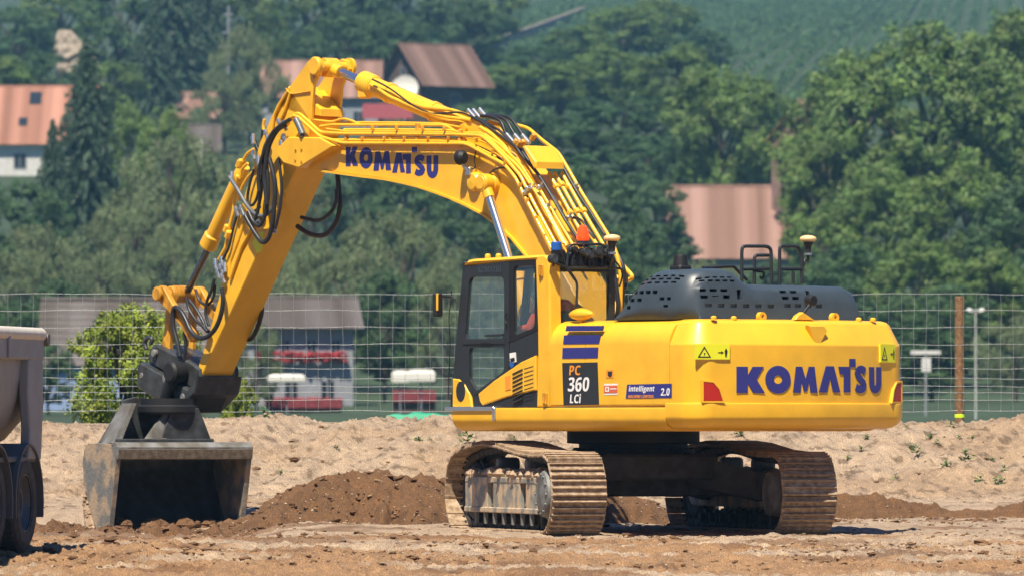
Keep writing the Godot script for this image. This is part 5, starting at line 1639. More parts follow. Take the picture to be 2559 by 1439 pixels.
# ---------------------------------------------------------------- arm
func make_arm():
	var am := part("arm", ex)
	var prof := [Vector2(5.912, 5.02), Vector2(5.976, 4.775), Vector2(6.163, 4.474), Vector2(6.342, 4.251), Vector2(6.693, 3.789), Vector2(7.021, 3.363), Vector2(7.517, 2.712), Vector2(8.008, 2.087), Vector2(8.184, 1.837), Vector2(8.251, 1.878), Vector2(8.218, 2.053), Vector2(8.084, 2.268), Vector2(7.917, 2.627), Vector2(7.784, 2.901), Vector2(7.667, 3.274), Vector2(7.518, 3.621), Vector2(7.253, 4.164), Vector2(6.957, 4.779), Vector2(6.612, 5.23), Vector2(6.367, 5.455)]
	var mb := MB.new()
	mb.prism(prof, -0.24, 0.24, 0.012)
	obj("box_section", mb, M.yellow, am)
	# two ears that carry the arm cylinder
	var ear := [Vector2(6.612, 5.23), Vector2(5.977, 5.747), Vector2(5.848, 5.787), Vector2(5.718, 5.752), Vector2(5.694, 5.653), Vector2(5.783, 5.548), Vector2(5.864, 5.437), Vector2(5.912, 5.02)]
	for z in [[-0.24, -0.19], [0.19, 0.24]]:
		var e := MB.new()
		e.prism(ear, z[0], z[1], 0.008)
		obj("ear", e, M.yellow, am)
	var pin: Vector3 = Vector3(5.783, 5.681, -0.24)
	var pb := MB.new()
	pb.lathe(Vector3(pin.x, pin.y, -0.30), Vector3(0, 0, 1), [[0.0, 0.0], [0.10, 0.0], [0.115, 0.015], [0.115, 0.06], [0.06, 0.06]], 24)
	pb.lathe(Vector3(pin.x, pin.y, 0.24), Vector3(0, 0, 1), [[0.06, 0.0], [0.115, 0.0], [0.115, 0.045], [0.10, 0.06], [0.0, 0.06]], 24)
	pb.cyl(Vector3(pin.x, pin.y, -0.2), Vector3(pin.x, pin.y, 0.2), 0.06, 16)
	obj("pin", pb, M.yellow, am)
	var bp := MB.new()
	bp.prism([Vector2(6.19, 5.1), Vector2(6.181, 5.408), Vector2(6.064, 5.316), Vector2(5.794, 5.153), Vector2(5.794, 5.065)], -0.18, 0.18, 0.008)
	obj("web_plate", bp, M.yellow, am)
	var gr := MB.new()
	gr.tube(bent([Vector3(5.91, 5.37, -0.25), Vector3(6.307, 5.352, -0.25), Vector3(6.407, 5.425, -0.25)], 0.03), 0.012, 6)
	gr.box(Vector3(5.815, 5.575, -0.24), Vector3(0.05, 0.10, 0.05), Basis(), 0.01)
	obj("grease_line", gr, M.yellow_worn, am)
	# main pivot in the boom nose
	var pv: Vector3 = Vector3(5.806, 4.593, -0.42)
	var pm := MB.new()
	pm.lathe(Vector3(pv.x, pv.y, -0.415), Vector3(0, 0, 1), [[0.0, 0.0], [0.07, 0.0], [0.08, 0.02], [0.08, 0.81], [0.07, 0.83], [0.0, 0.83]], 24)
	obj("pivot_pin", pm, M.yellow, am)
	# bucket cylinder along the front of the arm
	var bc := part("bucket_cylinder", ex)
	var c0: Vector3 = Vector3(7.647, 4.419, 0)
	var c1: Vector3 = Vector3(8.778, 2.958, 0)
	var dr := (c1 - c0).normalized()
	var hd: Vector3 = Vector3(8.34, 3.49, 0)
	var kk := c0.distance_to(hd)
	var b := MB.new()
	b.lathe(c0, dr, [[0.0, -0.1], [0.07, -0.1], [0.092, 0.0], [0.092, kk - 0.2], [0.112, kk - 0.18], [0.118, kk - 0.02], [0.10, kk], [0.0, kk]], 24)
	obj("barrel", b, M.yellow, bc)
	var r := MB.new()
	r.cyl(hd - dr * 0.02, c1, 0.047, 20)
	obj("rod", r, M.rod_dark, bc)
	for pp in [[Vector3(7.516, 4.182, -0.2), Vector3(7.548, 3.93, -0.2), Vector3(7.645, 3.718, -0.2), Vector3(7.709, 3.486, -0.2), Vector3(7.855, 3.333, -0.2)], [Vector3(7.451, 3.889, -0.2), Vector3(7.547, 3.639, -0.2), Vector3(7.676, 3.33, -0.2)], [Vector3(7.268, 3.788, -0.24), Vector3(7.397, 3.557, -0.24), Vector3(7.558, 3.308, -0.24), Vector3(7.591, 3.114, -0.24)], [Vector3(7.049, 3.744, -0.26), Vector3(7.306, 3.478, -0.26), Vector3(7.467, 3.209, -0.26), Vector3(7.532, 3.093, -0.26)]]:
		var m := MB.new()
		m.tube(bent(pp, 0.05), 0.024, 8)
		obj("pipe", m, M.yellow, am)
	# yellow pipe bends at the arm's front edge
	for pp in [[Vector3(7.13, 4.698, -0.2), Vector3(7.277, 4.641, -0.2), Vector3(7.369, 4.544, -0.2), Vector3(7.424, 4.512, -0.2)], [Vector3(6.976, 5.066, -0.15), Vector3(7.012, 4.967, -0.15), Vector3(6.939, 4.854, -0.15)], [Vector3(7.031, 4.441, -0.25), Vector3(7.191, 4.348, -0.25), Vector3(7.32, 4.215, -0.25), Vector3(7.384, 4.062, -0.25)], [Vector3(7.231, 4.524, -0.22), Vector3(7.36, 4.45, -0.22), Vector3(7.392, 4.334, -0.22)], [Vector3(6.349, 5.395, -0.26), Vector3(6.503, 5.257, -0.26), Vector3(6.63, 5.096, -0.26), Vector3(6.685, 4.877, -0.26)], [Vector3(6.303, 5.372, -0.26), Vector3(6.394, 5.188, -0.26), Vector3(6.503, 5.037, -0.26)]]:
		var m := MB.new()
		m.tube(bent(pp, 0.05), 0.020, 8)
		obj("pipe", m, M.yellow, am)
	for q in [Vector3(7.415, 4.517, -0.2), Vector3(7.387, 4.529, -0.2), Vector3(7.37, 3.79, -0.2), Vector3(7.677, 3.719, -0.2), Vector3(7.618, 3.64, -0.22), Vector3(7.451, 4.336, -0.2)]:
		var m := MB.new()
		m.box(q, Vector3(0.11, 0.07, 0.10), Basis(Vector3(0, 0, 1), -1.0), 0.015)
		obj("pipe_clamp", m, M.yellow, am)
	for q in [Vector3(7.813, 3.282, -0.28), Vector3(7.683, 3.309, -0.28), Vector3(7.618, 3.23, -0.28), Vector3(7.737, 3.164, -0.3), Vector3(7.64, 3.094, -0.3), Vector3(7.673, 3.212, -0.3), Vector3(7.447, 4.363, -0.3), Vector3(7.253, 3.941, -0.3), Vector3(7.35, 3.924, -0.3), Vector3(6.402, 4.987, -0.35), Vector3(6.294, 4.962, -0.35), Vector3(6.28, 4.796, -0.36), Vector3(6.344, 4.721, -0.36), Vector3(6.688, 4.864, -0.34), Vector3(6.954, 4.817, -0.34), Vector3(6.997, 4.62, -0.3), Vector3(6.896, 4.551, -0.3), Vector3(6.565, 3.695, -0.3), Vector3(7.64, 2.919, -0.3)]:
		var m := MB.new()
		var r2 := rng.randf_range(-0.6, 0.6)
		m.cyl(q + Vector3(0.02 + r2 * 0.03, 0.06, 0), q + Vector3(-0.02, -0.06, r2 * 0.04), 0.026, 8)
		m.cyl(q + Vector3(0.01, 0.0, 0), q + Vector3(0.015, 0.03, 0), 0.034, 6)
		obj("fitting", m, M.zinc, am)
	# hanging hoses
	var hoses := [
		[0.030, 0, [Vector3(6.21, 4.964, -0.4), Vector3(6.355, 4.919, -0.4), Vector3(6.482, 4.812, -0.4), Vector3(6.573, 4.672, -0.4), Vector3(6.618, 4.486, -0.4), Vector3(6.645, 4.332, -0.4), Vector3(6.618, 4.155, -0.4), Vector3(6.599, 3.99, -0.4)]],
		[0.026, 0, [Vector3(6.119, 5.032, -0.4), Vector3(6.319, 4.962, -0.4), Vector3(6.5, 4.857, -0.4), Vector3(6.646, 4.685, -0.4), Vector3(6.7, 4.488, -0.4), Vector3(6.718, 4.356, -0.4)]],
		[0.024, 0, [Vector3(6.758, 4.566, -0.36), Vector3(6.741, 4.354, -0.36), Vector3(6.789, 4.104, -0.36), Vector3(6.846, 3.893, -0.36), Vector3(6.923, 3.778, -0.36), Vector3(6.997, 3.79, -0.36), Vector3(7.093, 3.879, -0.36)]],
		[0.030, 0, [Vector3(6.572, 4.561, -0.38), Vector3(6.46, 4.25, -0.38), Vector3(6.482, 3.903, -0.38), Vector3(6.523, 3.712, -0.38), Vector3(6.596, 3.569, -0.38), Vector3(6.714, 3.527, -0.38), Vector3(6.842, 3.622, -0.38), Vector3(6.97, 3.75, -0.38), Vector3(7.067, 3.858, -0.38)]],
		[0.020, 0, [Vector3(6.413, 4.557, -0.36), Vector3(6.35, 4.247, -0.36), Vector3(6.368, 3.998, -0.36), Vector3(6.422, 3.826, -0.36), Vector3(6.476, 3.692, -0.36)]],
		[0.026, 1, [Vector3(7.459, 4.357, -0.34), Vector3(7.297, 4.213, -0.34), Vector3(7.088, 3.995, -0.34), Vector3(6.911, 3.879, -0.34), Vector3(6.751, 3.856, -0.34), Vector3(6.608, 3.907, -0.34), Vector3(6.512, 4.001, -0.34)]],
		[0.028, 1, [Vector3(7.2, 3.949, -0.34), Vector3(7.12, 3.841, -0.34), Vector3(6.991, 3.77, -0.34), Vector3(6.815, 3.796, -0.34)]],
		[0.018, 0, [Vector3(6.853, 4.319, -0.3), Vector3(6.932, 4.089, -0.3), Vector3(7.028, 3.994, -0.3), Vector3(7.125, 4.035, -0.3)]],
		[0.032, 0, [Vector3(5.813, 4.349, 0.1), Vector3(5.781, 4.146, 0.1), Vector3(5.759, 3.973, 0.1), Vector3(5.844, 3.763, 0.1), Vector3(6.058, 3.618, 0.1), Vector3(6.342, 3.623, 0.1), Vector3(6.628, 3.732, 0.1)]],
		[0.024, 0, [Vector3(5.709, 4.162, 0), Vector3(5.715, 4.008, 0), Vector3(5.85, 3.867, 0), Vector3(6.086, 3.79, 0), Vector3(6.418, 3.836, 0)]],
		[0.030, 0, [Vector3(7.581, 2.847, 0.24), Vector3(7.542, 2.71, 0.24), Vector3(7.606, 2.535, 0.24), Vector3(7.742, 2.361, 0.24), Vector3(7.888, 2.343, 0.24), Vector3(7.969, 2.382, 0.24)]],
		[0.022, 0, [Vector3(8.352, 2.87, -0.34), Vector3(8.286, 2.713, -0.34), Vector3(8.139, 2.575, -0.34), Vector3(8.025, 2.515, -0.34), Vector3(7.91, 2.436, -0.34)]],
		[0.030, 0, [Vector3(7.576, 2.976, -0.36), Vector3(7.553, 2.82, -0.36), Vector3(7.598, 2.646, -0.36), Vector3(7.705, 2.482, -0.36), Vector3(7.867, 2.377, -0.36), Vector3(8.063, 2.359, -0.36), Vector3(8.226, 2.449, -0.36), Vector3(8.341, 2.596, -0.36), Vector3(8.439, 2.695, -0.36), Vector3(8.555, 2.746, -0.36), Vector3(8.61, 2.668, -0.36), Vector3(8.587, 2.482, -0.36), Vector3(8.505, 2.285, -0.36), Vector3(8.455, 2.128, -0.36)]],
		[0.022, 0, [Vector3(8.34, 2.831, -0.3), Vector3(8.193, 2.712, -0.3), Vector3(8.062, 2.574, -0.3), Vector3(7.997, 2.476, -0.3), Vector3(7.899, 2.417, -0.3)]],
		[0.022, 0, [Vector3(8.482, 2.618, -0.28), Vector3(8.465, 2.442, -0.28), Vector3(8.448, 2.246, -0.28), Vector3(8.481, 2.07, -0.28)]],
		[0.020, 0, [Vector3(7.103, 4.835, -0.22), Vector3(7.03, 4.7, -0.22), Vector3(6.956, 4.576, -0.22), Vector3(6.92, 4.454, -0.22)]],
		[0.018, 0, [Vector3(6.92, 4.929, -0.22), Vector3(6.938, 4.797, -0.22), Vector3(6.883, 4.663, -0.22), Vector3(6.846, 4.463, -0.22)]],
		[0.026, 0, [Vector3(6.651, 4.563, -0.38), Vector3(6.603, 4.311, -0.38), Vector3(6.609, 4.041, -0.38), Vector3(6.667, 3.85, -0.38), Vector3(6.762, 3.736, -0.38), Vector3(6.89, 3.777, -0.38), Vector3(7.003, 3.915, -0.38)]],
		[0.024, 0, [Vector3(6.138, 5.016, -0.42), Vector3(6.383, 4.919, -0.42), Vector3(6.528, 4.791, -0.42), Vector3(6.656, 4.597, -0.42), Vector3(6.728, 4.444, -0.42), Vector3(6.747, 4.312, -0.42), Vector3(6.728, 4.158, -0.42)]],
		[0.018, 0, [Vector3(6.997, 4.439, -0.3), Vector3(7.093, 4.228, -0.3), Vector3(7.125, 4.055, -0.3), Vector3(7.028, 3.917, -0.3), Vector3(6.868, 3.971, -0.3)]],
		[0.016, 0, [Vector3(7.344, 3.924, -0.28), Vector3(7.441, 3.732, -0.28), Vector3(7.538, 3.482, -0.28), Vector3(7.667, 3.329, -0.28), Vector3(7.715, 3.213, -0.28)]],
		[0.020, 0, [Vector3(7.765, 3.096, -0.34), Vector3(7.814, 2.96, -0.34), Vector3(7.911, 2.825, -0.34), Vector3(7.943, 2.67, -0.34), Vector3(7.878, 2.513, -0.34)]],
		[0.018, 0, [Vector3(8.209, 2.966, -0.3), Vector3(8.128, 2.829, -0.3), Vector3(7.964, 2.768, -0.3), Vector3(7.834, 2.864, -0.3), Vector3(7.802, 3.019, -0.3)]],
		[0.024, 1, [Vector3(5.976, 5.027, -0.42), Vector3(5.922, 4.949, -0.42), Vector3(5.849, 4.837, -0.42), Vector3(5.84, 4.82, -0.42)]],
	]
	for h in hoses:
		var m := MB.new()
		m.tube(smooth_path(h[2], 6), h[0], 9)
		obj("hose", m, M.hose_grey if h[1] == 1 else M.rubber, am)
	var sleeve := MB.new()
	sleeve.tube(smooth_path([Vector3(5.976, 5.027, -0.42), Vector3(5.904, 4.932, -0.42), Vector3(5.84, 4.837, -0.42)]), 0.042, 10)
	obj("hose_sleeve", sleeve, M.hose_grey, am)
	var tp := MB.new()
	tp.prism([Vector2(7.101, 3.532), Vector2(6.973, 3.646), Vector2(6.861, 3.673), Vector2(6.908, 3.432), Vector2(7.004, 3.395)], -0.246, -0.236)
	obj("marker_tape", tp, M.warn_yellow, am)
	# bucket linkage
	var lk := part("bucket_link", ex)
	for z in [-0.33, 0.25]:
		var a := MB.new()
		var p0: Vector3 = Vector3(8.914, 2.919, 0)
		var p1: Vector3 = Vector3(8.271, 2.392, 0)
		a.T = Transform3D(Basis(), Vector3(0, 0, z))
		link_bar(a, Vector2(p0.x, p0.y), Vector2(p1.x, p1.y), 0.105, 0.085, 0.08)
		obj("side_link", a, M.yellow_worn, lk)
		var c := MB.new()
		c.T = Transform3D(Basis(), Vector3(0, 0, z * 0.62 + 0.02))
		var p2: Vector3 = Vector3(9.015, 2.187, 0)
		link_bar(c, Vector2(p0.x, p0.y), Vector2(p2.x, p2.y), 0.10, 0.10, 0.07)
		obj("tension_link", c, M.yellow_worn, lk)
	var pn := MB.new()
	var q0: Vector3 = Vector3(8.914, 2.919, 0)
	pn.cyl(q0 + Vector3(0, 0, -0.38), q0 + Vector3(0, 0, 0.38), 0.055, 18)
	pn.lathe(q0 + Vector3(0, 0, -0.36), Vector3(0, 0, -1), [[0.09, 0.0], [0.09, 0.03], [0.075, 0.04], [0.0, 0.04]], 20)
	pn.lathe(q0 + Vector3(0, 0, -0.12), Vector3(0, 0, 1), [[0.0, 0.0], [0.11, 0.0], [0.11, 0.24], [0.0, 0.24]], 20)
	obj("pin", pn, M.yellow_worn, lk)

func link_bar(mb: MB, a: Vector2, b: Vector2, ra: float, rb: float, th: float):
	var t := (b - a).normalized()
	var nn := Vector2(-t.y, t.x)
	var p := []
	var an := atan2(nn.y, nn.x)
	for k in 9: p.append(a + Vector2(cos(an + PI * k / 8.0), sin(an + PI * k / 8.0)) * ra)
	p.append(a.lerp(b, 0.3) - nn * ra * 0.62)
	p.append(a.lerp(b, 0.7) - nn * rb * 0.62)
	for k in 9: p.append(b + Vector2(cos(an + PI + PI * k / 8.0), sin(an + PI + PI * k / 8.0)) * rb)
	p.append(a.lerp(b, 0.7) + nn * rb * 0.62)
	p.append(a.lerp(b, 0.3) + nn * ra * 0.62)
	mb.prism(p, 0.0, th, 0.01)

# ---------------------------------------------------------------- bucket and tilting head
func make_bucket():
	var th := part("tilting_head", ex)
	var tb := MB.new()
	tb.prism([Vector2(9.372, 2.025), Vector2(9.303, 2.06), Vector2(8.302, 1.717), Vector2(8.1, 1.876), Vector2(8.167, 1.651), Vector2(8.537, 1.426), Vector2(8.622, 1.436), Vector2(9.388, 1.752)], -0.36, 0.36, 0.02)
	obj("lower_housing", tb, M.steel, th)
	var tu := MB.new()
	tu.prism([Vector2(9.238, 2.06), Vector2(9.255, 2.166), Vector2(9.17, 2.267), Vector2(9.068, 2.276), Vector2(8.356, 2.059), Vector2(8.154, 1.967), Vector2(8.137, 1.827), Vector2(8.355, 1.737)], -0.28, 0.28, 0.02)
	obj("upper_housing", tu, M.steel, th)
	for q in [[Vector3(9.277, 1.893, -0.34), 0.04], [Vector3(8.605, 1.703, -0.34), 0.07], [Vector3(8.775, 1.85, -0.34), 0.06], [Vector3(8.402, 1.617, -0.34), 0.05], [Vector3(9.076, 2.175, -0.3), 0.05], [Vector3(8.44, 1.929, -0.3), 0.05]]:
		var m := MB.new()
		m.lathe(Vector3(q[0].x, q[0].y, q[0].z - 0.0), Vector3(0, 0, -1), [[q[1], -0.03], [q[1], 0.018], [q[1] * 0.8, 0.028], [0.0, 0.03]], 16)
		obj("boss", m, M.steel_dusty, th)
	var gr := MB.new()
	var gq: Vector3 = Vector3(8.595, 2, -0.31)
	gr.lathe(gq, Vector3(0, 0, -1), [[0.022, 0.0], [0.022, 0.035], [0.045, 0.035], [0.045, 0.0]], 16)
	obj("green_ring", gr, mat("green", 0.01, 0.35, 0.08, 0.5), th)
	var hk := MB.new()
	hk.tube(smooth_path([Vector3(9.387, 2.226, -0.2), Vector3(9.42, 2.312, -0.2), Vector3(9.355, 2.368, -0.2), Vector3(9.275, 2.358, -0.2), Vector3(9.291, 2.292, -0.2)]), 0.03, 8)
	obj("hook", hk, M.steel, th)
	# tilt cylinders at both flanks, seen at the rear of the arm
	for s: float in [-1.0, 1.0]:
		var m := MB.new()
		var c: Vector3 = Vector3(8.494, 1.932, 0.4)
		m.lathe(Vector3(c.x, c.y, 0.42 * s), Vector3(0, 0, s), [[0.0, -0.12], [0.13, -0.12], [0.14, -0.05], [0.14, 0.06], [0.11, 0.09], [0.0, 0.09]], 20)
		m.cyl(Vector3(c.x + 0.02, c.y - 0.05, 0.42 * s), Vector3(c.x + 0.25, c.y - 0.42, 0.40 * s), 0.085, 16)
		obj("tilt_cylinder", m, M.black, th)
	var blk := MB.new()
	blk.prism([Vector2(8.504, 1.789), Vector2(8.268, 1.828), Vector2(8.184, 1.837), Vector2(8.209, 1.652), Vector2(8.369, 1.426), Vector2(8.689, 1.417)], -0.27, 0.24, 0.03)
	obj("rotor_housing", blk, M.black, th)
	# from here in the bucket's own axes: x along its width, z out of the mouth
	var wpos := Vector3(-6.33, 1.04, -5.5)
	var T := ex.transform.affine_inverse() * Transform3D(Basis(Vector3.UP, deg_to_rad(27.0)), wpos)
	var bk := part("bucket", ex)
	bk.transform = T
	var W := 1.80
	var prof := [Vector2(0.0, -0.02), Vector2(-0.45, 0.0), Vector2(-0.90, 0.0), Vector2(-1.02, -0.08), Vector2(-1.08, -0.22), Vector2(-1.06, -0.40), Vector2(-0.98, -0.58), Vector2(-0.86, -0.80), Vector2(-0.72, -1.0), Vector2(-0.54, -1.18), Vector2(-0.30, -1.24)]
	# bent shell plate
	var outer := []; var inner := []
	for i in prof.size():
		var t: Vector2 = (prof[mini(i + 1, prof.size() - 1)] - prof[maxi(i - 1, 0)]).normalized()
		var nn := Vector2(t.y, -t.x)
		if nn.dot(Vector2(-0.4, -0.45) - prof[i]) < 0.0: nn = -nn
		outer.append(prof[i]); inner.append(prof[i] + nn * 0.025)
	var sec := outer.duplicate()
	inner.reverse()
	sec.append_array(inner)
	var sh := MB.new()
	sh.T = Transform3D(Basis(Vector3(0, 0, 1), Vector3(0, 1, 0), Vector3(-1, 0, 0)), Vector3(W, 0, 0))
	sh.prism(sec, 0.0, W)
	obj("shell", sh, M.steel, bk)
	# side plates
	for x in [0.0, W]:
		var sp := MB.new()
		sp.T = Transform3D(Basis(Vector3(0, 0, 1), Vector3(0, 1, 0), Vector3(-1, 0, 0)), Vector3(x + 0.015, 0, 0))
		var q := prof.duplicate()
		sp.prism(q, 0.0, 0.03, 0.005)
		obj("side_plate", sp, M.bucket_side, bk)
		var ed := MB.new()
		ed.T = sp.T
		ed.prism([Vector2(0.0, -0.03), Vector2(0.035, -0.04), Vector2(-0.26, -1.24), Vector2(-0.38, -1.24), Vector2(-0.12, -0.05)], -0.02, 0.05, 0.006)
		obj("side_cutter", ed, M.bucket_side, bk)
	# lip beam along the top of the mouth
	var lb := MB.new()
	lb.T = Transform3D(Basis(Vector3(0, 0, 1), Vector3(0, 1, 0), Vector3(-1, 0, 0)), Vector3(W + 0.03, 0, 0))
	lb.prism([Vector2(-0.16, 0.015), Vector2(-0.02, 0.01), Vector2(0.05, -0.05), Vector2(0.035, -0.20), Vector2(-0.02, -0.205), Vector2(-0.01, -0.06), Vector2(-0.16, -0.03)], 0.0, W + 0.06, 0.008)
	obj("lip_beam", lb, M.steel_dusty, bk)
	var lf := MB.new()
	lf.T = lb.T
	lf.prism([Vector2(0.054, -0.075), Vector2(0.058, -0.08), Vector2(0.044, -0.195), Vector2(0.036, -0.20)], 0.01, W + 0.05)
	obj("mud_smear", lf, M.bucket_mud, bk)
	var ce := MB.new()
	ce.box(Vector3(W / 2.0, -1.25, -0.31), Vector3(W + 0.02, 0.03, 0.2), Basis(Vector3.RIGHT, 0.2), 0.008)
	obj("cutting_edge", ce, M.steel_dusty, bk)
	# welded carrier on top: two tapering plates and a sloping gusset
	for z in [-0.16, -0.62]:
		var pl := MB.new()
		pl.prism([Vector2(0.0, 0.0), Vector2(1.36, 0.0), Vector2(1.22, 0.32), Vector2(1.13, 0.44), Vector2(0.50, 0.58), Vector2(0.33, 0.54), Vector2(0.30, 0.44)] if z < -0.5 else [Vector2(0.62, -0.02), Vector2(1.36, -0.02), Vector2(1.22, 0.32), Vector2(1.16, 0.44), Vector2(0.80, 0.44), Vector2(0.72, 0.25)], z - 0.025, z + 0.025, 0.008)
		obj("carrier_plate", pl, M.steel, bk)
	var gs := MB.new()
	gs.loft([[Vector3(0.02, 0.0, -0.66), Vector3(0.02, 0.0, -0.2), Vector3(0.12, 0.0, -0.2), Vector3(0.12, 0.0, -0.66)], [Vector3(0.32, 0.50, -0.62), Vector3(0.32, 0.50, -0.30), Vector3(0.38, 0.50, -0.30), Vector3(0.38, 0.50, -0.62)]], true, false)
	gs.loft([[Vector3(0.40, 0.0, -0.20), Vector3(0.40, 0.0, -0.12), Vector3(0.70, 0.0, -0.12), Vector3(0.70, 0.0, -0.20)], [Vector3(0.78, 0.44, -0.30), Vector3(0.78, 0.44, -0.22), Vector3(0.84, 0.44, -0.22), Vector3(0.84, 0.44, -0.30)]], true, false)
	obj("gusset", gs, M.steel_dusty, bk)
	var rt := MB.new()
	rt.lathe(Vector3(0.86, 0.36, -0.42), Vector3.UP, [[0.0, 0.0], [0.36, 0.0], [0.38, 0.03], [0.38, 0.10], [0.34, 0.12], [0.34, 0.2], [0.0, 0.2]], 30)
	obj("rotor_ring", rt, M.black, bk)
	var base := MB.new()
	base.box(Vector3(0.70, 0.03, -0.38), Vector3(1.3, 0.05, 0.6), Basis(), 0.01)
	obj("base_plate", base, M.steel, bk)
	# soil clinging to the left flank and lying in the bucket
	var rc := RandomNumberGenerator.new()
	rc.seed = 45
	var cl := MB.new()
	field_mesh(cl, [[Vector3(0.08, -0.55, -1.06), 0.05, Vector3(0.06, -0.85, -0.95), 0.10], [Vector3(0.06, -0.85, -0.95), 0.10, Vector3(0.05, -1.25, -0.78), 0.15], [Vector3(0.3, -1.0, -0.9), 0.08, Vector3(0.3, -1.25, -0.75), 0.14]], 0.03, 0.05)
	for k in 150:
		var t := rc.randf()
		var an := rc.randf() * TAU
		lump(cl, Vector3(0.06 + cos(an) * lerpf(0.06, 0.15, t), lerpf(-0.6, -1.25, t), lerpf(-1.04, -0.78, t) + sin(an) * lerpf(0.06, 0.15, t)), rc.randf_range(0.012, 0.04), rc)
	tag(obj("clinging_soil", cl, M.track_shoe_b, bk), "pale soil clinging to the back of the bucket", "", "", "stuff")
	var r2 := RandomNumberGenerator.new()
	r2.seed = 44
	var mud := MB.new()
	for k in 150:
		var x := r2.randf_range(0.1, W - 0.1)
		lump(mud, Vector3(x, -1.14 + r2.randf_range(0.0, 0.13), r2.randf_range(-0.7, -0.2)), 0.025 + 0.13 * pow(r2.randf(), 2.5), r2)
	tag(obj("loose_soil", mud, M.soil_dark, bk), "brown soil lying inside the bucket", "", "", "stuff")

# ---------------------------------------------------------------- trees
class Leaves:
	var v := PackedVector3Array()
	var n := PackedVector3Array()
	var c := PackedColorArray()
	var ix := PackedInt32Array()
	func leaf(p: Vector3, a: Vector3, b: Vector3, k: Color):
		# a rhombus with half axes a (long) and b (short)
		var m := a.cross(b).normalized()
		var s := v.size()
		v.append_array([p - a, p + b, p + a, p - b])
		n.append_array([m, m, m, m])
		c.append_array([k, k, k, k])
		ix.append_array([s, s + 1, s + 2, s, s + 2, s + 3])
	func mesh(m: Material) -> ArrayMesh:
		var ar := []
		ar.resize(Mesh.ARRAY_MAX)
		ar[Mesh.ARRAY_VERTEX] = v; ar[Mesh.ARRAY_NORMAL] = n; ar[Mesh.ARRAY_COLOR] = c; ar[Mesh.ARRAY_INDEX] = ix
		var am := ArrayMesh.new()
		am.add_surface_from_arrays(Mesh.PRIMITIVE_TRIANGLES, ar)
		am.surface_set_material(0, m)
		return am

var leaf_mat: StandardMaterial3D

func ball(r: RandomNumberGenerator) -> Vector3:
	while true:
		var p := Vector3(r.randf_range(-1, 1), r.randf_range(-1, 1), r.randf_range(-1, 1))
		if p.length_squared() <= 1.0 and p.length_squared() > 0.001: return p
	return Vector3.ZERO

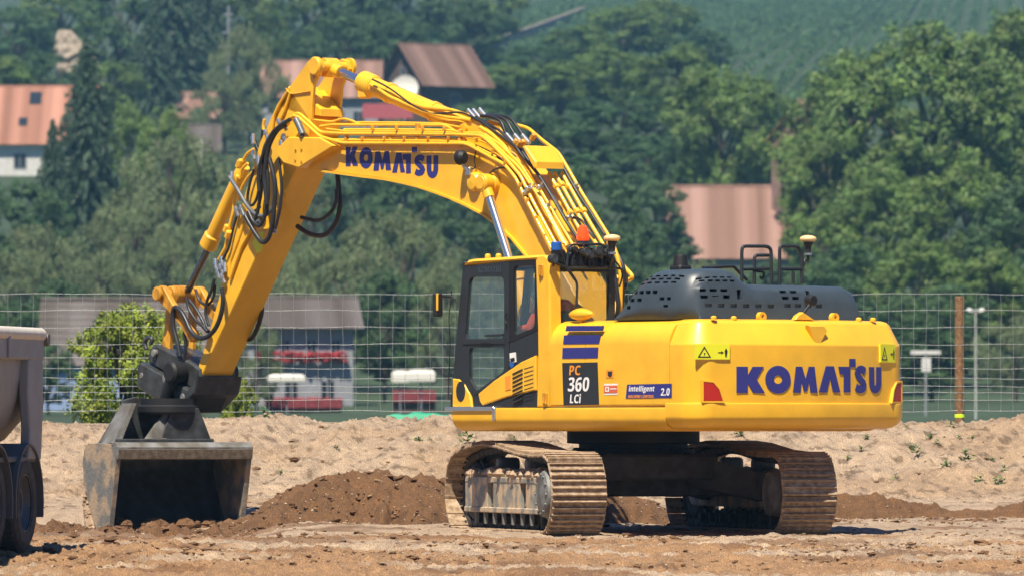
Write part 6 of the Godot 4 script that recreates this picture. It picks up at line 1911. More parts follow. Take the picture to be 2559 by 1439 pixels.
func crown_mesh(kind: int, sd: int) -> Array:
	# returns [crown, trunk]; unit height, unit width (both scaled when planted)
	var r := RandomNumberGenerator.new()
	r.seed = sd
	var L := Leaves.new()
	var tones := [Color(0.098, 0.168, 0.030), Color(0.046, 0.100, 0.030), Color(0.118, 0.160, 0.068), Color(0.038, 0.076, 0.036), Color(0.200, 0.260, 0.022)]
	var base: Color = tones[kind]
	var tm := MB.new()
	if kind == 3:
		# conifer: whorls of drooping branches
		tm.tube([Vector3.ZERO, Vector3(0, 0.5, 0), Vector3(0, 0.98, 0)], 0.016, 7, true, 0.003)
		var y := 0.06
		while y < 0.985:
			var rad := 0.5 * pow(1.0 - y, 0.75) * r.randf_range(0.72, 1.08)
			var nb := 9
			var tw := r.randf() * TAU
			for k in nb:
				var an := tw + TAU * k / nb + r.randf_range(-0.25, 0.25)
				var d := Vector3(cos(an), 0, sin(an))
				var ln := rad * r.randf_range(0.7, 1.15)
				var tone := r.randf_range(0.7, 1.3)
				var steps := int(maxf(5.0, ln * 95.0))
				for s in steps:
					var t := (s + r.randf()) / steps
					var p := d * ln * t + Vector3(0, y - 0.10 * ln * t * t * 3.0 + 0.02 * t, 0)
					for q in 3:
						var o := ball(r) * Vector3(0.022, 0.016, 0.022) * (1.3 - t * 0.5)
						var ax := (d * 0.6 + Vector3(r.randf_range(-0.6, 0.6), r.randf_range(-0.9, 0.1), r.randf_range(-0.6, 0.6))).normalized()
						var bx := ax.cross(ball(r)).normalized()
						var kk := tone * r.randf_range(0.8, 1.2)
						L.leaf(p + o, ax * 0.017, bx * 0.0062, Color(base.r * kk, base.g * kk, base.b * kk))
			y += 0.020
		return [L.mesh(leaf_mat), tm.mesh(M.bark)]
	# broadleaf: limbs carry boughs, boughs carry clumps, clumps carry leaves
	var boughs := []
	var count: int = [21, 22, 20, 0, 26][kind]
	var low: float = [0.26, 0.2, 0.16, 0.0, 0.18][kind]
	tm.tube(smooth_path([Vector3(0, -0.03, 0), Vector3(r.randf_range(-0.02, 0.02), 0.2, 0), Vector3(r.randf_range(-0.03, 0.03), 0.45, r.randf_range(-0.03, 0.03)), Vector3(0, 0.75, 0)]), 0.022, 8, true, 0.006)
	for i in count:
		var h := lerpf(low, 0.93, (i + r.randf() * 0.6) / count)
		var u := (h - low) / (1.0 - low)
		var prof := pow(sin(PI * clampf(0.16 + u * 0.80, 0.0, 1.0)), 0.75)
		var an := i * 2.4 + r.randf_range(-0.5, 0.5)
		var rr := 0.34 * prof * r.randf_range(0.45, 1.05)
		var c := Vector3(cos(an) * rr, h, sin(an) * rr)
		if i == count - 1: c = Vector3(0.03, 0.90, 0.0)
		var sz := r.randf_range(0.085, 0.14) * (0.75 + 0.35 * prof)
		if kind == 4: sz *= 1.15
		boughs.append([c, sz])
		var st := Vector3(0, maxf(0.15, h - 0.25 - rr * 0.5), 0)
		tm.tube(smooth_path([st, st.lerp(c, 0.5) + Vector3(0, 0.03, 0), c]), 0.010, 5, true, 0.003)
	var leaf_s: float = [0.0082, 0.0080, 0.0078, 0.0, 0.0100][kind]
	for b in boughs:
		var bc: Vector3 = b[0]
		var bs: float = b[1]
		var nc: int = [40, 40, 38, 0, 34][kind]
		var btone := r.randf_range(0.82, 1.2)
		for k in nc:
			var d := ball(r).normalized()
			if d.y < -0.2: d.y *= 0.5
			var rad := r.randf_range(0.55, 1.05)
			var cc := bc + d * bs * Vector3(1.0, 0.85, 1.0) * rad
			var cr := bs * r.randf_range(0.18, 0.34)
			var ct := btone * r.randf_range(0.8, 1.25)
			var warm := r.randf_range(0.9, 1.15)
			var nl: int = [44, 44, 46, 0, 40][kind]
			for q in nl:
				var o := ball(r)
				var p := cc + o * cr * (Vector3(1, 1, 1) if kind != 2 else Vector3(0.65, 1.5, 0.65))
				var nn := (o.normalized() * 0.6 + d * 0.4 + ball(r) * 0.9 + Vector3(0, 0.45, 0)).normalized()
				var ax := nn.cross(ball(r)).normalized()
				if kind == 2: ax = (Vector3(0, -1, 0) + ball(r) * 0.7).normalized()
				var bx := nn.cross(ax).normalized()
				var s := leaf_s * r.randf_range(0.7, 1.35)
				var kk := ct * r.randf_range(0.75, 1.25)
				L.leaf(p, ax * s, bx * s * (0.62 if kind != 2 else 0.42), Color(base.r * kk * warm, base.g * kk, base.b * kk))
	return [L.mesh(leaf_mat), tm.mesh(M.bark)]

func make_background():
	leaf_mat = mat("leaf", 1, 1, 1, 0.6)
	leaf_mat.vertex_color_use_as_albedo = true
	leaf_mat.backlight_enabled = true
	leaf_mat.backlight = Color(0.35, 0.4, 0.2)
	leaf_mat.cull_mode = BaseMaterial3D.CULL_DISABLED
	mat("bark", 0.10, 0.085, 0.07, 0.9, 0.0, M.grime_tex, 3.0)
	make_houses()
	make_trees()
	make_vines()
	make_street()

var protos := {}

func plant(a: Array, label: String, called: String, group: String, seed_no: int, group2 := ""):
	var kind: int = a[4]
	var key := "%d_%d" % [kind, seed_no % 2]
	if not protos.has(key): protos[key] = crown_mesh(kind, 100 + kind * 10 + seed_no % 2)
	var t := thing(called, label, "tree", Vector3(a[0], terrain(90.0 - a[1]) - 0.05, a[1]), seed_no * 1.7, group)
	var w: float = a[3] / 0.80
	if kind == 3: w = a[3]
	t.scale = Vector3(w, a[2], w)
	inst("crown", protos[key][0], t)
	inst("trunk", protos[key][1], t)

func make_trees():
	var kinds := [["broadleaf_tree", "fresh green broadleaf tree"], ["dense_tree", "dark green dense tree"], ["willow_tree", "grey-green willow-like tree"], ["conifer_tree", "dark blue-green conifer"], ["young_tree", "yellow-green young tree"]]
	var list := [
		[-10.154, -318.5, 8.9, 7.671, 2, "in the middle, behind the fence and right of the arm"],
		[-7.472, -340, 9.172, 8.075, 2, "just left of the cab, behind the fence"],
		[-4.753, -309.9, 7.477, 5.841, 2, "directly behind the cab mirror"],
		[-12.615, -322.8, 7.913, 5.168, 2, "in the gap under the arm hoses"],
		[-14.753, -350.75, 7.961, 5.518, 2, "showing between boom and arm"],
		[-7.876, -297, 6.986, 4.441, 1, "low behind the fence left of the cab"],
		[-23.35, -404.5, 12.333, 10.834, 2, "left of the arm, above the fence"],
		[-25.075, -387.3, 8.889, 8.465, 2, "in front of the conifer at left"],
		[-21.007, -417.4, 9.579, 7.411, 2, "touching the hoses of the arm"],
		[-29.003, -365.8, 7.522, 8.084, 2, "below the orange roof"],
		[-29.967, -344.3, 6.788, 6.797, 2, "at the left edge above the tipper body"],
		[-25.448, -352.9, 6.511, 6.007, 2, "left of the arm just above the fence"],
		[-19.952, -348.6, 8.023, 5.949, 2, "beside the bucket cylinder"],
		[-17.815, -372.25, 7.334, 5.787, 1, "behind the middle of the arm"],
		[-33.844, -415.25, 9.142, 6.853, 1, "under the white wall of the orange-roofed house"],
		[-32.729, -473.3, 16.803, 9.697, 3, "standing in front of the orange roof"],
		[-33.674, -447.5, 11.689, 5.327, 3, "low beside the tall conifer at left"],
		[-29.982, -486.2, 11.817, 5.11, 0, "right of the tall conifer"],
		[-26.021, -458.25, 12.166, 5.72, 0, "below the small salmon roof"],
		[-0.891, -408.8, 8.613, 8.587, 1, "behind the boom cylinder"],
		[3.205, -430.3, 9.583, 9.499, 1, "behind the boom pipes"],
		[6.558, -387.3, 7.394, 7.469, 1, "left of the large salmon roof"],
		[3.416, -350.75, 7.04, 5.978, 1, "directly above the cab lamps"],
		[1.622, -555, 8, 11.103, 1, "over the bend of the boom"],
		[-3.158, -580.8, 8.202, 11.547, 1, "behind the arm cylinder"],
		[8.648, -598, 7.797, 12.92, 1, "high behind the boom, right of its bend"],
		[-8.187, -593.7, 5.486, 9.273, 2, "below the brown roofed house"],
		[-4.911, -469, 7.421, 7.582, 1, "framed under the boom"],
		[-10.498, -555, 6.316, 7.402, 1, "under the red awning"],
		[14.874, -509.85, 13.702, 10.326, 0, "rising straight behind the large salmon roof"],
		[14.471, -651.75, 10.129, 10.834, 0, "up the slope left of the vines"],
		[21.152, -630.25, 7.906, 8.266, 0, "right of the tree over the salmon roof"],
		[18.369, -516.3, 8.217, 5.377, 0, "at the right end of the salmon ridge"],
		[12.259, -533.5, 7.372, 7.806, 1, "dark behind the salmon roof tree"],
		[10.038, -555, 6.316, 8.748, 1, "between the boom and the salmon roof"],
		[23.879, -473.3, 16.068, 11.754, 0, "tallest above the satellite antenna"],
		[28.053, -447.5, 18.427, 14.019, 0, "with the largest crown at right"],
		[36.145, -494.8, 18.561, 12.813, 0, "at the upper right corner"],
		[19.596, -426, 12.453, 6.998, 0, "left of the largest crown at right"],
		[22.892, -400.2, 10.615, 8.438, 0, "above the tail of the machine"],
		[26.985, -387.3, 10.883, 8.963, 0, "above the wooden fence post"],
		[28.511, -361.5, 10.24, 7.066, 1, "at the right edge above the fence"],
		[18.462, -352.9, 6.973, 6.469, 1, "just over the engine hood"],
		[21.701, -344.3, 7.468, 6.797, 0, "low over the fence at right"],
		[25.106, -333.55, 7.135, 6.186, 0, "low at the right edge"],
		[18.631, -408.8, 7.311, 5.985, 0, "hiding the right side of the salmon roof"],
		[22.277, -322.8, 5.758, 5.599, 1, "dark behind the top of the wooden post"],
		[18.62, -314.2, 5.65, 5.06, 1, "dark behind the tail of the machine"],
		[24.307, -301.3, 4.56, 4.899, 2, "at the right edge behind the wire"],
		[20.02, -301.3, 4.152, 5.307, 1, "in the shade behind the fence at right"],
		[9.173, -473.3, 6.653, 5.583, 1, "against the left edge of the salmon roof"],
		[5.766, -340, 6.254, 4.935, 1, "behind the light rack of the cab"],
		[8.817, -318.5, 7.194, 5.54, 2, "hazy behind the exhaust"],
		[12.878, -331.4, 6.765, 5.056, 1, "behind the hand rails of the hood"],
		[-59.862, -813, 9.661, 12.247, 1, "in the wood at upper left"],
		[-55.313, -823.75, 12.741, 11.44, 0, "at the top of the picture above the orange roof"],
		[-45.409, -770, 15.205, 12.561, 1, "above the pale rock face"],
		[-38.142, -737.75, 17.121, 14.249, 3, "at the top of the picture left of the utility pole"],
		[-35.104, -759.25, 16.299, 11.075, 3, "behind the utility pole"],
		[-38.985, -709.8, 11.763, 10.013, 3, "beside the pale pole at upper left"],
		[-31.578, -813, 15.324, 12.247, 0, "in the wood at upper left"],
		[-26.964, -651.75, 12.066, 8.513, 2, "just left of the boom tip"],
		[-26.504, -834.5, 15.901, 13.503, 1, "in the wood above the boom tip"],
		[-21.159, -856, 14.544, 13.817, 1, "at the top edge, straight above the arm cylinder rod"],
		[-15.04, -877.5, 14.66, 14.131, 1, "at the top edge, straight above the brown gable"],
		[-15.771, -770, 10.261, 11.664, 1, "right behind the brown ridge"],
		[-20.025, -759.25, 10.085, 10.632, 1, "above the left wing of the brown roof"],
		[-9.179, -903.3, 11.091, 12.436, 0, "left of the stone wall on the slope"],
		[-5.17, -942, 12.205, 13.997, 0, "at the top edge beside the stone wall"],
		[-48.82, -673.25, 8.942, 10.352, 1, "above the orange roof"],
		[-51.58, -666.8, 8.391, 8.685, 0, "at the left edge above the orange roof"],
		[-42.44, -688.3, 7.164, 8.12, 0, "beside the pale rock face"],
		[-28.881, -641, 8.231, 7.626, 2, "above the small salmon roof"],
		[-25.622, -709.8, 10.092, 8.344, 1, "above the boom tip"],
		[-2.683, -727, 5.357, 10.228, 0, "right of the brown roofed house"],
		[3.606, -709.8, 6.331, 10.848, 0, "below the stone wall"],
		[8.779, -722.7, 7.619, 10.175, 0, "at the foot of the vines above the boom bend"],
		[25.457, -666.8, 4.438, 7.896, 0, "beside the pink gable"],
		[6.996, -856, 6.14, 10.857, 0, "on the slope right of the stone wall"],
		[12.744, -877.5, 8.087, 12.113, 0, "on the slope high above the boom bend"],
		[17.498, -888.25, 8.847, 11.227, 0, "at the top edge above the salmon roof"],
		[21.766, -834.5, 6.238, 9.645, 1, "low on the slope above the salmon roof"],
		[1.427, -813, 4.943, 10.363, 1, "just below the stone wall"],
		[-6.228, -834.5, 10.103, 9.645, 1, "behind the right end of the brown roof"],
		[-19.639, -473.3, 9.889, 5.877, 2, "behind the hoses at the boom nose"],
		[-12.582, -473.3, 7.83, 7.052, 1, "under the middle of the boom"],
		[-8.424, -447.5, 7.759, 6.729, 1, "under the boom lettering"],
		[-16.109, -473.3, 7.242, 5.877, 2, "between the arm and the boom"],
		[-2.289, -329.25, 6.836, 4.811, 2, "behind the front of the cab roof"],
		[-25.245, -314.2, 6.283, 4.217, 1, "behind the grey roof by the tipper"],
		[-16.599, -314.2, 6.072, 4.217, 2, "low behind the arm"],
		[-27.008, -305.6, 5.383, 4.953, 1, "just above the tipper body"],
		[-22.233, -254, 3.333, 2.692, 1, "low against the blue wall beside the tipper"],
		[-13.117, -260.45, 4.22, 2.742, 2, "low behind the lower arm"],
		[38.947, -458.25, 18.18, 12.012, 0, "tall beyond the right edge"],
		[34.134, -383, 10.478, 8.883, 1, "lower beyond the right edge"],
		[42.641, -447.5, 15.9, 11.776, 0, "second beyond the right edge"],
		[29.212, -329.25, 6.836, 6.561, 0, "low beyond the right edge"],
		[33.016, -335.7, 7.066, 7.106, 1, "low and second beyond the right edge"],
		[-37.484, -400.2, 10.103, 8.183, 2, "beyond the left edge under the orange roof"],
		[-34.301, -350.75, 7.04, 7.357, 1, "low beyond the left edge"],
		[-64.264, -770, 11.16, 13.459, 1, "high beyond the left edge"],
		[-38.993, -365.8, 7.522, 7.609, 2, "second beyond the left edge"],
		[-69.694, -748.5, 9.921, 13.122, 0, "high and second beyond the left edge"],
		[-8.119, -41, 3.053, 1.913, 4, "right behind the fence, left of the bucket"],
		[-7.504, -44, 2.897, 1.398, 4, "behind the tilting head"],
		[-6.173, -42, 1.845, 0.826, 4, "low behind the bucket arm"],
	]
	for i in list.size():
		var a: Array = list[i]
		plant(a, "%s %s" % [kinds[a[4]][1], a[5]], kinds[a[4]][0], "trees on the hillside", i)

func make_vines():
	# rows of vines up the slope at the right
	var r := RandomNumberGenerator.new()
	r.seed = 77
	var d0 := 790.0
	var d1 := 1480.0
	var slope := (terrain(d1) - terrain(d0)) / (d1 - d0)
	var rows := []
	for v in 5:
		var L := Leaves.new()
		for i in 8000:
			var t := r.randf() * (d1 - d0)
			var top := 0.35 * sin(t * (0.21 + 0.05 * v)) + 0.3 * sin(t * (0.63 + 0.07 * v) + v)
			var p := Vector3(t * 0.065 + r.randf_range(-0.55, 0.55), t * slope + 0.1 + r.randf() * (1.5 + top), -t)
			var nn := (Vector3(signf(r.randf() - 0.5), 0.7, 0.4) + ball(r) * 0.8).normalized()
			var ax := nn.cross(ball(r)).normalized()
			var bx := nn.cross(ax)
			var s := r.randf_range(0.25, 0.55)
			var k := r.randf_range(0.6, 1.4)
			L.leaf(p, ax * s, bx * s * 0.7, Color(0.042 * k, 0.086 * k, 0.027 * k))
		rows.append(L.mesh(leaf_mat))
	for i in 40:
		var o := inst("vine_row", rows[(i * 3) % 5], self)
		o.name = unit("vine_row")
		o.position = Vector3(-34.0 + i * 3.0 + r.randf_range(-0.2, 0.2), terrain(d0) + r.randf_range(-0.3, 0.2), 90.0 - d0)
		tag(o, "green row of vines climbing the slope at upper right", "vine row", "vine rows on the slope")

# ---------------------------------------------------------------- houses
func house(label: String, at: Vector3, turn: float, w: float, dp: float, wall_h: float, roof_h: float, wall_m: Material, roof_m: Material, wins: Array, over := 0.5, group := "houses behind the fence") -> Node3D:
	# ridge along local x; front faces +z
	var h := thing("house", label, "house", at, turn, group)
	var wm := MB.new()
	var sec := [Vector2(-dp / 2, -2.0), Vector2(dp / 2, -2.0), Vector2(dp / 2, wall_h), Vector2(0, wall_h + roof_h - 0.12), Vector2(-dp / 2, wall_h)]
	wm.T = Transform3D(Basis(Vector3(0, 0, 1), Vector3(0, 1, 0), Vector3(-1, 0, 0)), Vector3(w / 2, 0, 0))
	wm.prism(sec, 0.0, w)
	obj("wall", wm, wall_m, h)
	# roof: overlapping courses of tiles on both slopes
	var rf := part("roof", h)
	var sl := Vector2(dp / 2, -roof_h)
	var slen := sl.length() * (1.0 + over / (dp / 2))
	var n := int(slen / 0.42)
	var dn := sl.normalized()
	var cm := MB.new()
	cm.box(Vector3.ZERO, Vector3(w + over * 2, 0.05, slen / n + 0.06), Basis(), 0.012)
	var course := cm.mesh(roof_m)
	for s: float in [1.0, -1.0]:
		var ang := atan2(roof_h, dp / 2)
		for i in n:
			var t := (i + 0.5) * slen / n
			var p := Vector2(0, wall_h + roof_h) + dn * t
			inst("tile_course", course, rf, Transform3D(Basis(Vector3.RIGHT, s * (ang - 0.06)), Vector3(0, p.y + 0.04, s * p.x)))
	var rm := MB.new()
	rm.cyl(Vector3(-w / 2 - over, wall_h + roof_h + 0.06, 0), Vector3(w / 2 + over, wall_h + roof_h + 0.06, 0), 0.12, 8)
	obj("ridge", rm, roof_m, rf)
	for q in wins:
		# [face, u, y, w, h]: face 0 front, 1 right gable, 2 left gable
		var o := part("window", h)
		var fm := MB.new()
		var a := [Vector2(-q[3] / 2, -q[4] / 2), Vector2(q[3] / 2, -q[4] / 2), Vector2(q[3] / 2, q[4] / 2), Vector2(-q[3] / 2, q[4] / 2)]
		var b := MB.inset(MB.ccw(a), 0.09)
		fm.ring(MB.ccw(a), b, -0.1, 0.04)
		fm.box(Vector3.ZERO, Vector3(0.06, q[4] - 0.1, 0.05))
		obj("frame", fm, M.wall_grey, o)
		var gm := MB.new()
		gm.prism(b, -0.06, -0.02 + 0.022)
		obj("pane", gm, M.window_glass, o)
		if q[0] == 0: o.position = Vector3(q[1], q[2], dp / 2)
		else:
			o.position = Vector3(w / 2 if q[0] == 1 else -w / 2, q[2], q[1])
			o.rotation.y = PI / 2 if q[0] == 1 else -PI / 2
	return h

func make_houses():
	mat("window_glass", 0.02, 0.025, 0.03, 0.08)
	mat("roof_orange", 0.42, 0.205, 0.140, 0.85, 0.0, M.grime_tex, 0.09)
	mat("roof_brown", 0.20, 0.12, 0.095, 0.85, 0.0, M.grime_tex, 0.09)
	mat("roof_pink", 0.31, 0.185, 0.150, 0.85, 0.0, M.grime_tex, 0.09)
	mat("roof_grey", 0.115, 0.10, 0.095, 0.85, 0.0, M.grime_tex, 0.09)
	mat("wall_white", 0.62, 0.62, 0.60, 0.85, 0.0, M.dust_tex, 0.2)
	mat("wall_grey", 0.27, 0.29, 0.32, 0.85, 0.0, M.dust_tex, 0.2)
	mat("wall_red", 0.23, 0.145, 0.125, 0.85, 0.0, M.dust_tex, 0.2)
	mat("wall_wood", 0.13, 0.09, 0.075, 0.85, 0.0, M.grime_tex, 0.6)
	mat("wall_blue", 0.25, 0.35, 0.56, 0.8, 0.0, M.dust_tex, 0.3)
	mat("flowers", 0.42, 0.03, 0.035, 0.8, 0.0, M.grime_tex, 2.0)
	mat("awning_white", 0.66, 0.64, 0.57, 0.8)
	mat("red_cloth", 0.24, 0.035, 0.045, 0.8, 0.0, M.grime_tex, 0.8)
	mat("tarp_green", 0.015, 0.30, 0.16, 0.6)
	mat("rock", 0.42, 0.36, 0.29, 0.9, 0.0, M.grime_tex, 0.3, M.bump_tex, 0.8)
	var h1 := house("house with a bright orange tiled roof and roof windows at left", Vector3(-51.459, 22.891, -610), 0.0, 23.37, 14.0, 4.5, 5.112, M.wall_white, M.roof_orange, [[0, 9.0, 2.6, 1.2, 1.4], [0, 5.5, 2.6, 1.2, 1.4]], 0.6)
	roof_window(h1, Vector3(6.573, 8.444, 1.6), 1.095, 1.986, 0.631)
	roof_window(h1, Vector3(5.623, 6.18, 4.7), 0.803, 1.285, 0.631)
	house("small house with a salmon roof among the trees at upper left", Vector3(-33.139, 29.89, -710), -0.5, 6.26, 6.5, 4.0, 2.504, M.wall_wood, M.roof_pink, [], 0.5)
	house("low shed with a dull grey roof below the small salmon roof", Vector3(-31.543, 24.387, -630), 0.05, 4.958, 5.5, 3.0, 2.404, M.wall_wood, M.roof_grey, [], 0.3)
	house("brown roofed house with a dark wooden gable behind the boom tip", Vector3(-9.547, 31.525, -710), 0.62, 7.929, 7.6, 6.0, 3.839, M.wall_wood, M.roof_brown, [[0, 0.0, 4.0, 1.2, 1.3], [2, 0.0, 4.2, 1.2, 1.3], [2, 0.0, 7.0, 1.0, 1.0]], 0.7)
	house("long wing with a pale brown roof behind the boom tip", Vector3(-21.198, 30.709, -700), 0.0, 11.951, 7.0, 5.0, 3.462, M.wall_grey, M.roof_pink, [[0, 2.0, 2.6, 1.2, 1.3], [0, 4.0, 2.6, 1.2, 1.3]], 0.5)
	house("house with a large plain salmon roof behind the engine hood", Vector3(14.888, 9.135, -480), 0.0, 8.92, 11.0, 5.0, 5.114, M.wall_grey, M.roof_pink, [[0, 2.0, 2.6, 1.2, 1.3]], 0.4)
	house("narrow pink gable half hidden by trees at right", Vector3(21.269, 14.837, -478), 0.9, 4.148, 5.5, 8.0, 2.667, M.wall_red, M.roof_pink, [[2, 0.0, 6.0, 1.0, 1.2]], 0.4)
	house("low building with a grey roof and pale blue wall behind the fence", Vector3(-19.261, 2.166, -272), 0.0, 8.309, 6.0, 2.3, 2.833, M.wall_blue, M.roof_grey, [], 0.3)
	var h2 := house("pale house with flower boxes behind the lower arm", Vector3(-12.163, 2.085, -288), 0.12, 5.324, 5.2, 4.3, 1.262, M.wall_grey, M.roof_grey, [[0, -1.9, 3.2, 0.6, 0.8], [0, -0.7, 3.2, 0.6, 0.8], [0, 0.6, 3.2, 0.6, 0.8], [0, 1.8, 3.2, 0.6, 0.8], [0, -0.4, 0.9, 0.8, 1.4], [0, 1.4, 0.9, 0.8, 1.4]], 0.5)
	flower_box(h2, Vector3(0.1, 2.62, 2.85), 4.437, 0.42)
	flower_box(h2, Vector3(0.2, 0.42, 2.85), 3.746, 0.36)

func make_street():
	pole("utility_pole", "pale utility pole with two cross arms at upper left", "pole", Vector3(-31.795, 39.075, -730), 7.497, 0.16, M.wall_grey, [[0.42, 2.2], [0.62, 1.4], [0.88, 1.0]])
	pole("utility_pole", "plain pale pole in front of the dark conifers at upper left", "pole", Vector3(-39.138, 36.29, -725), 5.96, 0.2, M.wall_grey, [])
	pole("utility_pole", "short cream post beside the grey shed roof", "pole", Vector3(-29.792, 25.125, -610), 2.741, 0.2, M.awning_white, [])
	pole("street_lamp", "white street lamp beside the wooden fence post", "lamp post", Vector3(18.552, 4.126, -240), 2.29, 0.04, M.wall_white, [[0.98, 0.5]])
	sign_board("white signboard on a post behind the fence at right", Vector3(16.939, 2.53, -250), 2.27)
	parasol("long white awning below the flower boxes", Vector3(-11.566, 3.557, -255), 1.692, 0.36, 1.637)
	parasol("small cream parasol left of the cab", Vector3(-6.455, 3.629, -255), 0.792, 0.54, 1.709)
	parasol("wide cream parasol nearest the cab", Vector3(-5.495, 3.651, -253), 1.288, 0.537, 1.763)
	counter("long red counter at the foot of the flower house", Vector3(-10.963, 2.43, -262), 3.489, 0.441, 0.398)
	counter("red stall front beneath the cream parasols", Vector3(-5.914, 2.76, -262), 2.02, 0.551, 0.728)
	red_awning(Vector3(-13.944, 33.227, -680), 5.061, 1.607)
	dish(Vector3(-12.327, 35.701, -685), 1.455)
	tarp(Vector3(-2.784, 1.407, -23.5), 1.007)
	rock_face(Vector3(-49.065, 41.705, -740), 5.196, 5.629)
	stone_wall([Vector3(-5.836, 49.5, -910), Vector3(-2.504, 53.74, -970), Vector3(1.554, 58.687, -1040), Vector3(6.25, 65.047, -1130), Vector3(10.92, 71.457, -1220)])

func roof_window(h: Node3D, at: Vector3, w: float, l: float, ang: float):
	var m := MB.new()
	m.box(Vector3.ZERO, Vector3(w, 0.14, l), Basis(), 0.03)
	var o := obj("roof_window", m, M.cab_dark, h)
	o.transform = Transform3D(Basis(Vector3.RIGHT, ang), at + Vector3(0, 0.08, 0))
	var g := MB.new()
	g.box(Vector3(0, 0.075, 0), Vector3(w * 0.85, 0.02, l * 0.85))
	obj("pane", g, M.window_glass, o)

func flower_box(h: Node3D, at: Vector3, w: float, hh: float):
	var o := part("flower_box", h)
	o.position = at
	var m := MB.new()
	m.box(Vector3(0, -0.08, 0), Vector3(w, 0.16, 0.25), Basis(), 0.02)
	obj("box", m, M.wall_wood, o)
	var f := MB.new()
	var r2 := RandomNumberGenerator.new()
	r2.seed = int(w * 100.0)
	for i in int(w * 60.0): lump(f, Vector3(r2.randf_range(-w / 2, w / 2), r2.randf_range(-0.16, hh - 0.1), r2.randf_range(-0.05, 0.25)), r2.randf_range(0.06, 0.13), r2)
	tag(obj("blossom", f, M.flowers, o), "red blossom filling the flower box", "", "", "stuff")

func pole(called: String, label: String, cat: String, at: Vector3, h: float, r: float, m: Material, arms: Array):
	var t := thing(called, label, cat, at)
	var mb := MB.new()
	mb.tube([Vector3(0, -3.0, 0), Vector3(0, h * 0.5, 0), Vector3(0, h, 0)], r, 8, true, r * 0.7)
	obj("shaft", mb, m, t)
	for a in arms:
		var b := MB.new()
		b.box(Vector3(0, h * a[0], 0), Vector3(a[1], r * 0.9, r * 0.9), Basis(), r * 0.1)
		if cat == "lamp post":
			for s: float in [-1.0, 1.0]:
				b.lathe(Vector3(a[1] * 0.5 * s, h * a[0], 0), Vector3(0.3 * s, -1, 0), [[0.0, -0.1], [0.12, -0.05], [0.16, 0.05], [0.0, 0.08]], 10)
		obj("cross_arm" if cat == "pole" else "lamp_head", b, m, t)

func sign_board(label: String, at: Vector3, h: float):
	var t := thing("signboard", label, "sign", at)
	var p := MB.new()
	p.tube([Vector3(0, -1.5, 0), Vector3(0, h, 0)], 0.05, 8)
	obj("post", p, M.wall_grey, t)
	var b := MB.new()
	b.box(Vector3(0, h - 0.15, 0.04), Vector3(1.35, 0.18, 0.05), Basis(), 0.02)
	b.box(Vector3(0.02, h - 0.7, 0.04), Vector3(0.42, 0.62, 0.05), Basis(), 0.02)
	obj("board", b, M.wall_white, t)

func parasol(label: String, at: Vector3, w: float, h: float, down: float):
	var t := thing("parasol", label, "parasol", at)
	var c := MB.new()
	var lo := []
	for q in [[0.97, -0.5], [1.0, -0.3], [1.0, 0.2], [0.8, 0.45], [0.3, 0.5]]:
		lo.append([Vector3(-w / 2 * q[0], h * q[1], w * 0.35 * q[0]), Vector3(w / 2 * q[0], h * q[1], w * 0.35 * q[0]), Vector3(w / 2 * q[0], h * q[1], -w * 0.35 * q[0]), Vector3(-w / 2 * q[0], h * q[1], -w * 0.35 * q[0])])
	c.loft(lo, true, false)
	obj("canopy", c, M.awning_white, t)
	var p := MB.new()
	p.tube([Vector3(0, -down - 0.3, 0), Vector3(0, 0, 0)], 0.03, 6)
	obj("pole", p, M.wall_grey, t)

func counter(label: String, at: Vector3, w: float, h: float, down: float):
	var t := thing("counter", label, "counter", at)
	var c := MB.new()
	c.box(Vector3.ZERO, Vector3(w, h, 0.6), Basis(), 0.03)
	obj("front", c, M.red_cloth, t)
	var b := MB.new()
	b.box(Vector3(0, -h / 2 - down / 2, -0.1), Vector3(w * 0.96, down, 0.4), Basis(), 0.02)
	obj("base", b, M.wall_wood, t)

func red_awning(at: Vector3, w: float, h: float):
	var t := thing("red_awning", "dull red awning below the brown roofed house", "awning", at)
	var c := MB.new()
	c.loft([[Vector3(-w / 2, -h / 2, 1.2), Vector3(w / 2, -h / 2, 1.2), Vector3(w / 2, -h / 2, 1.1), Vector3(-w / 2, -h / 2, 1.1)], [Vector3(-w / 2, h / 2, -1.0), Vector3(w / 2, h / 2, -1.0), Vector3(w / 2, h / 2, -1.1), Vector3(-w / 2, h / 2, -1.1)]], true, false)
	obj("cloth", c, M.red_cloth, t)
	for s: float in [-0.45, 0.45]:
		var p := MB.new()
		p.tube([Vector3(w * s, -h / 2 - 3.0, 1.0), Vector3(w * s, -h / 2 + 0.05, 1.0)], 0.06, 6)
		obj("post", p, M.wall_grey, t)

func dish(at: Vector3, r: float):
	var t := thing("satellite_dish", "large round white dish in front of the brown roofed house", "satellite dish", at)
	var m := MB.new()
	var p := []
	for k in 9: p.append([r * k / 8.0, -0.3 * r + 0.3 * r * pow(k / 8.0, 2.0)])
	for k in range(8, -1, -1): p.append([r * k / 8.0, -0.36 * r + 0.3 * r * pow(k / 8.0, 2.0)])
	m.lathe(Vector3.ZERO, Vector3(-0.25, 0.35, 1.0), p, 28)
	obj("reflector", m, M.awning_white, t)
	var q := MB.new()
	q.tube([Vector3(0, -r * 4.0, -0.3), Vector3(0, -r * 0.2, -0.4), Vector3(0, 0, -0.3)], 0.08, 8)
	obj("mast", q, M.wall_grey, t)

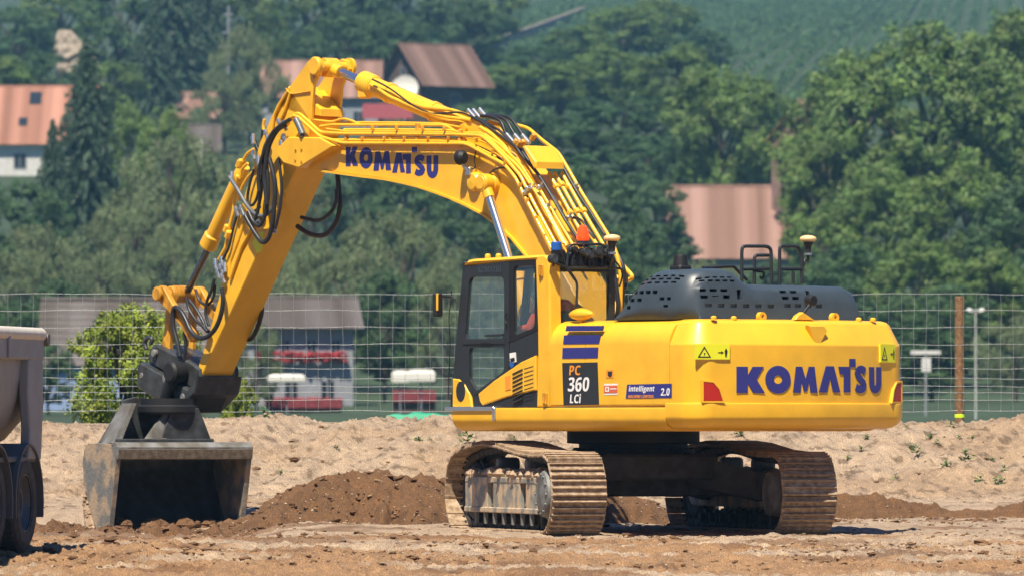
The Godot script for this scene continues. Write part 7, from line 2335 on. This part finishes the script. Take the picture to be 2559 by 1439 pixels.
func tarp(at: Vector3, w: float):
	var m := MB.new()
	var lo := []
	for i in 26:
		var t := i / 25.0
		var x := (t - 0.5) * w
		var hh := 0.075 * pow(sin(PI * clampf(t, 0.02, 0.98)), 0.5) * (0.75 + 0.35 * sin(t * 17.0) * sin(t * 5.0))
		lo.append([Vector3(x, -0.12, 0.22), Vector3(x, hh * 0.6, 0.15), Vector3(x, hh, 0.0), Vector3(x, hh * 0.5, -0.18), Vector3(x, -0.12, -0.25)])
	m.loft(lo, true, true)
	var o := obj("rolled_tarpaulin", m, M.tarp_green, self)
	o.position = at
	tag(o, "crumpled green tarpaulin on the bank top left of the cab step", "tarpaulin")

func rock_face(at: Vector3, w: float, h: float):
	var m := MB.new()
	var r2 := RandomNumberGenerator.new()
	r2.seed = 91
	var lo := []
	for i in 12:
		var t := i / 11.0
		var a := []
		for k in 14:
			var an := TAU * k / 14.0
			var q := r2.randf_range(0.8, 1.15) * (1.0 - 0.75 * t * t)
			a.append(Vector3(cos(an) * w * 0.5 * q + (t - 0.5) * w * -0.35, (t - 0.5) * h, sin(an) * w * 0.3 * q))
		lo.append(a)
	m.loft(lo, true, false)
	var o := obj("rock_face", m, M.rock, self)
	o.position = at
	tag(o, "pale bare rock face above the conifer at upper left", "rock")

func stone_wall(pts: Array):
	var t := thing("stone_wall", "low stone wall along a track climbing the slope left of the vines", "wall", pts[0])
	for i in pts.size() - 1:
		var a: Vector3 = pts[i] - pts[0]; var b: Vector3 = pts[i + 1] - pts[0]
		var m := MB.new()
		var up := Vector3(0, 2.6, 0)
		var sd := Vector3(0.3, 0, 0.5)
		m.loft([[a - sd - up, a + sd - up, a + sd + up * 0.8, a - sd + up * 0.8], [b - sd - up, b + sd - up, b + sd + up * 0.8, b - sd + up * 0.8]], true, false)
		obj("wall_section", m, M.rock, t)

# ---------------------------------------------------------------- the operator
func field_mesh(mb: MB, bones: Array, cell: float, k: float):
	# bones: [a, ra, b, rb]; surface nets over the smooth union of tapered capsules
	var lo := Vector3.INF; var hi := -Vector3.INF
	for b in bones:
		for q in [[b[0], b[1]], [b[2], b[3]]]:
			lo = lo.min(q[0] - Vector3.ONE * (q[1] + 2.5 * cell)); hi = hi.max(q[0] + Vector3.ONE * (q[1] + 2.5 * cell))
	var n := Vector3i(((hi - lo) / cell).ceil()) + Vector3i.ONE
	var f := PackedFloat32Array()
	f.resize(n.x * n.y * n.z)
	f.fill(9.0)
	for b in bones:
		var pa: Vector3 = b[0]; var pb: Vector3 = b[2]; var ra: float = b[1]; var rb: float = b[3]
		var m: float = maxf(ra, rb) + 3.0 * cell + k
		var l := Vector3i(((pa.min(pb) - Vector3.ONE * m - lo) / cell).floor()).clamp(Vector3i.ZERO, n - Vector3i.ONE)
		var h := Vector3i(((pa.max(pb) + Vector3.ONE * m - lo) / cell).ceil()).clamp(Vector3i.ZERO, n - Vector3i.ONE)
		var ab := pb - pa
		var den := maxf(ab.length_squared(), 1e-8)
		for z in range(l.z, h.z + 1):
			for y in range(l.y, h.y + 1):
				for x in range(l.x, h.x + 1):
					var p := lo + Vector3(x, y, z) * cell - pa
					var t := clampf(p.dot(ab) / den, 0.0, 1.0)
					var d := (p - ab * t).length() - lerpf(ra, rb, t)
					var i := (z * n.y + y) * n.x + x
					var o := f[i]
					if o > 8.0: f[i] = d
					else:
						var e := maxf(k - absf(o - d), 0.0) / k
						f[i] = minf(o, d) - e * e * k * 0.25
	var at := {}
	var cs := [Vector3i(0, 0, 0), Vector3i(1, 0, 0), Vector3i(0, 1, 0), Vector3i(1, 1, 0), Vector3i(0, 0, 1), Vector3i(1, 0, 1), Vector3i(0, 1, 1), Vector3i(1, 1, 1)]
	var eds := [[0, 1], [0, 2], [0, 4], [1, 3], [1, 5], [2, 3], [2, 6], [3, 7], [4, 5], [4, 6], [5, 7], [6, 7]]
	for z in n.z - 1:
		for y in n.y - 1:
			for x in n.x - 1:
				var i0 := (z * n.y + y) * n.x + x
				if f[i0] > 3.0 * cell: continue
				var v := []
				var neg := 0
				for c in cs:
					var w := f[i0 + c.x + c.y * n.x + c.z * n.x * n.y]
					v.append(w)
					if w < 0.0: neg += 1
				if neg == 0 or neg == 8: continue
				var s := Vector3.ZERO
				var q := 0
				for e in eds:
					if (v[e[0]] < 0.0) != (v[e[1]] < 0.0):
						var t: float = v[e[0]] / (v[e[0]] - v[e[1]])
						s += Vector3(cs[e[0]]).lerp(Vector3(cs[e[1]]), t)
						q += 1
				var g := Vector3(v[1] + v[3] + v[5] + v[7] - v[0] - v[2] - v[4] - v[6], v[2] + v[3] + v[6] + v[7] - v[0] - v[1] - v[4] - v[5], v[4] + v[5] + v[6] + v[7] - v[0] - v[1] - v[2] - v[3]).normalized()
				at[i0] = [lo + (Vector3(x, y, z) + s / q) * cell, g]
	var st := [1, n.x, n.x * n.y]
	for i in at:
		for ax in 3:
			# the edge from corner 0 along ax, shared by four cells
			var j: int = i + st[ax]
			if (f[i] < 0.0) == (f[j] < 0.0): continue
			var u: int = st[(ax + 1) % 3]; var w: int = st[(ax + 2) % 3]
			if not (at.has(i - u) and at.has(i - w) and at.has(i - u - w)): continue
			var A = at[i]; var B = at[i - u]; var C = at[i - u - w]; var D = at[i - w]
			if f[i] < 0.0:
				mb.trin(A[0], B[0], C[0], A[1], B[1], C[1]); mb.trin(A[0], C[0], D[0], A[1], C[1], D[1])
			else:
				mb.trin(C[0], B[0], A[0], C[1], B[1], A[1]); mb.trin(D[0], C[0], A[0], D[1], C[1], A[1])

func make_operator():
	var person := thing("person", "person in an orange vest seated at the controls inside the cab", "person", Vector3.ZERO, deg_to_rad(129.0))
	var o := Vector3(0.0, 0.05, -0.99)
	var at := func(x, y, z): return o + Vector3(x, y, z)
	var arms := []; var legs := []; var hands := []
	var torso := [[at.call(0.15, 2.08, -0.07), 0.115, at.call(0.15, 2.08, 0.07), 0.115], [at.call(0.15, 2.10, 0), 0.125, at.call(0.20, 2.38, 0), 0.125], [at.call(0.20, 2.38, -0.05), 0.115, at.call(0.25, 2.56, -0.09), 0.085], [at.call(0.20, 2.38, 0.05), 0.115, at.call(0.25, 2.56, 0.09), 0.085], [at.call(0.26, 2.60, -0.15), 0.062, at.call(0.26, 2.60, 0.15), 0.062]]
	for s: float in [-1.0, 1.0]:
		arms.append([at.call(0.26, 2.585, 0.185 * s), 0.062, at.call(0.37, 2.34, 0.27 * s), 0.045])
		arms.append([at.call(0.37, 2.34, 0.27 * s), 0.045, at.call(0.57, 2.33, 0.30 * s), 0.029])
		legs.append([at.call(0.17, 2.06, 0.09 * s), 0.095, at.call(0.60, 2.10, 0.14 * s), 0.062])
		legs.append([at.call(0.60, 2.10, 0.14 * s), 0.060, at.call(0.70, 1.66, 0.15 * s), 0.040])
		legs.append([at.call(0.70, 1.60, 0.15 * s), 0.042, at.call(0.88, 1.54, 0.16 * s), 0.034])
		# the hand closed round its lever: palm, four fingers of unequal length, thumb
		hands.append([at.call(0.585, 2.335, 0.30 * s), 0.026, at.call(0.615, 2.345, 0.275 * s), 0.028])
		for k in 4:
			var y := 2.372 - 0.019 * k
			var ln: float = [0.9, 1.0, 0.95, 0.78][k]
			hands.append([at.call(0.625, y, 0.272 * s), 0.0098, at.call(0.625 + 0.036 * ln, y + 0.003, 0.285 * s), 0.0092])
			hands.append([at.call(0.625 + 0.036 * ln, y + 0.003, 0.285 * s), 0.0092, at.call(0.655, y, 0.285 * s + 0.033 * s * ln), 0.0085])
		hands.append([at.call(0.600, 2.352, 0.283 * s), 0.012, at.call(0.607, 2.385, 0.318 * s), 0.010])
		hands.append([at.call(0.607, 2.385, 0.318 * s), 0.010, at.call(0.632, 2.392, 0.334 * s), 0.0085])
	var hc := at.call(0.385, 2.80, 0.0) as Vector3
	var head := [[hc, 0.088, hc + Vector3(0.015, 0.035, 0), 0.092], [hc + Vector3(0.03, -0.06, 0), 0.062, hc + Vector3(0.045, -0.085, 0), 0.042], [hc + Vector3(-0.035, -0.07, 0), 0.055, at.call(0.28, 2.62, 0), 0.062], [hc + Vector3(0.10, -0.005, 0), 0.011, hc + Vector3(0.118, -0.035, 0), 0.017], [hc + Vector3(0.090, 0.015, -0.03), 0.020, hc + Vector3(0.090, 0.015, 0.03), 0.020]]
	for s: float in [-1.0, 1.0]:
		head.append([hc + Vector3(0.0, 0.01, 0.088 * s), 0.016, hc + Vector3(-0.005, -0.03, 0.088 * s), 0.013])
	var body := MB.new()
	field_mesh(body, torso + arms + legs, 0.016, 0.05)
	field_mesh(body, head, 0.007, 0.02)
	field_mesh(body, hands, 0.005, 0.008)
	obj("body", body, M.skin, person)
	var grow := func(list: Array, g: float):
		var r := []
		for b in list: r.append([b[0], b[1] + g, b[2], b[3] + g])
		return r
	var vest := MB.new()
	field_mesh(vest, grow.call(torso + [arms[0], arms[2]], 0.018), 0.016, 0.05)
	var ve := obj("vest", vest, M.vest, person)
	var band := MB.new()
	for y in [2.24, 2.40]:
		var ring := []
		for k in 24:
			var an := TAU * k / 24.0
			ring.append(Vector3(0.165 * cos(an), 0, 0.19 * sin(an)))
		for k in 24:
			var c := at.call(0.175 + (y - 2.24) * 0.2, y, 0.0) as Vector3
			var p: Vector3 = c + ring[k]; var q: Vector3 = c + ring[(k + 1) % 24]
			band.quad(p, p + Vector3(0, 0.05, 0), q + Vector3(0, 0.05, 0), q)
	obj("reflective_band", band, M.reflective, ve)
	var sl := MB.new()
	field_mesh(sl, grow.call([arms[1], arms[3]], 0.010), 0.014, 0.03)
	obj("sleeves", sl, M.vest, person)
	var tr := MB.new()
	field_mesh(tr, grow.call(legs, 0.014), 0.018, 0.05)
	obj("trousers", tr, M.cloth, person)
	var hair := MB.new()
	field_mesh(hair, [[hc + Vector3(-0.012, 0.02, 0), 0.094, hc + Vector3(0.0, 0.05, 0), 0.092]], 0.009, 0.02)
	obj("hair", hair, M.hair, person)
	var eyes := MB.new()
	for s: float in [-1.0, 1.0]:
		eyes.lathe(hc + Vector3(0.096, 0.0, 0.03 * s), Vector3(1, 0, 0.2 * s), [[0.011, 0.0], [0.007, 0.006], [0.0, 0.008]], 10)
	eyes.box(hc + Vector3(0.088, -0.075, 0), Vector3(0.012, 0.006, 0.045), Basis(), 0.002)
	obj("face_marks", eyes, M.hair, person)

# ---------------------------------------------------------------- the tipper at the left edge
func make_truck():
	var t := thing("tipper_truck", "grey tipper truck with a rounded body, cut off by the left edge", "truck", Vector3(-7.74, -0.1, 6.784), deg_to_rad(-100.0))
	# local x forward (towards the camera), z away from the visible side; the tail stands at x = 0
	var bd := part("tipper_body", t)
	var sec := []
	var ins := []
	var prof := [[1.16, 2.06], [1.15, 1.85], [1.10, 1.62], [1.0, 1.40], [0.82, 1.20], [0.58, 1.08], [0.3, 1.02]]
	for p in prof: sec.append(Vector2(-p[0], p[1]))
	for i in range(prof.size() - 1, -1, -1): sec.append(Vector2(prof[i][0], prof[i][1]))
	for i in sec.size():
		var p: Vector2 = sec[sec.size() - 1 - i]
		ins.append(p.lerp(Vector2(0, 2.06), 0.05) if i > 0 and i < sec.size() - 1 else Vector2(p.x * 0.96, p.y))
	var shell := MB.new()
	# section lies in z,y; drawn out along x
	shell.T = Transform3D(Basis(Vector3(0, 0, 1), Vector3(0, 1, 0), Vector3(-1, 0, 0)), Vector3(5.4, 0, 0))
	shell.prism(sec + ins, 0.0, 5.4)
	obj("shell", shell, M.truck_grey, bd)
	for s: float in [-1.0, 1.0]:
		var rim := MB.new()
		rim.box(Vector3(2.7, 2.19, 1.20 * s), Vector3(5.5, 0.26, 0.11), Basis(), 0.02)
		obj("side_rail", rim, M.truck_grey, bd)
		var top := MB.new()
		top.cyl(Vector3(-0.04, 2.335, 1.21 * s), Vector3(5.46, 2.335, 1.21 * s), 0.075, 14)
		obj("rim", top, M.truck_rim, bd)
		# deep flat frame at the tail
		var fr := MB.new()
		fr.prism([Vector2(-0.02, 2.31), Vector2(0.62, 2.06), Vector2(0.66, 1.75), Vector2(0.55, 1.30), Vector2(0.62, 1.0), Vector2(0.05, 0.98), Vector2(-0.06, 1.6)], 1.14 * s, 1.245 * s, 0.015)
		obj("tail_frame", fr, M.truck_grey, bd)
		var hg := MB.new()
		hg.cyl(Vector3(-0.12, 2.28, 1.14 * s), Vector3(-0.12, 2.28, 1.29 * s), 0.07, 14)
		hg.box(Vector3(-0.03, 2.28, 1.22 * s), Vector3(0.22, 0.1, 0.06), Basis(), 0.015)
		obj("hinge", hg, M.steel_dusty, bd)
	var tg := MB.new()
	var gate := []
	for p in sec: gate.append(p * Vector2(0.99, 1.0))
	gate.append(Vector2(1.12, 2.26)); gate.append(Vector2(-1.12, 2.26))
	tg.T = Transform3D(Basis(Vector3(0, 0, 1), Vector3(0, 1, 0), Vector3(-1, 0, 0)), Vector3(-0.005, 0, 0))
	tg.prism(gate, 0.0, 0.06, 0.01)
	obj("tailgate", tg, M.truck_grey, bd)
	for x in [1.6, 2.9, 4.2]:
		var rb := MB.new()
		rb.box(Vector3(x, 2.19, -1.265), Vector3(0.09, 0.24, 0.03), Basis(), 0.008)
		obj("rib", rb, M.truck_grey, bd)
	var ch := MB.new()
	for s in [-0.4, 0.4]: ch.box(Vector3(3.2, 0.86, s), Vector3(6.8, 0.26, 0.1), Basis(), 0.01)
	for x in [0.1, 0.65, 2.1, 4.4]: ch.box(Vector3(x, 0.84, 0), Vector3(0.12, 0.18, 0.9), Basis(), 0.01)
	obj("chassis", ch, M.truck_dark, t)
	for s: float in [-1.0, 1.0]:
		for x in [0.66, 2.06]:
			var w := part("wheel", t)
			w.position = Vector3(x, 0.52, 0)
			var ty := MB.new()
			ty.lathe(Vector3(0, 0, 0.93 * s), Vector3(0, 0, s), [[0.30, 0.0], [0.44, 0.0], [0.51, 0.03], [0.53, 0.06], [0.53, 0.25], [0.51, 0.28], [0.44, 0.31], [0.32, 0.30], [0.30, 0.27]], 40)
			for k in 36:
				var an := TAU * k / 36.0
				for g in [0.085, 0.155, 0.225]:
					ty.box(Vector3(0.532 * cos(an), 0.532 * sin(an), (0.93 + g) * s), Vector3(0.022, 0.055, 0.05), Basis(Vector3(0, 0, 1), an), 0.004)
			obj("tyre", ty, M.tyre, w)
			var rm := MB.new()
			rm.lathe(Vector3(0, 0, 0.93 * s), Vector3(0, 0, s), [[0.0, 0.16], [0.13, 0.17], [0.14, 0.22], [0.16, 0.22], [0.17, 0.13], [0.25, 0.12], [0.29, 0.20], [0.31, 0.29], [0.30, 0.29]], 32)
			obj("rim", rm, M.hose_grey, w)
			for k in 10:
				var an := TAU * k / 10.0
				var nb := MB.new()
				nb.cyl(Vector3(0.205 * cos(an), 0.205 * sin(an), 1.04 * s), Vector3(0.205 * cos(an), 0.205 * sin(an), 1.085 * s), 0.017, 6)
				obj("wheel_nut", nb, M.steel_dusty, w)
		# mudguards: a plate over each wheel with its edge turned down
		for x in [0.66, 2.06]:
			var mg := MB.new()
			var a := []; var b := []
			for k in 15:
				var an := lerpf(-0.25, PI + 0.25, k / 14.0)
				a.append(Vector2(x + 0.64 * cos(an), 0.52 + 0.64 * sin(an)))
				b.append(Vector2(x + 0.615 * cos(an), 0.52 + 0.615 * sin(an)))
			b.reverse()
			mg.prism(a + b, 0.82 * s, 1.27 * s)
			obj("mudguard", mg, M.truck_dark, t)
	for s: float in [-1.0, 1.0]:
		var ax := MB.new()
		ax.box(Vector3(1.36, 0.99, 1.06 * s), Vector3(2.4, 0.06, 0.34), Basis(), 0.01)
		obj("guard_plate", ax, M.truck_dark, t)
	for x in [0.66, 2.06]:
		var am := MB.new()
		am.cyl(Vector3(x, 0.52, -0.95), Vector3(x, 0.52, 0.95), 0.09, 12)
		obj("axle", am, M.truck_dark, t)
	var lm := MB.new()
	lm.box(Vector3(-0.02, 0.95, -0.85), Vector3(0.05, 0.12, 0.4), Basis(), 0.01)
	obj("tail_lamp", lm, M.red_lens, t)

# ---------------------------------------------------------------- weeds on the bank
func make_details():
	var wm := mat("weed", 1, 1, 1, 0.6)
	wm.vertex_color_use_as_albedo = true
	wm.cull_mode = BaseMaterial3D.CULL_DISABLED
	wm.backlight_enabled = true
	wm.backlight = Color(0.3, 0.4, 0.15)
	var spots := [
		[-2.02, -12.258, 0.221, "bright green weed just above the left track"],
		[-1.396, -12.62, 0.098, "tiny weed between step and left track"],
		[1.641, -12.694, 0.209, "leafy weed under the tail beside the slewing ring"],
		[3.329, -12.93, 0.123, "small weed close under the tail corner"],
		[3.246, -12.293, 0.135, "weed on the bank below the tail corner"],
		[3.895, -12.462, 0.135, "weed on the bank right of the tail, upper row"],
		[4.196, -12.887, 0.136, "small weed near the bank top left of the post"],
		[4.265, -12.402, 0.123, "small weed left of the post, second row"],
		[3.942, -11.838, 0.183, "weed midway up the bank right of the tail"],
		[4.595, -11.661, 0.22, "largest weed on the bank below the post"],
		[4.316, -11.316, 0.158, "weed low on the bank left of the largest weed"],
		[4.748, -10.949, 0.157, "weed near the foot of the bank, left one of a pair"],
		[4.972, -10.835, 0.181, "weed near the foot of the bank, right one of a pair"],
		[5.092, -11.389, 0.134, "weed at the right edge of the bank"],
		[4.947, -11.78, 0.11, "small weed right of the largest weed"],
		[4.57, -12.585, 0.098, "tiny weed straight below the post"],
		[4.735, -12.655, 0.123, "small weed right below the post"],
		[3.632, -10.951, 0.133, "weed low on the bank beside the right track"],
		[3.043, -11.922, 0.11, "pale weed beside the top of the right track"],
		[-4.775, -13.666, 0.187, "weed on the bank top right of the bucket"],
		[-3.368, -15.982, 0.153, "weed on the bank top in the middle"],
		[-3.053, -15.987, 0.114, "small weed on the bank top beside the green tarpaulin"],
		[-2.672, -12.392, 0.123, "weed on the bank left of the left track"],
		[-2.533, -12.354, 0.086, "tiny weed left of the left track"],
		[-3.767, -12.173, 0.098, "tiny weed in the middle of the bank"],
		[4.507, -13.53, 0.137, "weed touching the foot of the post"],
		[3.912, -13.522, 0.099, "small weed on the bank top beside the tail"],
		[-4.487, -11.332, 0.134, "dry weed low on the bank right of the bucket"],
	]
	var meshes := []
	for v in 4:
		var r := RandomNumberGenerator.new()
		r.seed = 300 + v
		var L := Leaves.new()
		for k in 34:
			var an := r.randf() * TAU
			var rr := r.randf() * 0.5
			var p := Vector3(cos(an) * rr, 0.08 + r.randf() * 0.8 * (1.0 - rr), sin(an) * rr)
			var d := (Vector3(cos(an), r.randf_range(-0.3, 0.8), sin(an))).normalized()
			var b := d.cross(Vector3(r.randf_range(-0.5, 0.5), 1, r.randf_range(-0.5, 0.5))).normalized()
			var kk := r.randf_range(0.7, 1.35)
			L.leaf(p, d * r.randf_range(0.12, 0.24), b * r.randf_range(0.05, 0.10), Color(0.10 * kk, 0.20 * kk, 0.05 * kk))
		meshes.append(L.mesh(wm))
	for i in spots.size():
		var q: Array = spots[i]
		var o := inst("weed", meshes[i % 4], self)
		o.name = unit("weed")
		o.position = Vector3(q[0], near_h(q[0], q[1]) - 0.01, q[1])
		o.rotation.y = i * 1.3
		o.scale = Vector3.ONE * q[2]
		tag(o, q[3], "weed", "weeds on the bank")
